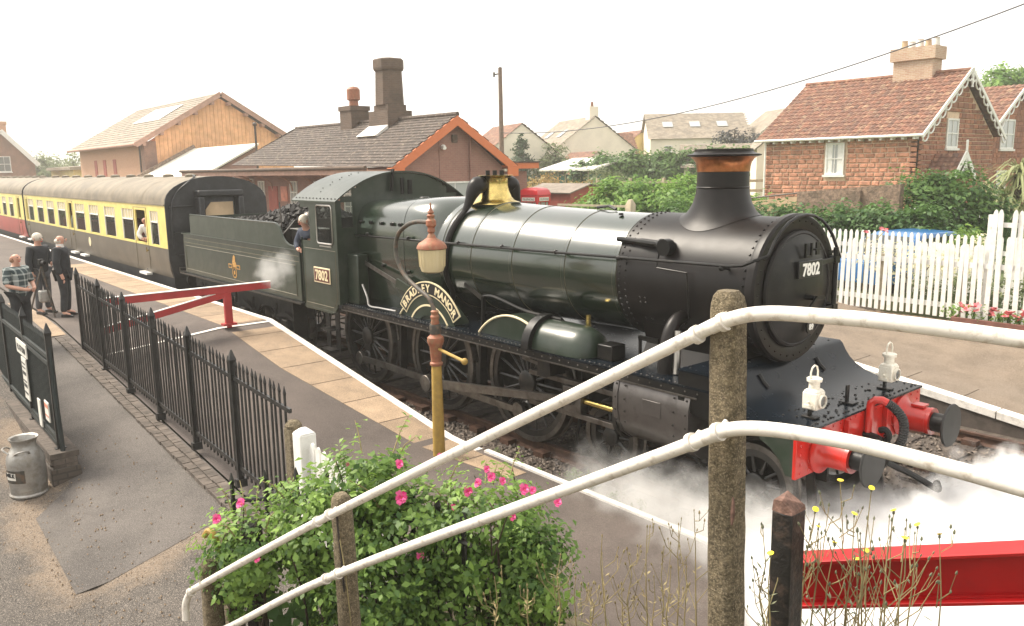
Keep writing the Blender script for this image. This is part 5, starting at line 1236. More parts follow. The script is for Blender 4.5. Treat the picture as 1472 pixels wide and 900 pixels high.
hc_ = ob('chimney', MB().box(-14.3, -12.55, 29.75, 30.65, 7.0, 8.35).box(-14.42, -12.43, 29.63, 30.77, 8.35, 8.9), 'brick_buff', hs_, smooth=0)
for k in range(5): ob('chimney_pot', MB().lathe([(.15, 8.9), (.12, 9.25-.06*(k % 2)), (.15, 9.27-.06*(k % 2)), (.1, 9.28-.06*(k % 2))], (-14.05+k*.35, 30.2, 0), 'z', 12), 'lead_white' if k % 3 else 'wall_tan', hc_)
# second gabled wing at the right edge
wg = ob('wing_wall', MB().prism([(34.0, .9), (41.6, .9), (41.6, 5.3), (38.3, 7.3), (34.9, 5.3), (34.0, 5.3)], 'x', -17, -12.0), 'sandstone_joined', hs_, smooth=0)
mb = MB(); mb.t = []
for a, b, c, d in courses(34.3, 41.6, 1.4, 7.0, [(36.3, 38.2, 4.35, 6.0), (36.2, 37.6, 1.6, 3.5)], rs, (.2, .32), (.3, .7)):
    lim = 7.2-abs((a+b)/2-38.3)*.6-.1
    if (c+d)/2 > lim: continue
    mb.add([(-12.0, a+.012, c+.012), (-12.0, b-.012, c+.012), (-12.0, b-.012, d-.012), (-12.0, a+.012, d-.012), (-11.96, a+.035, c+.03), (-11.96, b-.035, c+.035), (-11.96, b-.03, d-.03), (-11.96, a+.03, d-.035)], [(4, 5, 6, 7), (0, 1, 5, 4), (1, 2, 6, 5), (2, 3, 7, 6), (3, 0, 4, 7)]); mb.t += [float(rs.rand())]*5
ob('stonework', mb, 'sandstone_joined', wg, smooth=0, kind='stuff', fixn=False)
ob('wing_roof', tiles((-17, 34.4, 5.3), (-11.6, 34.4, 5.3), (-17, 38.3, 7.6), (-11.6, 38.3, 7.6), 22, 13, .025, rs, wavy=.045), 'roof_clay', hs_, smooth=0, fixn=False, kind='stuff')
ob('wing_roof', tiles((-17, 42.2, 5.3), (-11.6, 42.2, 5.3), (-17, 38.3, 7.6), (-11.6, 38.3, 7.6), 12, 8, .025, rs, wavy=.045), 'roof_clay', hs_, smooth=0, fixn=False, kind='stuff')
fretted(hs_, -11.55, 38.3, 7.65, 3.95, 5.25, 7)
window(hs_, 'x', -11.98, 36.4, 38.1, 4.45, 5.9, 1, bars=(1, 1), fw=.08); window(hs_, 'x', -11.98, 36.3, 37.5, 1.7, 3.4, 1, bars=(1, 1), fw=.08)

# low yard walls in front of the cottage
yw = thing('garden_wall', 'weathered brown rendered garden wall below the stone cottage', 'wall', (-8, 14, .9))
ob('wall', MB().add([(-9.35, 14, .95), (-6.3, 14, .95), (-6.3, 14.25, .95), (-9.35, 14.25, .95), (-9.35, 14, 3.06), (-6.3, 14, 3.30), (-6.3, 14.25, 3.30), (-9.35, 14.25, 3.06)], [(0, 3, 2, 1), (4, 5, 6, 7), (0, 1, 5, 4), (1, 2, 6, 5), (2, 3, 7, 6), (3, 0, 4, 7)]), 'wall_grey_brown', yw, smooth=0)
ob('pier', B(-7.75, -7.35, 13.9, 14.0, .95, 3.12), 'wall_grey_brown', yw)
yw2 = thing('low_wall', 'low tan rendered wall with iron rail left of the garden wall', 'wall', (-10.5, 14, .9))
ob('wall', MB().add([(-11.2, 14.05, .95), (-9.36, 14.05, .95), (-9.36, 14.25, .95), (-11.2, 14.25, .95), (-11.2, 14.05, 2.72), (-9.36, 14.05, 2.92), (-9.36, 14.25, 2.92), (-11.2, 14.25, 2.72)], [(0, 3, 2, 1), (4, 5, 6, 7), (0, 1, 5, 4), (1, 2, 6, 5), (2, 3, 7, 6), (3, 0, 4, 7)]), 'wall_tan', yw2, smooth=0)
ob('hand_rail', MB().tube([(-11.8, 14.1, 2.75), (-9.4, 14.1, 3.02)], .025, 6), 'post_iron', yw2)

# ================================================================== background houses
def house(name, label, x, y, z0, L, Wd, eh, rh, rz, wm, rm, wins=(), gwins=(), chim=True, skyl=0, group=None):
    """local frame: ridge along x; front is -y; gables at +-x"""
    t = thing(name, label, 'house', (x, y, z0), group=group, local=True, rz=rz)
    a, b = L/2, Wd/2
    ob('wall', MB().prism([(-b, -1), (b, -1), (b, eh), (0, rh), (-b, eh)], 'x', -a, a), wm, t, smooth=0)
    rr = np.random.RandomState(int(abs(x*7+y*3)))
    rf = []
    for s in (-1, 1):
        rf.append(ob('roof', tiles((-a-.25, s*(b+.3), eh-.18), (a+.25, s*(b+.3), eh-.18), (-a-.25, 0, rh+.12), (a+.25, 0, rh+.12), 26, 22, .014, rr), rm, t, smooth=0, fixn=False, kind='stuff'))
    for x0, x1, q0, q1 in wins: window(t, 'y', -b, x0, x1, q0, q1, -1, 'glass_grey', (1, 1), fw=.07)
    for x0, x1, q0, q1 in gwins: window(t, 'x', a, x0, x1, q0, q1, 1, 'glass_grey', (1, 1), fw=.07)
    if chim:
        c_ = ob('chimney', MB().box(a-1.3, a-.3, -.45, .45, rh-.6, rh+1.0), wm, t)
        ob('chimney_pot', MB().cyl((a-.8, 0, rh+1), (a-.8, 0, rh+1.45), .15, .12, 10), 'roof_clay', c_)
    for k in range(skyl):
        u = -a+L*(k+.7)/(skyl+.6); yy0, yy1 = -b*.62, -b*.40; f = lambda yy: eh-.18+(rh+.3-eh)*(1-abs(yy)/(b+.3))
        ob('rooflight', MB().add([(u-.5, yy0, f(yy0)+.1), (u+.5, yy0, f(yy0)+.1), (u+.5, yy1, f(yy1)+.1), (u-.5, yy1, f(yy1)+.1)], [(0, 1, 2, 3)]), 'glass_sky', rf[0])
    return t
house('cream_house', 'cream house with gable behind the conifer, left of the distant row', -55.5, 41, 1.6, 7, 7, 3.6, 6.1, R(-18), 'render_cream', 'roof_clay', gwins=[(-.6, .6, 1.5, 3)], chim=False)
house('cream_house', 'cream gabled house with pale tiled roof and tall gable chimney, in the distant row', -55.5, 50, 1.6, 9, 8.4, 3.9, 6.9, R(-22), 'render_cream', 'roof_slate_pale', wins=[(-1.4, -.8, 1.8, 3.0), (1.2, 1.8, 1.8, 3.0)], chim=True, skyl=2)
house('cream_house_extension', 'low cream extension with brown roof in front of the tall gabled house', -48.5, 44, 1.5, 6, 5, 1.6, 3.6, R(-22), 'render_cream', 'roof_clay', chim=False)
house('yellow_house', 'small yellow gabled house between the two big cream houses', -57, 59.5, 2.0, 7, 6.5, 3.2, 5.5, R(-25), 'render_yellow', 'roof_clay', chim=False)
house('brown_roofed_house', 'house with a red brown roof just showing behind the tall gabled house', -54.2, 53.6, 1.8, 4, 4.5, 3.2, 5.3, R(60), 'render_cream', 'roof_clay', chim=False)
house('long_cream_house', 'long cream house with stained pale roof and three rooflights', -48.5, 59.5, 2.0, 9.5, 8, 4.6, 6.9, R(47), 'render_cream', 'roof_slate_pale', wins=[(-.4, .4, 2.6, 3.9), (-3.4, -2.7, 3.2, 3.8)], chim=False, skyl=3)
house('grey_roofed_house', 'house with a steep grey roof beside the dark tree', -42.5, 65, 2.2, 6, 8, 3.8, 6.9, R(-35), 'render_cream', 'roof_slate_pale', chim=False)
house('white_gabled_house', 'white gabled house partly hidden behind the stone cottage', -27.0, 43.8, 1.6, 8, 7, 3.3, 6.2, R(-50), 'render_cream', 'roof_slate_pale', gwins=[(-.5, .5, 1.5, 2.8)], chim=False)
house('bungalow', 'grey roofed bungalow seen just above the locomotive chimney', -32.6, 43.5, 1.6, 7, 6, 2.3, 3.7, R(40), 'render_cream', 'roof_slate_pale', wins=[(-2, -1, 1, 2)], chim=False)
lc = house('lineside_cottage', 'small brick cottage with white bargeboards at the far left edge', -100, 7.0, 1.0, 6, 5.6, 4.3, 7.3, R(-8), 'brick_red_old', 'roof_clay', gwins=[(-.6, .6, 3.3, 4.9)], chim=False)
CP[lc] = Vector((0, 0, 0))
for s in (-1, 1): ob('bargeboard', MB().bar((3.3, 0, 7.55), (3.3, s*3.15, 3.95), .08, .45), 'white_paint', lc)
ob('chimney', MB().box(-2.2, -.8, -.6, .6, 6.8, 8.4).box(-2.3, -.7, -.7, .7, 8.4, 8.7), 'brick_orange', lc)
yb = thing('flat_roofed_building', 'low cream flat roofed building left of the orange goods shed', 'building', (-97, 13.6, .9))
ob('wall', B(-103, -92, 12, 16, .9, 4.4), 'render_yellow', yb); ob('roof', MB().loft([[(-103.4, 11.6, 4.4), (-91.6, 11.6, 4.4), (-91.6, 16.4, 4.4), (-103.4, 16.4, 4.4)], [(-103.4, 11.6, 4.7), (-91.6, 11.6, 4.7), (-91.6, 16.4, 5.0), (-103.4, 16.4, 5.0)]]), 'roof_slate_pale', yb)
# green store with pale roof
gt = thing('green_store', 'dark green sheeted store with pale roof behind the bushes', 'shed', (-40, 35, 1.2))
ob('wall', MB().box(-42.5, -37.5, 34.5, 37, 1.2, 3.35), 'green_sheet', gt)
for k in range(7): ob('post', MB().cyl((-42.4+k*.8, 34.4, 1.2), (-42.4+k*.8, 34.4, 3.6), .05, n=6), 'timber_rail', gt)
ob('roof', MB().prism([(33.9, 3.62), (37.6, 4.5), (37.6, 4.6), (33.9, 3.75)], 'x', -43.2, -37.3), 'lead_white', gt)
# garden shed
sh = thing('garden_shed', 'small red brown wooden shed with felt roof beside the telephone box', 'shed', (-24, 18.5, 1))
SX0, SX1, SY0, SY1 = -25.4, -22.4, 17.2, 19.6
ob('wall', MB().prism([(SY0, .95), (SY1, .95), (SY1, 2.75), ((SY0+SY1)/2, 3.1), (SY0, 2.75)], 'x', SX0, SX1), 'shed_red', sh, smooth=0)
for k in range(12): ob('plank', B(SX0, SX1+.03, SY0-.03, SY0-.004, 1.0+k*.145, 1.0+k*.145+.135), 'shed_red', sh)
for k in range(12): ob('plank', B(SX1+.004, SX1+.03, SY0+.01+k*.197, SY0+.01+k*.197+.19, 1.0, 2.72), 'shed_red', sh)
for s in (-1, 1): ob('roof', MB().bar(((SX0+SX1)/2, (SY0+SY1)/2+s*.02, 3.13), ((SX0+SX1)/2, (SY0+SY1)/2+s*1.38, 2.74), SX1-SX0+.3, .05), 'felt', sh)
# telephone box
tb = thing('telephone_box', 'red telephone box with domed roof beside the garden shed', 'telephone box', (-21.6, 14.4, .62), local=True, rz=R(12))
tbx = ob('frame', MB().box(-.45, -.37, -.45, -.37, 0, 2.1).box(.37, .45, -.45, -.37, 0, 2.1).box(.37, .45, .37, .45, 0, 2.1).box(-.45, -.37, .37, .45, 0, 2.1).box(-.45, .45, -.45, .45, 0, .3).box(-.46, .46, -.46, .46, 1.86, 2.12), 'phone_red', tb, bevel=.01)
secs = []
for z, k_ in ((2.12, 1), (2.16, 1.04), (2.22, 1.0), (2.34, .93), (2.42, .75), (2.46, .4)): secs.append([(.46*k_*a, .46*k_*b, z) for a, b in ((-1, -1), (1, -1), (1, 1), (-1, 1))])
ob('dome', MB().loft(secs), 'phone_red', tb)
for ax, sg in (('y', -1), ('x', 1), ('x', -1), ('y', 1)):
    d0, d1 = .462, .475
    q0, q1 = sorted((sg*d0, sg*d1))
    fs = ob('fascia_sign', MB().box(-.33, .33, q0, q1, 1.91, 2.06) if ax == 'y' else MB().box(q0, q1, -.33, .33, 1.91, 2.06), 'sign_white', tb)
    tx = MB()
    if ax == 'y': put_text(tx, 'TELEPHONE', .11, (0, sg*.478, 1.945), (-sg*1., 0, 0), (0, 0, 1), 0, .001)
    else: put_text(tx, 'TELEPHONE', .11, (sg*.478, 0, 1.945), (0, sg*1., 0), (0, 0, 1), 0, .001)
    ob('lettering', tx, 'ink', fs, smooth=0)
    pn = MB(); br = MB(); c_ = sg*.40
    if ax == 'y': pn.box(-.37, .37, c_-.004, c_+.004, .3, 1.86)
    else: pn.box(c_-.004, c_+.004, -.37, .37, .3, 1.86)
    pn_ = ob('glazing', pn, 'glass_sky', tb)
    for k in range(1, 8):
        z = .3+k*.195
        if ax == 'y': br.box(-.37, .37, c_-.02, c_+.02, z-.015, z+.015)
        else: br.box(c_-.02, c_+.02, -.37, .37, z-.015, z+.015)
    for u in (-.16, .16):
        if ax == 'y': br.box(u-.012, u+.012, c_-.02, c_+.02, .3, 1.86)
        else: br.box(c_-.02, c_+.02, u-.012, u+.012, .3, 1.86)
    ob('glazing_bars', br, 'phone_red', pn_)
# telegraph pole and wire
tp = thing('telegraph_pole', 'wooden telegraph pole rising behind the station building', 'pole', (-36, 24.4, 1))
ob('pole', MB().tube([(-36.0, 24.4, 1), (-36.05, 24.4, 9.9)], [.17, .12], 10), 'pole_wood', tp)
ob('cap', MB().lathe([(.14, 9.9), (.1, 9.97), (0, 10.0)], (-36.05, 24.4, 0), 'z', 10), 'post_iron', tp)
ob('insulator_arm', MB().bar((-36.4, 24.2, 9.55), (-36.0, 24.4, 9.6), .06, .08).cyl((-36.4, 24.2, 9.4), (-36.4, 24.2, 9.7), .06, n=8), 'post_iron', tp)
def cable(name, label, a, b, sag, r):
    a, b = Vector(a), Vector(b); pts = []
    for i in range(33):
        t = i/32; p = a*(1-t)+b*t; p.z -= sag*4*t*(1-t); pts.append(p)
    ob(name, MB().tube(pts, r, 5), 'wire', label=label, cat='cable')
cable('overhead_cable', 'dark overhead cable from the telegraph pole across the sky', (-36.0, 24.4, 6.05), (3.5, 18.0, 10.75), 1.8, .024)
# ================================================================== fences and street furniture
def spear(x, y, z0, z1, w_=.024, r=.05):
    return MB().box(-w_/2, w_/2, -.009, .009, z0, z1-.1).loft([[(-w_/2, -.009, z1-.1), (w_/2, -.009, z1-.1), (w_/2, .009, z1-.1), (-w_/2, .009, z1-.1)], [(-w_*.75, -.011, z1-.075), (w_*.75, -.011, z1-.075), (w_*.75, .011, z1-.075), (-w_*.75, .011, z1-.075)], [(-.002, -.002, z1), (.002, -.002, z1), (.002, .002, z1), (-.002, .002, z1)]])
RY = -4.97
rl = thing('iron_railing', 'black spear topped iron railing between the platform and the footpath', 'railing', (-8, RY, .4))
bar_me = meshof('bar', spear(0, 0, 0, 1.36), 'black_iron', 0)
post_me = meshof('railing_post', MB().box(-.028, .028, -.034, .034, -.1, 1.44).loft([[(-.028, -.034, 1.44), (.028, -.034, 1.44), (.028, .034, 1.44), (-.028, .034, 1.44)], [(-.038, -.038, 1.48), (.038, -.038, 1.48), (.038, .038, 1.48), (-.038, .038, 1.48)], [(-.006, -.006, 1.6), (.006, -.006, 1.6), (.006, .006, 1.6), (-.006, .006, 1.6)]]).box(-.04, .04, -.06, .06, -.1, .0), 'black_iron', 0)
X0, X1 = -12.05, -3.42
x = X0; nb = 0
posts = [-12.05, -10.6, -9.15, -7.7, -6.25, -4.8]
def rb0(x): return .74-(x+12)*(.37/8.6)*1.02
while x < X1+.001:
    near = any(abs(x-p) < .06 for p in posts)
    if not near: inst(bar_me, 'bar', rl, (x, RY, rb0(x)+.06+rng.uniform(-.004, .004)), rot=(rng.uniform(-.006, .006), rng.uniform(-.006, .006), 0))
    x += .113
for p in posts: inst(post_me, 'post', rl, (p, RY, rb0(p)), (1, 1, .945))
for h_, th in ((.14, .05), (1.19, .045)):
    ob('rail', MB().bar((X0-.03, RY, rb0(X0)+h_), (X1+.09, RY, rb0(X1)+h_), .03, th), 'black_iron', rl, smooth=0)
gp = thing('concrete_post', 'short grey concrete post at the end of the black railing', 'post', (-3.28, RY, 0))
ob('shaft', MB().loft([[(-3.28+a*.075, RY+b*.075, z) for a, b in ((-1, -1), (1, -1), (1, 1), (-1, 1))] for z in (-.2, 1.40)]), 'concrete', gp, bevel=.015)
ob('cap', MB().lathe([(.08, 1.402), (.085, 1.43), (.05, 1.47), (0, 1.475)], (-3.28, RY, 0), 'z', 10), 'concrete', gp)
# white picket gate
pk = meshof('picket', MB().box(-.042, .042, -.011, .011, 0, 1.0).prism([(-.042, 1.001), (.042, 1.001), (.022, 1.045), (0, 1.06), (-.022, 1.045)], 'y', -.011, .011), 'white_paint', 0)
pg = thing('picket_gate', 'white picket gate beside the concrete post, half hidden by the rose bush', 'gate', (-2.5, RY, .1))
gpm = ob('gate_post', MB().loft([[(-3.05+a*.085, RY+b*.085, z) for a, b in ((-1, -1), (1, -1), (1, 1), (-1, 1))] for z in (-.1, 1.40)]).loft([[(-3.05+a*k_, RY+b*k_, z) for a, b in ((-1, -1), (1, -1), (1, 1), (-1, 1))] for z, k_ in ((1.401, .085), (1.45, .03))]), 'white_paint', pg, bevel=.01)
for k in range(12): inst(pk, 'picket', pg, (-2.88+k*.115, RY, .28-.012*k), (1, 1, 1.0))
for z in (.55, 1.05): ob('rail', MB().bar((-2.96, RY+.03, z), (-1.55, RY+.03, z-.14), .03, .08), 'white_paint', pg)
# short black railing behind the bush
br_ = thing('iron_railing', 'low black spear topped railing tangled in the rose bush', 'railing', (-2, -5.6, 0))
for k, (x, y) in enumerate([(-2.35, -5.95), (-2.22, -5.72), (-2.1, -5.5), (-1.95, -5.3), (-1.75, -5.16), (-1.4, -5.05), (-1.1, -5.0), (-.8, -4.97), (-.5, -4.95)]):
    inst(bar_me, 'bar', br_, (x, y, .12), (1.4, 1.4, .98))
ob('rail', MB().tube([(-2.4, -6.0, 1.2), (-2.1, -5.5, 1.2), (-1.75, -5.17, 1.2), (-.4, -4.96, 1.2)], .018, 6), 'black_iron', br_)
op = thing('timber_post', 'old brown timber post behind the rose bush at the path edge', 'post', (-2.3, -6.05, 0))
ob('shaft', B(-2.38, -2.18, -6.12, -5.98, -.1, 1.02), 'concrete', op, bevel=.02)
ob('shaft_face', B(-2.2, -2.0, -5.97, -5.85, -.1, 1.1), 'black_wood', op, bevel=.02)
ob('pipe_stub', MB().tube(catm([(-2.2, -6.15, .85), (-2.18, -6.18, 1.02), (-2.24, -6.2, 1.06), (-2.3, -6.22, 1.0)], 4), .025, 8), 'post_yellow', op)

# left railing on a dwarf wall
LY = -6.30
lf = thing('iron_railing', 'dark green spear topped railing with notices on the left, beside the milk churn', 'railing', (-10, LY, .3))
def zl(x): return .36+.0*x
bar_g = meshof('bar', spear(0, 0, 0, 1.50, .03), 'railing_green', 0)
x = -7.55
while x > -16:
    inst(bar_g, 'bar', lf, (x, LY, .40+rng.uniform(-.006, .006)+(.03 if int((x+7.5)/1.7) % 2 else 0))); x -= .083
for k, p in enumerate((-7.45, -9.15, -10.9, -12.6, -14.3)):
    inst(post_me, 'post', lf, (p, LY, .42), (1.1, 1.1, 1.02))
ob('brace', MB().tube([(-7.45, LY, 1.85), (-7.42, LY, 1.2), (-7.3, LY, .38)], .03, 6), 'railing_green', lf)
for z in (.55, 1.62): ob('rail', MB().bar((-7.45, LY-.02, z), (-16, LY-.02, z+.03), .03, .05), 'railing_green', lf)
for z in (.5, 1.55): ob('rail', MB().bar((-9.15, LY-.03, z), (-7.45, LY-.03, z-.02), .02, .05), 'railing_green', lf)
s1 = ob('notice', B(-9.55, -8.8, LY-.06, LY-.045, 1.36, 1.56), 'sign_white', lf, smooth=0)
tx = put_text(MB(), 'PLATFORM', .125, (-9.17, LY-.062, 1.41), (1, 0, 0), (0, 0, 1), .002, .001); ob('lettering', tx, 'ink', s1, smooth=0)
s2 = ob('notice', B(-9.28, -8.95, LY-.06, LY-.045, .72, 1.33), 'sign_white', lf, smooth=0)
mb = MB()
for k, (q, h_) in enumerate(((1.24, .02), (1.18, .02), (1.08, .05), (.98, .02), (.90, .05), (.80, .03))): mb.box(-9.24, -9.0+.0*k, LY-.064, LY-.061, q, q+h_)
ob('print', mb, 'ink', s2, smooth=0)
ob('notice', B(-8.36, -8.2, LY-.06, LY-.045, .52, .9), 'sign_white', lf, smooth=0)
s3 = ob('notice', B(-7.86, -7.62, LY-.06, LY-.045, .72, .98), 'sign_white', lf, smooth=0)
ob('print', MB().box(-7.84, -7.64, LY-.064, LY-.061, .90, .95).box(-7.84, -7.64, LY-.064, LY-.061, .78, .80), 'sign_orange', s3, smooth=0)
dwf = thing('dwarf_wall', 'low dark brick wall under the left railing', 'wall', (-10, LY, 0))
bkm = meshof('brick', MB().box(-.107, .107, -.05, .05, -.033, .033), 'brick_edge', 0)
core = ob('core', B(-16, -7.22, LY-.14, LY+.14, -.1, .34), 'brick_dwarf', dwf)
for k in range(36): inst(bkm, 'coping_brick', dwf, (-7.27-k*.104, LY, .377), (.46, 3.3, 1.05), (0, 0, 0))
for row in range(5):
    for k in range(14):
        xx = -7.33-k*.225-(.11 if row % 2 else 0)
        inst(bkm, 'brick', dwf, (xx, LY-.142, .30-row*.075), (1, .3, 1))
    for k in range(2): inst(bkm, 'brick', dwf, (-7.222, LY-.07+.14*k, .30-row*.075), (.1, 1.3, 1), (0, 0, 0))
pe = ob('end_block', B(-7.66, -7.20, LY-.17, LY+.17, -.1, .22), 'brick_dwarf', dwf, bevel=.012)

# milk churn
cx, cy, cz = -7.3, -6.72, .39-.02
cz = zw(-7.3, -6.72)-.03
mc = thing('milk_churn', 'grey metal milk churn standing by the left railing', 'milk churn', (cx, cy, cz), local=True)
ob('body', MB().lathe([(.215, 0), (.22, .02), (.205, .04), (.212, .15), (.215, .17), (.212, .40), (.216, .42), (.205, .50), (.17, .57), (.135, .62), (.135, .66), (.15, .70), (.165, .72), (.165, .73), (.14, .72), (.12, .66), (0, .64)], (0, 0, 0), 'z', 32), 'churn_metal', mc)
for s in (-1, 1): ob('handle', MB().tube(catm([(s*.05, -.17, .55), (s*.15, -.18, .60), (s*.19, -.1, .60), (s*.17, -.05, .56)], 4), .012, 6), 'churn_metal', mc)
lb_ = ob('label_band', MB().lathe([(.216, .20), (.219, .20), (.219, .36), (.216, .36)], (0, 0, 0), 'z', 10, a0=R(-115), a1=R(-40), caps=False), 'post_iron', mc)
ob('label_text', MB().lathe([(.219, .24), (.2205, .24), (.2205, .33), (.219, .33)], (0, 0, 0), 'z', 8, a0=R(-108), a1=R(-68), caps=False), 'sign_white', lb_)
tx = MB(); put_text(tx, 'MILK', .07, (.01, -.2225, .28), (1, 0, 0), (0, 0, 1), .002, .002); ob('lettering', tx, 'ink', lb_, smooth=0)
mc.rotation_euler.z = R(25)

# lamp post
lx, ly = -4.83, -2.2
lp = thing('lamp_post', 'yellow painted cast iron lamp post with swan neck and red brown lantern', 'lamp post', (lx, ly, 0))
ob('column', MB().lathe([(.085, -.02), (.082, .3), (.07, 1.2), (.066, 1.28)], (lx, ly, 0), 'z', 18), 'post_yellow', lp)
ob('collar', MB().lathe([(.066, 1.28), (.085, 1.29), (.088, 1.32), (.07, 1.34), (.075, 1.40), (.085, 1.55), (.10, 1.57), (.115, 1.62), (.11, 1.67), (.075, 1.70), (.065, 1.72)], (lx, ly, 0), 'z', 20), 'lamp_brown', lp)
ob('sleeve', MB().lathe([(.075, 1.72), (.078, 1.74), (.078, 1.83), (.07, 1.85)], (lx, ly, 0), 'z', 16), 'post_iron', lp)
ob('spigot', MB().lathe([(.055, 1.85), (.06, 1.87), (.05, 1.90), (.062, 1.95), (.045, 1.98), (.055, 2.02), (.035, 2.04)], (lx, ly, 0), 'z', 16), 'lamp_brown', lp)
ob('ladder_bar', MB().tube([(lx+.06, ly-.0, 1.52), (lx+.68, ly-.05, 1.47)], .022, 8).ball((lx+.71, ly-.05, 1.468), .045, 10, 8), 'post_yellow', lp)
nk = catm([(lx, ly, 2.02), (-4.95, ly, 2.18), (-5.2, ly, 2.28), (-5.55, ly, 2.45), (-5.74, ly, 2.72), (-5.68, ly, 2.98), (-5.45, ly, 3.13), (-5.2, ly, 3.19), (-4.92, ly, 3.20)], 6)
ob('swan_neck', MB().tube(nk, .030, 10), 'post_iron', lp)
ob('finial', MB().lathe([(.035, 3.06), (.05, 3.08), (.045, 3.13), (.068, 3.16), (.068, 3.22), (.042, 3.25), (.055, 3.29), (.03, 3.31), (.045, 3.33), (.02, 3.37), (.012, 3.44), (0, 3.46)], (lx-.02, ly, 0), 'z', 16), 'lamp_brown', lp)
ln = ob('lantern', MB().lathe([(.03, 3.06), (.045, 3.04), (.06, 3.0), (.12, 2.96), (.17, 2.93), (.195, 2.89), (.20, 2.86), (.19, 2.85), (.0, 2.86)], (lx-.02, ly, 0), 'z', 24), 'lamp_brown', lp)
ob('glass_bowl', MB().lathe([(.178, 2.85), (.172, 2.72), (.165, 2.62), (.145, 2.56), (.10, 2.54), (0, 2.535)], (lx-.02, ly, 0), 'z', 20), 'glass_lamp', ln)
for k in range(20):
    a = 2*PI*k/20; ob('glazing_rib', MB().tube([(lx-.02+.18*math.cos(a), ly+.18*math.sin(a), 2.85), (lx-.02+.167*math.cos(a), ly+.167*math.sin(a), 2.62)], .006, 4), 'glass_lamp', ln)

# red barrier across the platform
rbx = thing('platform_barrier', 'red swing barrier with diagonal brace across the platform end', 'barrier', (-11.3, -3.2, .95))
ob('top_beam', B(-11.34, -11.26, -4.85, -1.70, 1.62, 1.75), 'red_faded', rbx, bevel=.006)
ob('beam_cap', B(-11.35, -11.25, -4.85, -1.70, 1.752, 1.764), 'white_paint', rbx)
ob('brace', MB().bar((-11.3, -2.55, 1.60), (-11.3, -4.8, 1.18), .07, .12), 'red_faded', rbx, bevel=.006)
ob('brace_cap', MB().bar((-11.3, -2.8, 1.62), (-11.3, -4.8, 1.247), .075, .012), 'white_paint', rbx)
ob('leg', B(-11.34, -11.26, -2.64, -2.50, .98, 1.619), 'red_faded', rbx, bevel=.006)
ob('foot', MB().box(-11.38, -11.22, -2.70, -2.44, .99, 1.03).cyl((-11.3, -2.57, .945), (-11.3, -2.57, 1.0), .05, n=10), 'red_faded', rbx)
ob('hinge_post', B(-11.36, -11.24, -4.93, -4.85, .8, 1.85), 'black_iron', rbx)

# ================================================================== foreground handrail
def zc(x): return max(-.1, min(1.75, (x+2)*.45-.1))
def bankz(x, y): return zc(x)*max(0, min(1, (-3.6-y)/2.35))
bx_ = [-2.4+.25*i for i in range(52)]
ob('bank', MB().grid(lambda x, y: (x, y, bankz(x, y)-.01+.03*math.sin(x*7+y*5)*(1 if -5.9 < y < -3.7 else 0)), bx_, [-6.15, -5.95, -5.6, -5.2, -4.8, -4.4, -4.0, -3.7, -3.58]), 'earth', kind='structure', label='weedy earth bank below the white handrail')
U = [(-2.02, -6.50, .50), (-2.03, -6.49, .62), (-1.99, -6.46, .72), (-1.86, -6.42, .82), (-.49, -6.03, 1.71), (2.05, -5.77, 3.19), (2.22, -5.755, 3.285), (2.32, -5.745, 3.335), (2.45, -5.73, 3.365), (2.65, -5.70, 3.375), (2.84, -5.66, 3.376), (3.19, -5.58, 3.362), (3.9, -5.45, 3.33)]
Lw = [(-2.0, -6.48, .30), (-1.53, -6.32, .60), (-.41, -6.04, 1.345), (2.05, -5.83, 2.76), (2.24, -5.81, 2.875), (2.36, -5.80, 2.935), (2.50, -5.785, 2.965), (2.70, -5.75, 2.975), (2.89, -5.71, 2.968), (3.25, -5.64, 2.935), (3.95, -5.52, 2.86)]
hd = thing('handrail', 'white painted tubular two rail handrail of the footbridge steps', 'handrail', (0, -6, 0))
ur = ob('upper_rail', MB().tube(catm(U, 5), .027, 14), 'rail_white', hd, smooth=60)
lr = ob('lower_rail', MB().tube(catm(Lw, 5), .027, 14), 'rail_white', hd, smooth=60)
def clip(parent, p, d):
    p = Vector(p); d = Vector(d).normalized(); ob('clip', MB().tube([p-d*.012, p+d*.012], .036, 12).tube([p, p+Vector((0, .05, .03))], .012, 6), 'rail_white', parent)
clip(ur, (2.16, -5.76, 3.25), (1, .05, .58)); clip(ur, (2.27, -5.75, 3.312), (1, .05, .5)); clip(lr, (2.19, -5.815, 2.845), (1, .05, .55)); clip(lr, (2.30, -5.805, 2.91), (1, .05, .5))
clip(ur, (-.58, -6.05, 1.655), (1, .1, .62)); clip(ur, (-.44, -6.03, 1.745), (1, .1, .62)); clip(lr, (-.49, -6.055, 1.295), (1, .1, .62)); clip(lr, (-.36, -6.035, 1.375), (1, .1, .62)); clip(ur, (-1.985, -6.455, .73), (1, .2, .7))
def cpost(x, y, z0, z1, w_, lab, lean=(0, 0), seed=1):
    t = thing('concrete_post', lab, 'post', (x, y, z0), 'weathered concrete handrail posts')
    r_ = random.Random(seed); secs = []; n = 16; zz = []
    z = z0
    while z < z1-.06: zz.append(z); z += .06
    zz += [z1-.05, z1-.02, z1]
    for z in zz:
        t_ = (z-z0)/(z1-z0); k = 1+.22*(1-t_); ring = []
        cap = 1. if z < z1-.055 else (.97 if z < z1-.03 else (.84 if z < z1-.01 else .60))
        for i in range(n):
            a = 2*PI*i/n+PI/16; c, s_ = math.cos(a), math.sin(a); q = (abs(c)**6+abs(s_)**6)**(-1/6)
            rr = w_/2*k*q*cap*(1+r_.uniform(-.025, .02)); ring.append((x+lean[0]*t_+c*rr, y+lean[1]*t_+s_*rr, z))
        secs.append(ring)
    ob('shaft', MB().loft(secs), 'concrete', t, smooth=50)
    return t
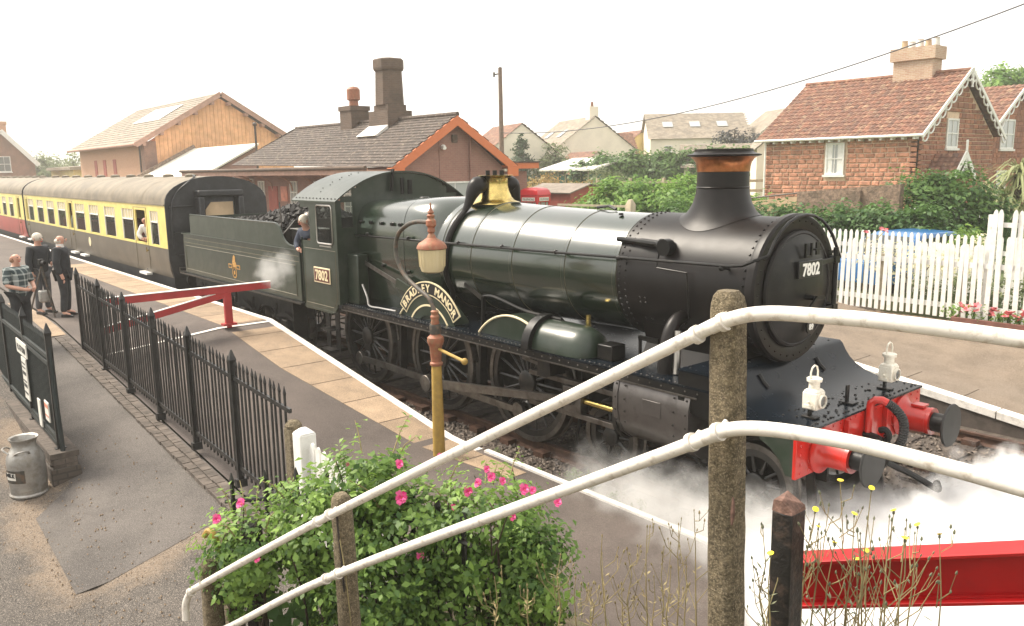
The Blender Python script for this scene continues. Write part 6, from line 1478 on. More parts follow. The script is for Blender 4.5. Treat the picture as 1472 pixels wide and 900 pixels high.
p1 = cpost(2.345, -5.69, -.2, 3.42, .112, 'tall weathered concrete post in front of the smokebox', (-.10, 0), 1)
p2 = cpost(-.47, -5.90, -.2, 1.82, .115, 'leaning cracked concrete post rising out of the rose bush', (-.06, 0), 2)
p3 = cpost(-1.99, -6.30, -.3, .93, .13, 'short concrete post at the foot of the handrail', (0, 0), 3)
ob('crack', MB().tube(catm([(-.43, -5.965, 1.2), (-.44, -5.967, 1.45), (-.465, -5.966, 1.6), (-.47, -5.966, 1.72)], 3), .007, 5), 'black_wood', p2)
ob('spall', MB().tube(catm([(2.345, -5.765, 2.55), (2.35, -5.768, 2.60), (2.348, -5.766, 2.66)], 3), [.004, .006, .008, .009, .008, .006, .003], 5), 'rotten_wood', p1)
ob('loose_wire', MB().tube(catm([(-.36, -5.96, .9), (-.36, -5.975, 1.2), (-.38, -5.98, 1.4), (-.43, -5.975, 1.56)], 4), .004, 4), 'stem_dry', p2)
# black timber post
bp = thing('timber_post', 'black tarred timber post with split top beside the red girder', 'post', (2.2, -5.08, .9))
secs = []
for z, k in ((.6, 1.04), (1.2, 1.02), (1.8, 1), (2.2, .99), (2.35, .98)): secs.append([(2.175+a*.050*k-.012*(z-1.8), -5.08+b*.06*k+.01*(z-1.8), z) for a, b in ((-1, -1), (.2, -1.06), (1, -.9), (1, 1), (-1, 1))])
ob('shaft', MB().loft(secs), 'black_wood', bp, bevel=.006)
ob('broken_top', MB().loft([secs[-1], [(2.124, -5.130, 2.400), (2.165, -5.128, 2.405), (2.21, -5.118, 2.362), (2.213, -5.018, 2.372), (2.124, -5.018, 2.412)], [(2.132, -5.115, 2.408), (2.165, -5.115, 2.412), (2.203, -5.105, 2.372), (2.205, -5.03, 2.380), (2.132, -5.03, 2.418)]]), 'rotten_wood', bp, smooth=0)
# red girder
gd = thing('red_girder', 'bright red painted steel girder lying across the lower right corner', 'girder', (2.6, -4.3, 1.6))
ga, gb = Vector((1.93, -4.72, 1.785)), Vector((4.4, -3.55, 2.62-.15))
dd = (gb-ga).normalized(); 
def gbar(o0, wd, ht): return MB().bar(ga+Vector(o0), gb+Vector(o0), wd, ht)
ob('web', gbar((0, 0, 0), .018, .215), 'red_girder', gd, smooth=0)
ob('top_flange', gbar((0, 0, .117), .14, .018), 'red_girder', gd, bevel=.003)
ob('bottom_flange', gbar((0, 0, -.117), .14, .018), 'red_girder', gd, bevel=.003)
ob('fillet', gbar((.01, -.018, .100), .025, .012), 'red_girder', gd); ob('fillet', gbar((.01, -.018, -.100), .025, .012), 'red_girder', gd)
for q in (1.6, 2.5):
    p = ga+dd*q; ob('support_leg', MB().box(p.x-.05, p.x+.05, p.y+.02, p.y+.1, 0, p.z-.13), 'red_girder', gd)
# steps and landing the camera stands on
stp = props(bpy.data.objects.new('steps', None), 'concrete footbridge steps and landing', kind='structure'); link(stp, None); stp.location = (3, -8, 0); CP[stp] = Vector((3, -8, 0))
ob('landing', B(2.5, 8, -10, -6.2, 2.1, 2.25), 'concrete', stp)
for k in range(14):
    zt = 2.25-.165*(k+1); x1_ = 2.5-.30*k; ob('step', B(x1_-.30, x1_, -10, -6.62, max(zt-.6, -.3), zt), 'concrete', stp)

# ================================================================== far side fence, planters, cars
FY = 9.0
fe = thing('picket_fence', 'long white picket fence behind the far platform', 'fence', (-4, FY, .7))
pk2 = meshof('picket', MB().box(-.037, .037, -.011, .011, 0, 1.44).prism([(-.037, 1.441), (.037, 1.441), (.02, 1.49), (0, 1.505), (-.02, 1.49)], 'y', -.011, .011), 'white_paint', 0)
x = -13.5; k = 0
while x < -.6:
    tall = x > -2.15
    inst(pk2, 'picket', fe, (x, FY, .76+rng.uniform(-.01, .01)+(.0)), (1.2 if tall else 1.12, 1, 1.46 if tall else 1.0), (rng.uniform(-.01, .01), rng.uniform(-.022, .022), 0)); x += .137 if not tall else .17
for z in (1.0, 1.85): ob('rail', B(-13.5, -.5, FY+.013, FY+.055, z-.05, z+.05), 'white_paint', fe)
ob('rail', B(-2.2, -.5, FY+.013, FY+.055, 2.62, 2.71), 'white_paint', fe)
for x in (-12.0, -10.0, -8.1, -6.2, -4.3, -2.62, -2.2, -.75): ob('post', B(x-.05, x+.05, FY+.06, FY+.16, .5, 1.95 if x < -2.5 else 2.85), 'timber_rail' if x != -2.2 else 'white_paint', fe)
ob('gravel_board', B(-13.5, -2.6, FY+.0, FY+.05, .52, .70), 'wall_grey_brown', fe)
f2 = thing('picket_fence', 'second white picket fence across the lane behind the first', 'fence', (-6, 10.2, .9))
x = -9.5
while x < -1.9:
    inst(pk2, 'picket', f2, (x, 10.15, .95), (1, 1, .93)); x += .14
for z in (1.25, 2.0): ob('rail', B(-9.5, -1.8, 10.165, 10.21, z-.045, z+.045), 'white_paint', f2)
pt = thing('planter', 'long brown timber planter of pink and red flowers below the fence', 'planter', (-1, 8.6, .5))
for k in range(3): ob('board', B(-2.6, 3.5, 8.56, 8.60, .50+k*.122, .50+k*.122+.114), 'planter_brown', pt, bevel=.006)
ob('board', B(-2.6, -2.56, 8.61, 8.93, .5, .86), 'planter_brown', pt); ob('soil', B(-2.55, 3.5, 8.61, 8.92, .5, .80), 'earth', pt)
lw = thing('low_brick_wall', 'low worn red brick retaining wall below the planter', 'wall', (0, 8, .2))
ob('wall', MB().prism([(7.35, -.2), (8.55, -.2), (8.55, .55), (8.35, .55), (7.35, .2)], 'x', -2.4, 5), 'brick_red_old', lw, smooth=0)
rs = np.random.RandomState(21)
P_, N_, T_ = crown_points([((-2.5+.45*i, 8.75, .92), (.3, .17, .14)) for i in range(10)], 90, 14, rs, .3)
leaf_mesh('planter_foliage', P_, N_, .06, 'leaf_bush', None, rs, tint=T_, kind='stuff', label='low green leaves in the long brown planter')
fl5 = MB(); fl5.t = []
for k in range(5):
    a = 2*PI*k/5; c, s_ = math.cos(a), math.sin(a); c2, s2_ = math.cos(a+.6), math.sin(a+.6); c3, s3 = math.cos(a-.6), math.sin(a-.6)
    fl5.add([(0, 0, 0), (c3*.7, s3*.7, .22), (c*1.0, s_*1.0, .30), (c2*.7, s2_*.7, .22)], [(0, 1, 2, 3)]); fl5.t.append(.3*(k % 3))
def flmesh(name, mat):
    src = fl8 if 'rose' in name else fl5; me = meshof(name, src, mat, 60); a = me.attributes.new('tint', 'FLOAT', 'FACE'); a.data.foreach_set('value', np.random.RandomState(2).rand(len(src.f)).astype(np.float32)); return me
fl8 = MB()
for lay, (rr0, zz, n_) in enumerate(((1.0, .18, 6), (.72, .34, 5), (.42, .5, 4))):
    for k in range(n_):
        a = 2*PI*k/n_+lay*.5; hw = 2.1*PI/n_/2; pts = [(0, 0, .05*lay)]
        for f_, rad in ((-1, .86), (-.45, 1.0), (.1, .93), (.55, 1.02), (1, .88)): pts.append((math.cos(a+hw*f_*.9)*rr0*rad*(.8+.4*((k*7+lay*3) % 5)/5), math.sin(a+hw*f_*.9)*rr0*rad*(.8+.4*((k*7+lay*3) % 5)/5), zz+.12*rad+.3*((k*3+lay) % 4)/4))
        fl8.add(pts, [tuple(range(6))])
fl_red = flmesh('bedding_flower', 'petal_red'); fl_pink = flmesh('rose_flower', 'petal_pink')
bed = thing('bedding_flowers', 'pink and red bedding flowers filling the brown planter', 'flowers', (0, 8.75, .85))
for k in range(110): inst(fl_red, 'flower', bed, (-2.5+rs.rand()*4.4, 8.58+rs.rand()*.32, .93+rs.rand()*.16), (.085, .085, .085), (rs.uniform(-.8, .3), rs.uniform(-.5, .5), rs.uniform(0, 6)))
# cars
def car(name, label, x, y, z, rz, mat):
    t = thing(name, label, 'car', (x, y, z), local=True, rz=rz)
    prof = [(-1.95, .35), (-1.98, .62), (-1.88, .86), (-1.25, .93), (-.65, 1.36), (-.35, 1.44), (.7, 1.45), (1.35, 1.36), (1.78, .98), (1.95, .84), (2.0, .6), (1.95, .35)]
    secs = []
    for yy, k in ((-.84, .93), (-.78, .985), (-.6, 1), (.6, 1), (.78, .985), (.84, .93)):
        secs.append([(p[0]*(.985 if abs(yy) > .8 else 1), yy*(.80 if p[1] > 1.2 else 1), p[1]*k+(1-k)*.35) for p in prof])
    ob('body', MB().loft(secs), mat, t, smooth=40, bevel=.02)
    for s in (-1, 1):
        ob('side_window', MB().prism([(-1.1, .97), (-.55, 1.33), (.72, 1.37), (1.3, 1.28), (1.45, .98)], 'y', s*.765-.01, s*.765+.01), 'glass_dark', t)
        for xx in (-1.25, 1.25):
            wh = ob('wheel', MB().lathe([(.18, -.11), (.30, -.11), (.31, -.06), (.31, .1), (.18, .11)], (xx, s*.76, .31), 'y', 24), 'tyre', t)
            ob('rim', MB().lathe([(0, -.118), (.19, -.112), (.19, .112), (0, .118)], (xx, s*.76, .31), 'y', 18), 'steel', wh)
        ob('tail_light', MB().box(1.80, 1.99, s*.72-.1, s*.72+.1, .74, .92), 'tail_red', t, bevel=.02)
        ob('headlight', MB().box(-1.97, -1.8, s*.62-.14, s*.62+.14, .66, .8), 'glass_sky', t, bevel=.02)
    ob('windscreen', MB().add([(-1.24, -.66, .955), (-1.24, .66, .955), (-.68, .58, 1.365), (-.68, -.58, 1.365)], [(0, 1, 2, 3)]), 'glass_dark', t)
    ob('rear_window', MB().add([(1.80, -.64, .99), (1.80, .64, .99), (1.39, .56, 1.35), (1.39, -.56, 1.35)], [(0, 1, 2, 3)]), 'glass_dark', t)
    return t
car('parked_car', 'blue car parked behind the white picket fence', -4.95, 11.75, .80, R(78), 'blue_car')
car('parked_car', 'white car with red tail lights parked by the cottage shrub', -8.0, 20.0, 1.02, R(20), 'white_car')

# ================================================================== vegetation
def bush(name, label, cat, blobs, ncl, per, size, mat, seed, stems=True, spread=.16, shell=.55, up=.4, aspect=.55, leafname='foliage', group=None, base=None):
    r_ = np.random.RandomState(seed); c0 = blobs[0][0]; zb = base if base is not None else min(b[0][2]-b[1][2] for b in blobs)
    t = thing(name, label, cat, (c0[0], c0[1], zb), group=group)
    P_, N_, T_ = crown_points(blobs, ncl, per, r_, spread, shell)
    leaf_mesh(leafname, P_, N_, size, mat, t, r_, tint=T_, up=up, aspect=aspect)
    if stems:
        for c, rr in blobs:
            for k in range(2):
                e = (c[0]+r_.uniform(-.4, .4)*rr[0], c[1]+r_.uniform(-.4, .4)*rr[1], c[2]+r_.uniform(0, .5)*rr[2])
                m_ = ((c[0]+e[0])/2+r_.uniform(-.1, .1), (c[1]+e[1])/2, (zb+e[2])/2)
                ob('stem', MB().tube([(c[0]+r_.uniform(-.2, .2)*rr[0], c[1]+r_.uniform(-.2, .2)*rr[1], zb), m_, e], [.03*max(.6, rr[2]), .022*max(.6, rr[2]), .008], 6), 'bark', t)
    return t
def tree(name, label, x, y, z0, h, crown, mat, seed, ncl=160, per=26, size=.35, trunk=.2, spread=.14, shell=.35, limbs=5):
    r_ = np.random.RandomState(seed); t = thing(name, label, 'tree', (x, y, z0))
    top = (x+r_.uniform(-.2, .2), y+r_.uniform(-.2, .2), z0+h*.85)
    tr = ob('trunk', MB().tube([(x, y, z0-.2), (x+.1, y, z0+h*.4), top], [trunk, trunk*.7, trunk*.2], 8), 'bark', t)
    for k in range(limbs):
        f = .35+.45*k/limbs; a = r_.uniform(0, 6.28); p = (x+.1, y, z0+h*f); L = h*.28*(1.1-f)
        ob('limb', MB().tube([p, (p[0]+math.cos(a)*L*.6, p[1]+math.sin(a)*L*.6, p[2]+L*.5), (p[0]+math.cos(a)*L*1.2, p[1]+math.sin(a)*L*1.2, p[2]+L*1.1)], [trunk*.4, trunk*.25, trunk*.08], 6), 'bark', tr)
    P_, N_, T_ = crown_points(crown, ncl, per, r_, spread, shell); leaf_mesh('crown', P_, N_, size, mat, t, r_, tint=T_, up=.3)
    return t
# rose bush in the foreground
RB = [((-1.85, -6.0, .90), (.36, .36, .48)), ((-1.58, -5.55, 1.12), (.50, .45, .50)), ((-1.30, -5.25, 1.45), (.34, .34, .36)), ((-1.05, -5.05, 1.12), (.50, .50, .48)), ((-.62, -4.66, 1.10), (.50, .48, .50)), ((-.40, -4.40, .75), (.40, .40, .50)), ((-1.2, -5.35, .55), (.6, .5, .45)), ((-.75, -4.85, .5), (.5, .5, .45)), ((-.95, -5.45, .75), (.4, .35, .4))]
rose = bush('rose_bush', 'leafy rose bush with bright pink flowers beside the handrail', 'bush', RB, 640, 44, .052, 'leaf_rose', 31, spread=.15, shell=.45, up=.5, aspect=.62, base=-.05)
rr_ = np.random.RandomState(8)
for k in range(26):
    c, q = RB[rr_.randint(8)]; e = Vector(c)+Vector((rr_.uniform(-1, 1)*q[0], rr_.uniform(-1, 1)*q[1], rr_.uniform(.2, .9)*q[2]))
    b0 = Vector((c[0]+rr_.uniform(-.25, .25), c[1]+rr_.uniform(-.25, .25), -.05)); mid = (b0+e)/2+Vector((rr_.uniform(-.12, .12), rr_.uniform(-.12, .12), .1))
    ob('cane', MB().tube(catm([b0, mid, e], 3), [.012, .011, .010, .009, .007, .006, .004], 5), 'stem_dark', rose)
FL = [(-1.72, -6.30, 1.36, 1), (-1.62, -6.15, 1.47, 1), (-.86, -5.24, 1.50, 1.35), (-.55, -4.86, 1.54, 1), (-.50, -4.80, 1.60, .9), (-.45, -4.72, 1.64, .95), (-.40, -4.66, 1.61, .8), (-.72, -4.98, 1.78, 1), (-.12, -4.37, 1.45, 1), (-.28, -4.55, 1.55, 1.1), (-.24, -4.5, 1.54, .8), (-.91, -5.22, 1.74, .9), (-.70, -5.2, 1.08, .9), (-1.47, -6.12, 1.08, .7), (-.30, -4.65, 1.36, .8), (-.48, -4.74, 1.70, .7), (-1.36, -5.4, 1.66, .5), (-1.2, -5.5, 1.45, .5), (-.62, -4.95, 1.42, .6)]
cv = Vector(CAM)
for k, (x, y, z, s_) in enumerate(FL):
    d_ = (cv-Vector((x, y, z))).normalized()+Vector((rr_.uniform(-.5, .5), rr_.uniform(-.5, .5), rr_.uniform(.1, .6)))
    o = inst(fl_pink, 'rose_flower', rose, (x, y, z), (.040*s_, .040*s_, .040*s_), d_.to_track_quat('Z', 'Y').to_euler())
    c_ = inst(meshof('flower_centre', MB().ball((0, 0, .12), (.2, .2, .12), 8, 4), 'petal_yellow') if k == 0 else bpy.data.meshes['flower_centre'], 'flower_centre', o, (x, y, z)); 
# broad leaved weeds under the rose
r_ = np.random.RandomState(5); P_ = np.stack([r_.uniform(-1.9, -1.0, 46), r_.uniform(-6.0, -5.55, 46), r_.uniform(.1, .45, 46)], 1); N_ = np.tile(np.array([.6, -.5, .7]), (46, 1))
leaf_mesh('dock_leaves', P_, N_, .26, 'leaf_broad', None, r_, kind='stuff', label='broad green dock leaves under the rose bush', aspect=.6, jitter=.45)
# arching new shoots above the bush
sh_ = np.random.RandomState(77); Ps = []; Ns = []
for k in range(22):
    c, q = RB[sh_.randint(6)]; a = sh_.uniform(0, 6.28); b0 = Vector((c[0]+math.cos(a)*q[0]*.6, c[1]+math.sin(a)*q[1]*.6, c[2]+q[2]*.6)); e = b0+Vector((math.cos(a)*.16, math.sin(a)*.16, sh_.uniform(.12, .30)))
    ob('shoot', MB().tube([b0, (b0+e)/2+Vector((0, 0, .04)), e], [.006, .005, .003], 5), 'stem_dry', rose)
    for f in np.linspace(.15, 1, 12): Ps.append(b0.lerp(e, f)+Vector(sh_.normal(0, .035, 3).tolist())); Ns.append((math.cos(a)*.3, math.sin(a)*.3, 1))
leaf_mesh('shoot_leaves', np.array([tuple(p) for p in Ps]), np.array(Ns), .06, 'leaf_rose', rose, sh_, tint=np.full(len(Ps), .8))
# grit on the path
gr = MB(); g_ = np.random.RandomState(13)
for i in range(900):
    x = g_.uniform(-8.5, -2.6); y = g_.uniform(-9.5, -5.3) if i % 3 else g_.uniform(-6.9, -6.2); s_ = g_.uniform(.004, .014); z = zw(x, y)-.022
    gr.add([(x-s_, y-s_*.7, z), (x+s_, y-s_*.6, z), (x+s_*.5, y+s_, z), (x, y, z+s_*1.2)], [(0, 1, 3), (1, 2, 3), (2, 0, 3)])
ob('gravel', gr, 'slab', kind='stuff', smooth=0, label='loose pale grit scattered on the forecourt and path', fixn=False)
# grass tufts on the bank
r_ = np.random.RandomState(9); n = 5200
gx = r_.uniform(-2.2, 4.5, n); gy = r_.uniform(-5.95, -3.55, n); keep = (np.sin(gx*5.1+gy*3.3)+np.sin(gx*2.2-gy*6.1)+r_.normal(0, .6, n)) > .2; gx, gy = gx[keep], gy[keep]; n = len(gx)
mb = MB(); mb.t = []
for i in range(n):
    z = bankz(gx[i], gy[i]); h_ = r_.uniform(.08, .34); a = r_.uniform(0, 6.28); b_ = r_.uniform(.02, .12); w_ = r_.uniform(.003, .006); ca, sa = math.cos(a), math.sin(a)
    p0 = (gx[i], gy[i], z); p1_ = (gx[i]+ca*b_*.3, gy[i]+sa*b_*.3, z+h_*.6); p2_ = (gx[i]+ca*b_, gy[i]+sa*b_, z+h_)
    mb.add([(p0[0]-sa*w_, p0[1]+ca*w_, p0[2]), (p0[0]+sa*w_, p0[1]-ca*w_, p0[2]), (p1_[0]+sa*w_*.8, p1_[1]-ca*w_*.8, p1_[2]), (p1_[0]-sa*w_*.8, p1_[1]+ca*w_*.8, p1_[2]), p2_], [(0, 1, 2, 3), (3, 2, 4)]); tv = r_.rand(); mb.t += [tv, tv]
ob('grass', mb, 'leaf_grass', kind='stuff', smooth=0, label='rough grass growing on the bank under the handrail', fixn=False)
# tall wild flowers
TALL = [(2.07, -5.11, 1.41, .82), (2.04, -4.81, 1.13, 1.03), (2.15, -4.85, 1.17, 1.1), (2.12, -4.63, .97, 1.25), (2.14, -4.55, .89, 1.43), (2.39, -4.9, 1.22, 1.11), (2.43, -4.89, 1.21, 1.26), (2.43, -4.65, .98, 1.31), (2.48, -4.62, .95, 1.32), (2.44, -4.95, 1.25, 1.05), (2.52, -4.85, 1.15, 1.2), (2.27, -4.97, 1.29, .96), (2.21, -4.54, .88, 1.11), (2.38, -4.75, 1.0, 1.1), (2.38, -4.85, 1.1, 1.0), (2.01, -4.95, 1.2, .8), (2.62, -4.84, 1.1, 1.25), (2.18, -5.21, 1.5, .67), (2.7, -4.75, 1.0, 1.3), (2.29, -4.88, 1.15, 1.0), (2.6, -4.9, 1.2, 1.1)]
DRY = [(1.07, -5.48, 1.32, .53), (.65, -4.92, .79, .57), (.96, -5.0, .94, .83), (.92, -4.74, .76, .83), (.89, -4.54, .62, 1.03), (1.06, -4.58, .69, .9), (.99, -4.34, .5, 1.19), (1.32, -4.63, .78, 1.15), (.38, -5.34, .93, .47), (.73, -5.39, 1.11, .36), (.8, -4.66, .68, .6), (.95, -4.54, .64, .71), (1.43, -4.98, 1.09, .65), (1.15, -5.3, 1.22, .39), (1.68, -4.9, 1.0, .75), (1.02, -4.32, .5, .94)]
flw = meshof('flower_head', MB().lathe([(0, .0), (.5, .05), (1., .35), (.6, .42), (0, .45)], (0, 0, 0), 'z', 12), 'petal_yellow', 50)
def weed(x, y, z, h, lab, seed, grp, flowers, mat):
    r_ = random.Random(seed); t = thing('wildflower' if grp.startswith('tall') else 'dry_weed', lab, 'weed', (x, y, z), grp); m = MB(); bm2 = MB(); heads = []
    base = Vector((x+r_.uniform(-.03, .03), y+r_.uniform(-.03, .03), z-.02)); top = Vector((x, y, z+h)); pts = [base]
    for k in range(1, 6): pts.append(base.lerp(top, k/5)+Vector((r_.uniform(-.018, .018), r_.uniform(-.018, .018), 0)))
    m.tube(pts, [.006, .0055, .0048, .004, .003, .002], 5); heads.append((pts[-1], Vector((0, 0, 1))))
    for k in range(r_.randint(3, 6)):
        f = r_.uniform(.45, .96); p = base.lerp(top, f); a = r_.uniform(0, 6.28); L = h*(1-f)*r_.uniform(.5, 1.0)+.05
        q = p+Vector((math.cos(a)*L*.45, math.sin(a)*L*.45, L*.75)); md = (p+q)/2+Vector((math.cos(a)*.02, math.sin(a)*.02, -.015))
        m.tube([p, md, q], [.0028, .0024, .0016], 4); heads.append((q, (q-md).normalized()))
        if r_.random() < .6:
            q2 = md+Vector((math.cos(a+1.2)*.05, math.sin(a+1.2)*.05, .06)); m.tube([md, q2], [.002, .0014], 4); heads.append((q2, Vector((0, 0, 1))))
    ob('stem', m, mat, t, smooth=60)
    for hp_, hd_ in heads:
        s_ = r_.uniform(.005, .009); bm2.tube([hp_-hd_*s_*.6, hp_, hp_+hd_*s_*1.2, hp_+hd_*s_*2.2], [s_*.4, s_*.75, s_*.6, s_*.15], 6)
    for k in range(12):
        f = r_.uniform(.05, .8); p = base.lerp(top, f); a = r_.uniform(0, 6.28); L = r_.uniform(.02, .06); d = Vector((math.cos(a), math.sin(a), .5)); s2 = Vector((-math.sin(a), math.cos(a), 0))*.006
        bm2.add([p, p+d*L*.5+s2, p+d*L, p+d*L*.5-s2], [(0, 1, 2, 3)])
    ob('buds', bm2, 'bud' if grp.startswith('tall') else 'stem_dry', t, smooth=60, fixn=False, kind='stuff')
    for k in range(flowers):
        hp_, hd_ = heads[(k*3) % len(heads)]; s_ = r_.uniform(.012, .017)
        inst(flw, 'flower_head', t, hp_+hd_*.012, (s_, s_, s_), (r_.uniform(-.5, .5), r_.uniform(-.5, .5), 0))
    return t
ordn = ['first', 'second', 'third', 'fourth', 'fifth', 'sixth', 'seventh', 'eighth', 'ninth', 'tenth', 'eleventh', 'twelfth', 'thirteenth', 'fourteenth', 'fifteenth', 'sixteenth', 'seventeenth', 'eighteenth', 'nineteenth', 'twentieth', 'twenty first']
def scr(p):
    d = Vector(p[:3])+Vector((0, 0, p[3]))-cv; return d.dot(_r)/d.dot(_f)
for k, p in enumerate(sorted(TALL, key=scr)): weed(*p, '%s stalk from the left among the yellow weeds before the red girder' % ordn[k], 40+k, 'tall weeds in front of the red girder', 1 if k % 3 else 0, 'stem_dry')
for k, p in enumerate(sorted(DRY, key=scr)): weed(*p, '%s dry stalk from the left on the bank between rose bush and tall post' % ordn[k], 90+k, 'dry weeds on the bank', 0, 'stem_dry')
# small weeds by the track
P_, N_, T_ = crown_points([((-2.9, -1.42, .02), (.22, .1, .12)), ((-2.2, -1.5, -.02), (.15, .08, .08)), ((-1.9, -1.45, 0), (.1, .06, .06)), ((-4.6, -1.45, -.05), (.1, .05, .05))], 26, 14, np.random.RandomState(4), .35)
leaf_mesh('trackside_weeds', P_, N_, .05, 'leaf_pale', None, np.random.RandomState(4), tint=T_, kind='stuff', label='small green weeds along the foot of the platform edge')
# hedge and shrubs on the far side
bush('clipped_hedge', 'long dark green hedge behind the white picket fence', 'hedge', [((-12.6+1.05*i, 12.6+.05*i, 1.85), (.85, .55, .95)) for i in range(8)], 800, 36, .13, 'leaf_hedge', 51, stems=False, spread=.2, shell=.6, base=.9)
bush('laurel_bush', 'large rounded dark green bush in front of the stone cottage', 'bush', [((-6.35, 15.0, 2.3), (1.0, .9, 1.25)), ((-5.5, 15.6, 2.45), (.95, .9, 1.25)), ((-7.3, 14.6, 2.0), (.8, .7, .95)), ((-4.8, 15.9, 2.0), (.7, .7, 1.0)), ((-5.9, 15.2, 3.0), (.6, .6, .55))], 460, 30, .13, 'leaf_dark', 52, spread=.17, base=.95)
bush('pale_shrub', 'yellow green shrub over the fence beside the blue car', 'bush', [((-3.3, 10.7, 2.15), (.35, .3, .3))], 30, 26, .09, 'leaf_rose', 53, spread=.3, base=.95)
bush('white_flowering_shrub', 'pale cream flowering shrub straggling over the picket fence', 'bush', [((-2.9, 10.5, 1.9), (.5, .3, .4)), ((-3.9, 9.8, 1.75), (1.4, .25, .28))], 70, 20, .08, 'leaf_white', 54, spread=.3, base=.95)
bush('border_plants', 'green border plants seen between the fence pickets', 'bush', [((-3.6+.5*i, 9.6, 1.2), (.3, .25, .35)) for i in range(6)], 90, 20, .10, 'leaf_pale', 55, stems=False, spread=.3, base=.95)
gm = thing('geranium', 'red geranium poking above the picket fence by the blue car', 'flower', (-5.0, 9.7, .95))
ob('stem', MB().tube([(-5.0, 9.7, .95), (-4.98, 9.7, 2.3)], .01, 5).tube([(-4.98, 9.7, 1.9), (-4.6, 9.75, 2.38)], .008, 5), 'stem_dry', gm)
for k in range(10): inst(fl_red, 'flower', gm, ((-4.98 if k % 2 else -4.6)+rs.uniform(-.07, .07), 9.7+rs.uniform(-.05, .05), (2.33 if k % 2 else 2.4)+rs.uniform(-.05, .05)), (.05, .05, .05), (rs.uniform(-1, 1), rs.uniform(-1, 1), 0))
# cordyline at the right edge
cp_ = thing('cordyline_palm', 'spiky pale green cordyline palm at the right edge by the cottage', 'palm', (-5.1, 18.9, 1))
ob('trunk', MB().tube([(-5.1, 18.9, .9), (-5.1, 18.9, 3.4)], [.16, .12], 10), 'bark', cp_)
r_ = np.random.RandomState(6); mb = MB(); mb.t = []
for hd_ in ((-5.1, 18.9, 3.5), (-4.8, 19.2, 3.0), (-5.35, 18.7, 2.7)):
    for k in range(120):
        a = r_.uniform(0, 6.28); el = r_.uniform(-.5, 1.4); L = r_.uniform(.9, 1.6); w_ = .035; c, s_ = math.cos(a), math.sin(a); pts = []
        for q in range(5):
            f = q/4; pts.append(Vector((hd_[0]+c*math.cos(el)*L*f, hd_[1]+s_*math.cos(el)*L*f, hd_[2]+math.sin(el)*L*f-.75*L*f*f)))
        sdv = Vector((-s_, c, 0)); vs = []
        for q, p in enumerate(pts): ww = w_*(1-abs(q/4-.35)*.9); vs += [p-sdv*ww, p+sdv*ww]
        mb.add(vs, [(2*q, 2*q+1, 2*q+3, 2*q+2) for q in range(4)]); mb.t += [float(r_.rand())]*4
ob('leaves', mb, 'leaf_palm', cp_, smooth=60, fixn=False)
# middle distance planting behind the boiler
bush('roadside_bush', 'big bright green bushes behind the boiler, near the garden shed', 'bush', [((-18.6+.0, 16.6, 1.9), (1.9, 1.3, 1.5)), ((-16.8, 17.6, 1.9), (1.7, 1.3, 1.55)), ((-15.0, 18.2, 1.8), (1.5, 1.2, 1.35)), ((-20.2, 16.4, 1.6), (1.2, 1.0, 1.1)), ((-14.0, 18.8, 1.6), (1.3, 1.1, 1.1))], 900, 44, .17, 'leaf_bush', 61, spread=.13, shell=.4, base=.95)
bush('distant_hedge', 'broad dark hedge rising to the long cream house', 'hedge', [((-38.5+1.6*i, 36.4+1.25*i, 3.2+.05*i), (1.7, 1.4, 1.7)) for i in range(7)]+[((-39.5, 35.0, 2.6), (1.2, 1.0, 1.6))], 800, 40, .28, 'leaf_dark', 62, stems=False, spread=.16, base=1.2)
bush('tall_shrub', 'loose pale green shrub left of the distant hedge', 'bush', [((-33.5, 30.5, 2.6), (1.0, .9, 1.5)), ((-32.7, 31.2, 2.3), (.9, .8, 1.2))], 90, 30, .16, 'leaf_pale', 63, spread=.2, base=1.1)
bush('russet_shrub', 'yellow and russet shrub behind the telephone box', 'bush', [((-31.5, 24.0, 2.5), (1.5, 1.2, 1.0)), ((-29.5, 24.8, 2.2), (1.4, 1.1, .9))], 140, 26, .15, 'leaf_autumn', 64, spread=.2, base=1.1)
ms = thing('field_fence', 'pale post and rail fence across the rough field below the hedge', 'fence', (-22, 26.5, 1.1))
for k in range(9):
    x = -28.5+k*1.75; y = 25.2+k*.75; ob('post', B(x-.07, x+.07, y-.07, y+.07, 1, 3.25), 'timber_rail', ms)
for z in (2.5, 3.0): ob('rail', MB().bar((-28.5, 25.2, z), (-14.5, 31.2, z+.1), .06, .14), 'timber_rail', ms)
gtp = thing('gate_post', 'stout pale gatepost with a low gate behind the boiler', 'post', (-16.4, 14.5, .95))
ob('shaft', MB().loft([[(-16.4+a*.14, 14.5+b*.14, z) for a, b in ((-1, -1), (1, -1), (1, 1), (-1, 1))] for z in (.9, 2.5)]+[[(-16.4+a*.06, 14.5+b*.06, 2.68) for a, b in ((-1, -1), (1, -1), (1, 1), (-1, 1))]]), 'timber_rail', gtp, bevel=.02)
ob('gate_rail', MB().bar((-20.0, 14.2, 2.42), (-16.5, 14.5, 2.42), .05, .08).bar((-20.0, 14.2, 2.0), (-16.5, 14.5, 2.0), .05, .08), 'timber_rail', gtp)
tree('conifer', 'small dark conifer in front of the cream house', -50.4, 38.3, 1.5, 5.4, [((-50.4, 38.3, 2.6), (1.5, 1.5, 1.2)), ((-50.4, 38.3, 4.0), (1.15, 1.15, 1.2)), ((-50.4, 38.3, 5.3), (.75, .75, 1.1)), ((-50.4, 38.3, 6.2), (.35, .35, .8))], 'leaf_conifer', 71, 150, 26, .22, .15)
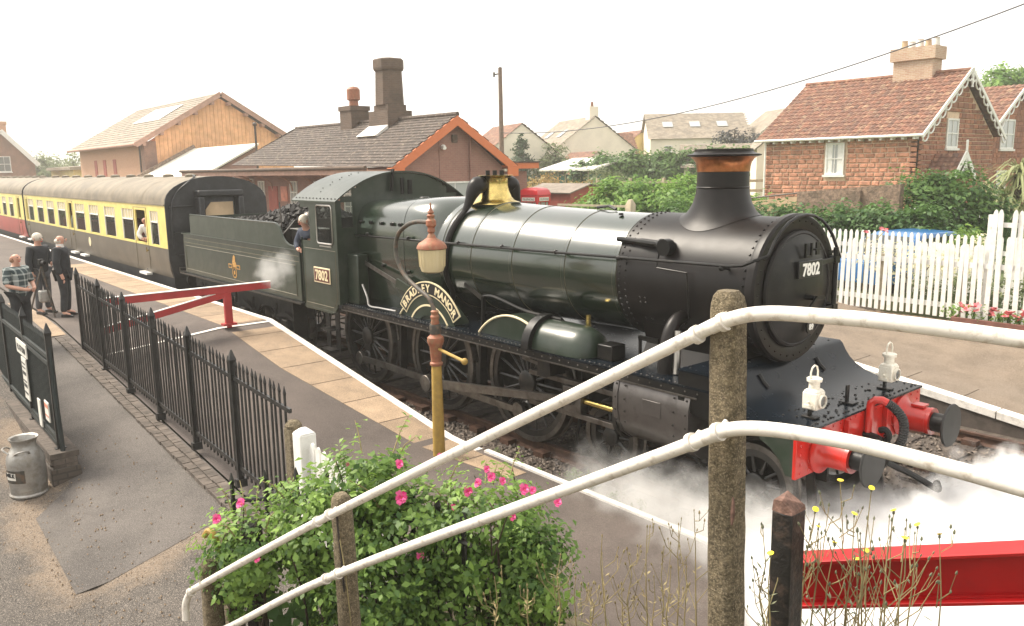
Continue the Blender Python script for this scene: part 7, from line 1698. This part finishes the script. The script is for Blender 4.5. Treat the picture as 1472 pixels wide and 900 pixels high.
tree('garden_tree', 'feathery pale green tree between the cream houses', -49.8, 41.8, 1.5, 5.2, [((-49.8, 41.8, 4.2), (1.5, 1.5, 1.8)), ((-48.8, 42.2, 3.4), (1.4, 1.4, 1.6)), ((-50.8, 41.4, 3.6), (1.2, 1.2, 1.4))], 'leaf_pale', 72, 120, 24, .25, .15, shell=.2)
tree('dark_tree', 'dark purple grey tree beside the long cream house', -38.8, 52.5, 2, 5.8, [((-38.8, 52.5, 5.2), (1.8, 1.8, 2.0)), ((-37.3, 53.6, 4.6), (1.6, 1.6, 1.7)), ((-36.0, 54.2, 5.0), (1.2, 1.2, 1.3))], 'leaf_purple', 73, 150, 28, .3, .2)
tree('broadleaf_tree', 'green tree top showing behind the cottage roof at the right', -20.4, 59, 3, 8.2, [((-20.4, 59.3, 9.2), (2.0, 2.0, 1.5)), ((-19.0, 60.2, 8.6), (1.6, 1.6, 1.2))], 'leaf_bush', 74, 120, 28, .32, .25)
for k, (x, y, h_, lab) in enumerate([(-128, 15, 6.2, 'pale green tree right of the lineside cottage'), (-133, 18.5, 5.4, 'low pale tree in the gap beside the flat roofed building'), (-125, 20.5, 6.4, 'hazy green tree touching the goods shed wall'), (-140, 13, 5.0, 'small far tree behind the lineside cottage')]):
    tree('lineside_tree', lab, x, y, 1, h_, [((x, y, 1+h_*.62), (2.6, 2.6, 2.3)), ((x+1.4, y+1, 1+h_*.5), (2.2, 2.2, 1.8)), ((x-1.5, y-.8, 1+h_*.45), (2.1, 2.1, 1.6))], 'leaf_pale', 80+k, 90, 24, .5, .25)

# ================================================================== people
def skin(name, joints, edges, radii, mat, parent):
    names = list(joints); idx = {n_: i for i, n_ in enumerate(names)}
    me = bpy.data.meshes.new(name); me.from_pydata([joints[n_] for n_ in names], [(idx[a], idx[b]) for a, b in edges], []); me.update(); me.materials.append(MAT[mat])
    o = bpy.data.objects.new(name, me); link(o, parent); CP[o] = Vector((0, 0, 0))
    md = o.modifiers.new('skin', 'SKIN'); md.use_smooth_shade = True
    if not me.skin_vertices: 
        return o
    for i, n_ in enumerate(names):
        v = radii[n_]; v = v if isinstance(v, tuple) else (v, v); me.skin_vertices[0].data[i].radius = v; me.skin_vertices[0].data[i].use_root = (i == 0)
    sb_ = o.modifiers.new('sub', 'SUBSURF'); sb_.levels = 1; sb_.render_levels = 2
    return o
BASEJ = dict(pelvis=(0, 0, .96), waist=(0, 0, 1.10), chest=(0, .01, 1.30), collar=(0, .01, 1.43), neck=(0, 0, 1.50), skull=(0, -.02, 1.62), crown=(0, -.015, 1.70),
             shL=(.17, .01, 1.40), elL=(.24, .03, 1.13), wrL=(.25, -.05, .90), haL=(.25, -.08, .80), shR=(-.17, .01, 1.40), elR=(-.24, .03, 1.13), wrR=(-.25, -.05, .90), haR=(-.25, -.08, .80),
             hiL=(.095, 0, .90), knL=(.11, -.02, .50), anL=(.115, .03, .09), toL=(.13, -.13, .04), hiR=(-.095, 0, .90), knR=(-.11, -.02, .50), anR=(-.115, .03, .09), toR=(-.13, -.13, .04))
RAD = dict(pelvis=.15, waist=.155, chest=.165, collar=.09, neck=.055, skull=(.082, .10), crown=.06, shL=.075, elL=.048, wrL=.034, haL=.036, shR=.075, elR=.048, wrR=.034, haR=.036, hiL=.095, knL=.062, anL=.045, toL=.042, hiR=.095, knR=.062, anR=.045, toR=.042)
BE = [('pelvis', 'waist'), ('waist', 'chest'), ('chest', 'collar'), ('collar', 'neck'), ('neck', 'skull'), ('skull', 'crown')]
for s in 'LR': BE += [('collar', 'sh'+s), ('sh'+s, 'el'+s), ('el'+s, 'wr'+s), ('wr'+s, 'ha'+s), ('pelvis', 'hi'+s), ('hi'+s, 'kn'+s), ('kn'+s, 'an'+s), ('an'+s, 'to'+s)]
def sub(j, keys): return {k: j[k] for k in keys}
def person(label, loc, rz, pose=None, scale=1., top='cloth_dark', legs='cloth_trousers', hair='hair_white', bald=.0, collar=None, lower=True, sleeves=True):
    t = thing('person', label, 'person', loc, local=True, rz=rz); t.scale = (scale,)*3
    J = dict(BASEJ); J.update(pose or {})
    if not lower:
        J = {k: v for k, v in J.items() if k[:2] not in ('kn', 'an', 'to')}
    E = [(a, b) for a, b in BE if a in J and b in J]
    J['hem'] = tuple(Vector(J['pelvis'])+Vector((0, 0, -.10)))
    thin = dict(pelvis=.07, waist=.07, chest=.075, collar=.05, shL=.045, shR=.045, hiL=.06, hiR=.06)
    JB = {k: v for k, v in J.items() if k != 'hem'}
    body = skin('body', JB, E, {k: thin.get(k, RAD[k]) for k in JB}, 'skin', t)
    E = E+[('pelvis', 'hem')]; tk = ['hem', 'pelvis', 'waist', 'chest', 'collar', 'shL', 'elL', 'shR', 'elR']+(['wrL', 'wrR'] if sleeves else [])
    rr = {k: (RAD[k] if not isinstance(RAD[k], tuple) else RAD[k][0])+.022 for k in JB}; rr['hem'] = .165
    rr['collar'] = .10
    skin('jacket', sub(J, tk), [(a, b) for a, b in E if a in tk and b in tk], rr, top, t)
    if lower:
        lk = ['pelvis', 'hiL', 'knL', 'anL', 'hiR', 'knR', 'anR']; r2 = {k: RAD[k]+.016 for k in lk}; r2['anL'] = r2['anR'] = .068; r2['pelvis'] = .15
        skin('trousers', sub(J, lk), [(a, b) for a, b in E if a in lk and b in lk], r2, legs, t)
        for s in 'LR':
            a, b = Vector(J['an'+s]), Vector(J['to'+s]); d = (b-a); d.z = 0; ob('shoe', MB().loft([[(a.x-d.x*.35+u*.038, a.y-d.y*.35, z) for u, z in ((-1, .0), (1, .0), (1, .07), (-1, .07))], [(a.x+d.x*.5+u*.05, a.y+d.y*.5, z) for u, z in ((-1, .0), (1, .0), (1, .075), (-1, .075))], [(b.x+u*.045, b.y-.05, z) for u, z in ((-1, .0), (1, .0), (1, .035), (-1, .035))]]), 'shoe', t, bevel=.01)
    h = Vector(J['skull']); cr_ = Vector(J['crown']); upv = (cr_-h).normalized()
    if hair: ob('hair', MB().ball(tuple(h+Vector((0, .025, .03) if bald < .5 else (0, .035, -.035))), (.098, .108, .104) if bald < .5 else (.094, .082, .062), 16, 10), hair, t, smooth=80)
    ob('nose', MB().ball((h.x, h.y-.112, h.z-.01), (.016, .024, .026), 8, 6), 'skin', t)
    ob('eyes', MB().ball((h.x-.034, h.y-.096, h.z+.02), (.013, .01, .009), 6, 4).ball((h.x+.034, h.y-.096, h.z+.02), (.013, .01, .009), 6, 4), 'shoe', t)
    ob('mouth', MB().ball((h.x, h.y-.098, h.z-.055), (.026, .008, .007), 8, 4), 'tail_red', t)
    for s in (-1, 1): ob('ear', MB().ball((h.x+s*.088, h.y+.012, h.z), (.014, .026, .036), 8, 6), 'skin', t)
    if collar: ob('collar', MB().lathe([(.075, -.045), (.07, .03), (.062, .03)], tuple(Vector(J['neck'])), 'z', 16, caps=False), collar, t)
    for s in 'LR':
        if 'ha'+s not in J: continue
        w_, k_ = Vector(J['wr'+s]), Vector(J['ha'+s]); d = (k_-w_).normalized(); sd = d.cross(Vector((0, 1, .2))).normalized(); m = MB()
        for q in range(4):
            o0 = k_+sd*(.018*(q-1.5))+d*.01; L = (.062, .072, .068, .052)[q]; m.tube([o0, o0+d*L*.5, o0+d*L*.8+sd.cross(d)*.02], [.0095, .009, .007], 6)
        o0 = w_+d*.03+sd*.03; m.tube([o0, o0+sd*.03+d*.025, o0+sd*.035+d*.06], [.011, .01, .008], 6); ob('fingers', m, 'skin', t)
    return t
pz = zq(-15)
person('balding man in dark jacket and trousers seen from behind, right of the platform group', (-15.0, -4.62, .945), R(152), dict(elR=(-.27, .03, 1.13), elL=(.28, .05, 1.14), wrL=(.30, .0, .91), haL=(.30, -.02, .81), anL=(.15, .03, .09), toL=(.17, -.12, .04), anR=(-.15, .02, .09), toR=(-.18, -.12, .04)), 1.0, hair='hair_white', bald=.8, collar='cloth_white')
person('white haired man in black jacket behind the tripod, middle of the group on the platform', (-15.75, -4.9, .945), R(120), dict(wrL=(.12, -.22, 1.08), haL=(.06, -.28, 1.08), elL=(.24, -.02, 1.14), skull=(0, -.04, 1.61)), 1.0, legs='cloth_grey', hair='hair_white')
# plaid shirt
m, nt_, b_ = newmat('cloth_plaid'); P0 = nt_.nodes.new('ShaderNodeTexCoord').outputs['Object']; s_ = nt_.nodes.new('ShaderNodeSeparateXYZ'); nt_.links.new(P0, s_.inputs[0])
def stripes(a, f, t): return math_node(nt_, 'GREATER_THAN', math_node(nt_, 'FRACT', math_node(nt_, 'MULTIPLY', a, f)), t)
ca = math_node(nt_, 'ADD', stripes(s_.outputs[2], 9., .72), stripes(math_node(nt_, 'ADD', s_.outputs[0], s_.outputs[1]), 9., .72))
nt_.links.new(mixcol(nt_, math_node(nt_, 'MULTIPLY', ca, .5, True), (.035, .055, .06), (.42, .46, .44)), b_.inputs['Base Color']); b_.inputs['Roughness'].default_value = .85
person('man in green and white plaid shirt beside the left railing', (-13.15, -5.72, zq(-13.15)-.02), R(118), dict(wrR=(-.10, -.30, 1.05), haR=(-.02, -.36, 1.04), elR=(-.26, -.04, 1.12), wrL=(.10, -.30, 1.06), haL=(.04, -.36, 1.05), elL=(.26, -.04, 1.13)), .97, top='cloth_plaid', hair='hair_ginger', bald=.7, sleeves=False)
tpd = thing('camera_tripod', 'dark camera tripod with silver fittings between the two jacketed men', 'tripod', (-15.3, -4.95, .95))
for a in (0.3, 2.4, 4.5): ob('leg', MB().tube([(-15.3, -4.95, 2.0), (-15.3+.32*math.cos(a), -4.95+.32*math.sin(a), .95)], [.022, .014], 6), 'post_iron', tpd)
ob('camera', MB().box(-15.4, -15.18, -5.0, -4.9, 2.03, 2.16).cyl((-15.2, -4.95, 2.1), (-15.05, -4.92, 2.1), .04, n=10), 'black_gloss', tpd, bevel=.01)
ob('bag', MB().box(-15.42, -15.2, -5.05, -4.85, 1.25, 1.5), 'churn_metal', tpd, bevel=.03)
dv = person('grey haired driver in dark overalls leaning out of the cab', (-10.70, -1.0, 1.45), R(20), dict(waist=(0, -.02, 1.02), chest=(0, -.10, 1.22), collar=(0, -.17, 1.34), neck=(0, -.22, 1.41), skull=(.01, -.28, 1.52), crown=(.01, -.30, 1.60), shL=(.17, -.14, 1.31), shR=(-.17, -.14, 1.31), elL=(.25, -.26, 1.10), wrL=(.10, -.34, .98), haL=(.0, -.36, .97), elR=(-.24, -.24, 1.08), wrR=(-.10, -.36, .97), haR=(-.02, -.38, .95)), .98, top='cloth_blue', hair='hair_white', bald=.3, lower=True)
person('man in white shirt leaning from the carriage door window', (-20.75, -1.12, 1.15), R(45), dict(waist=(0, -.02, 1.0), chest=(0, -.12, 1.18), collar=(0, -.22, 1.28), neck=(0, -.28, 1.34), skull=(0, -.34, 1.45), crown=(0, -.36, 1.53), shL=(.17, -.2, 1.26), shR=(-.17, -.2, 1.26), elL=(.22, -.36, 1.04), wrL=(.08, -.42, .94), haL=(0, -.44, .93), elR=(-.22, -.36, 1.04), wrR=(-.08, -.42, .92), haR=(0, -.44, .90)), .98, top='cloth_white', hair='hair_ginger', bald=.6, lower=True)
for k, x in enumerate((-22.1, -26.0, -28.0, -31.0)):
    person(('passenger behind the carriage window nearest the leaning man', 'passenger at the fourth large carriage window from the tender', 'passenger at the fifth large carriage window from the tender', 'passenger at the carriage window beyond the middle door')[k], (x, -.85, 1.05), R(90 if k % 2 else -90), None, .9, top=('cloth_grey', 'cloth_dark', 'cloth_blue', 'cloth_white')[k], lower=False)

# ================================================================== steam
def steam(name, label, box, blobs, dens, nscale, soft=(.02, .6)):
    m = bpy.data.materials.new(name); m.use_nodes = True; nt = m.node_tree; nt.nodes.clear(); out = nt.nodes.new('ShaderNodeOutputMaterial')
    P = pos(nt); field = None
    dn = nt.nodes.new('ShaderNodeTexNoise'); dn.inputs['Scale'].default_value = nscale; dn.inputs['Detail'].default_value = 6; dn.inputs['Roughness'].default_value = .6; nt.links.new(P, dn.inputs['Vector'])
    for c, r_ in blobs:
        a = nt.nodes.new('ShaderNodeVectorMath'); a.operation = 'SUBTRACT'; nt.links.new(P, a.inputs[0]); a.inputs[1].default_value = c
        b = nt.nodes.new('ShaderNodeVectorMath'); b.operation = 'DIVIDE'; nt.links.new(a.outputs[0], b.inputs[0]); b.inputs[1].default_value = r_
        l = nt.nodes.new('ShaderNodeVectorMath'); l.operation = 'LENGTH'; nt.links.new(b.outputs[0], l.inputs[0])
        f = math_node(nt, 'SUBTRACT', 1., l.outputs['Value'])
        field = f if field is None else math_node(nt, 'MAXIMUM', field, f)
    v = math_node(nt, 'ADD', field, math_node(nt, 'MULTIPLY', math_node(nt, 'SUBTRACT', dn.outputs['Fac'], .5), 1.6))
    d = math_node(nt, 'MULTIPLY', ramp(nt, v, soft[0], soft[1]), dens)
    pv = nt.nodes.new('ShaderNodeVolumePrincipled'); pv.inputs['Color'].default_value = (.985, .985, .98, 1); pv.inputs['Anisotropy'].default_value = .0
    nt.links.new(d, pv.inputs['Density']); nt.links.new(pv.outputs[0], out.inputs['Volume'])
    MAT[name] = m
    return ob(name, B(*box), name, kind='stuff', label=label, smooth=0)
steam('steam_cloud', 'dense white steam rolling over the track in front of the locomotive', (-.4, 5.9, -3.56, 3.7, -.12, 1.5),
      [((2.9, -1.0, .1), (2.5, 2.4, .8)), ((1.2, -2.0, .0), (1.3, 1.1, .6)), ((2.3, 1.6, 0), (2.1, 1.7, .6))], 14., 1.9, (-.12, .4))
steam('steam_wisps', 'thin grey wisps of steam curling round the front wheels and rail', (-3.9, 1.6, -2.6, .9, -.16, 1.15),
      [((-.2, -1.6, .05), (1.6, .8, .8)), ((-1.7, -1.5, .0), (1.7, .5, .7)), ((.2, -.3, .1), (1.1, .9, .5))], 1.9, 2.6, (.0, .7))
steam('steam_puff', 'small grey wisp of steam drifting beside the cab doorway', (-11.9, -10.4, -2.1, -1.39, 1.3, 2.5), [((-11.15, -1.72, 1.95), (.55, .3, .4)), ((-10.75, -1.62, 2.1), (.35, .22, .35))], 1.1, 4.5)

# ================================================================== haze: smoky summer air
mh = bpy.data.materials.new('haze'); mh.use_nodes = True; nth = mh.node_tree; nth.nodes.clear(); oh = nth.nodes.new('ShaderNodeOutputMaterial'); vh = nth.nodes.new('ShaderNodeVolumePrincipled')
vh.inputs['Color'].default_value = (.95, .94, .90, 1); vh.inputs['Density'].default_value = .0013; vh.inputs['Anisotropy'].default_value = .2
nth.links.new(vh.outputs[0], oh.inputs['Volume']); MAT['haze'] = mh
ob('haze', B(-1000, 800, -700, 900, -2.2, 14.5), 'haze', kind='stuff', label='thin pale smoky haze over the whole station', smooth=0)
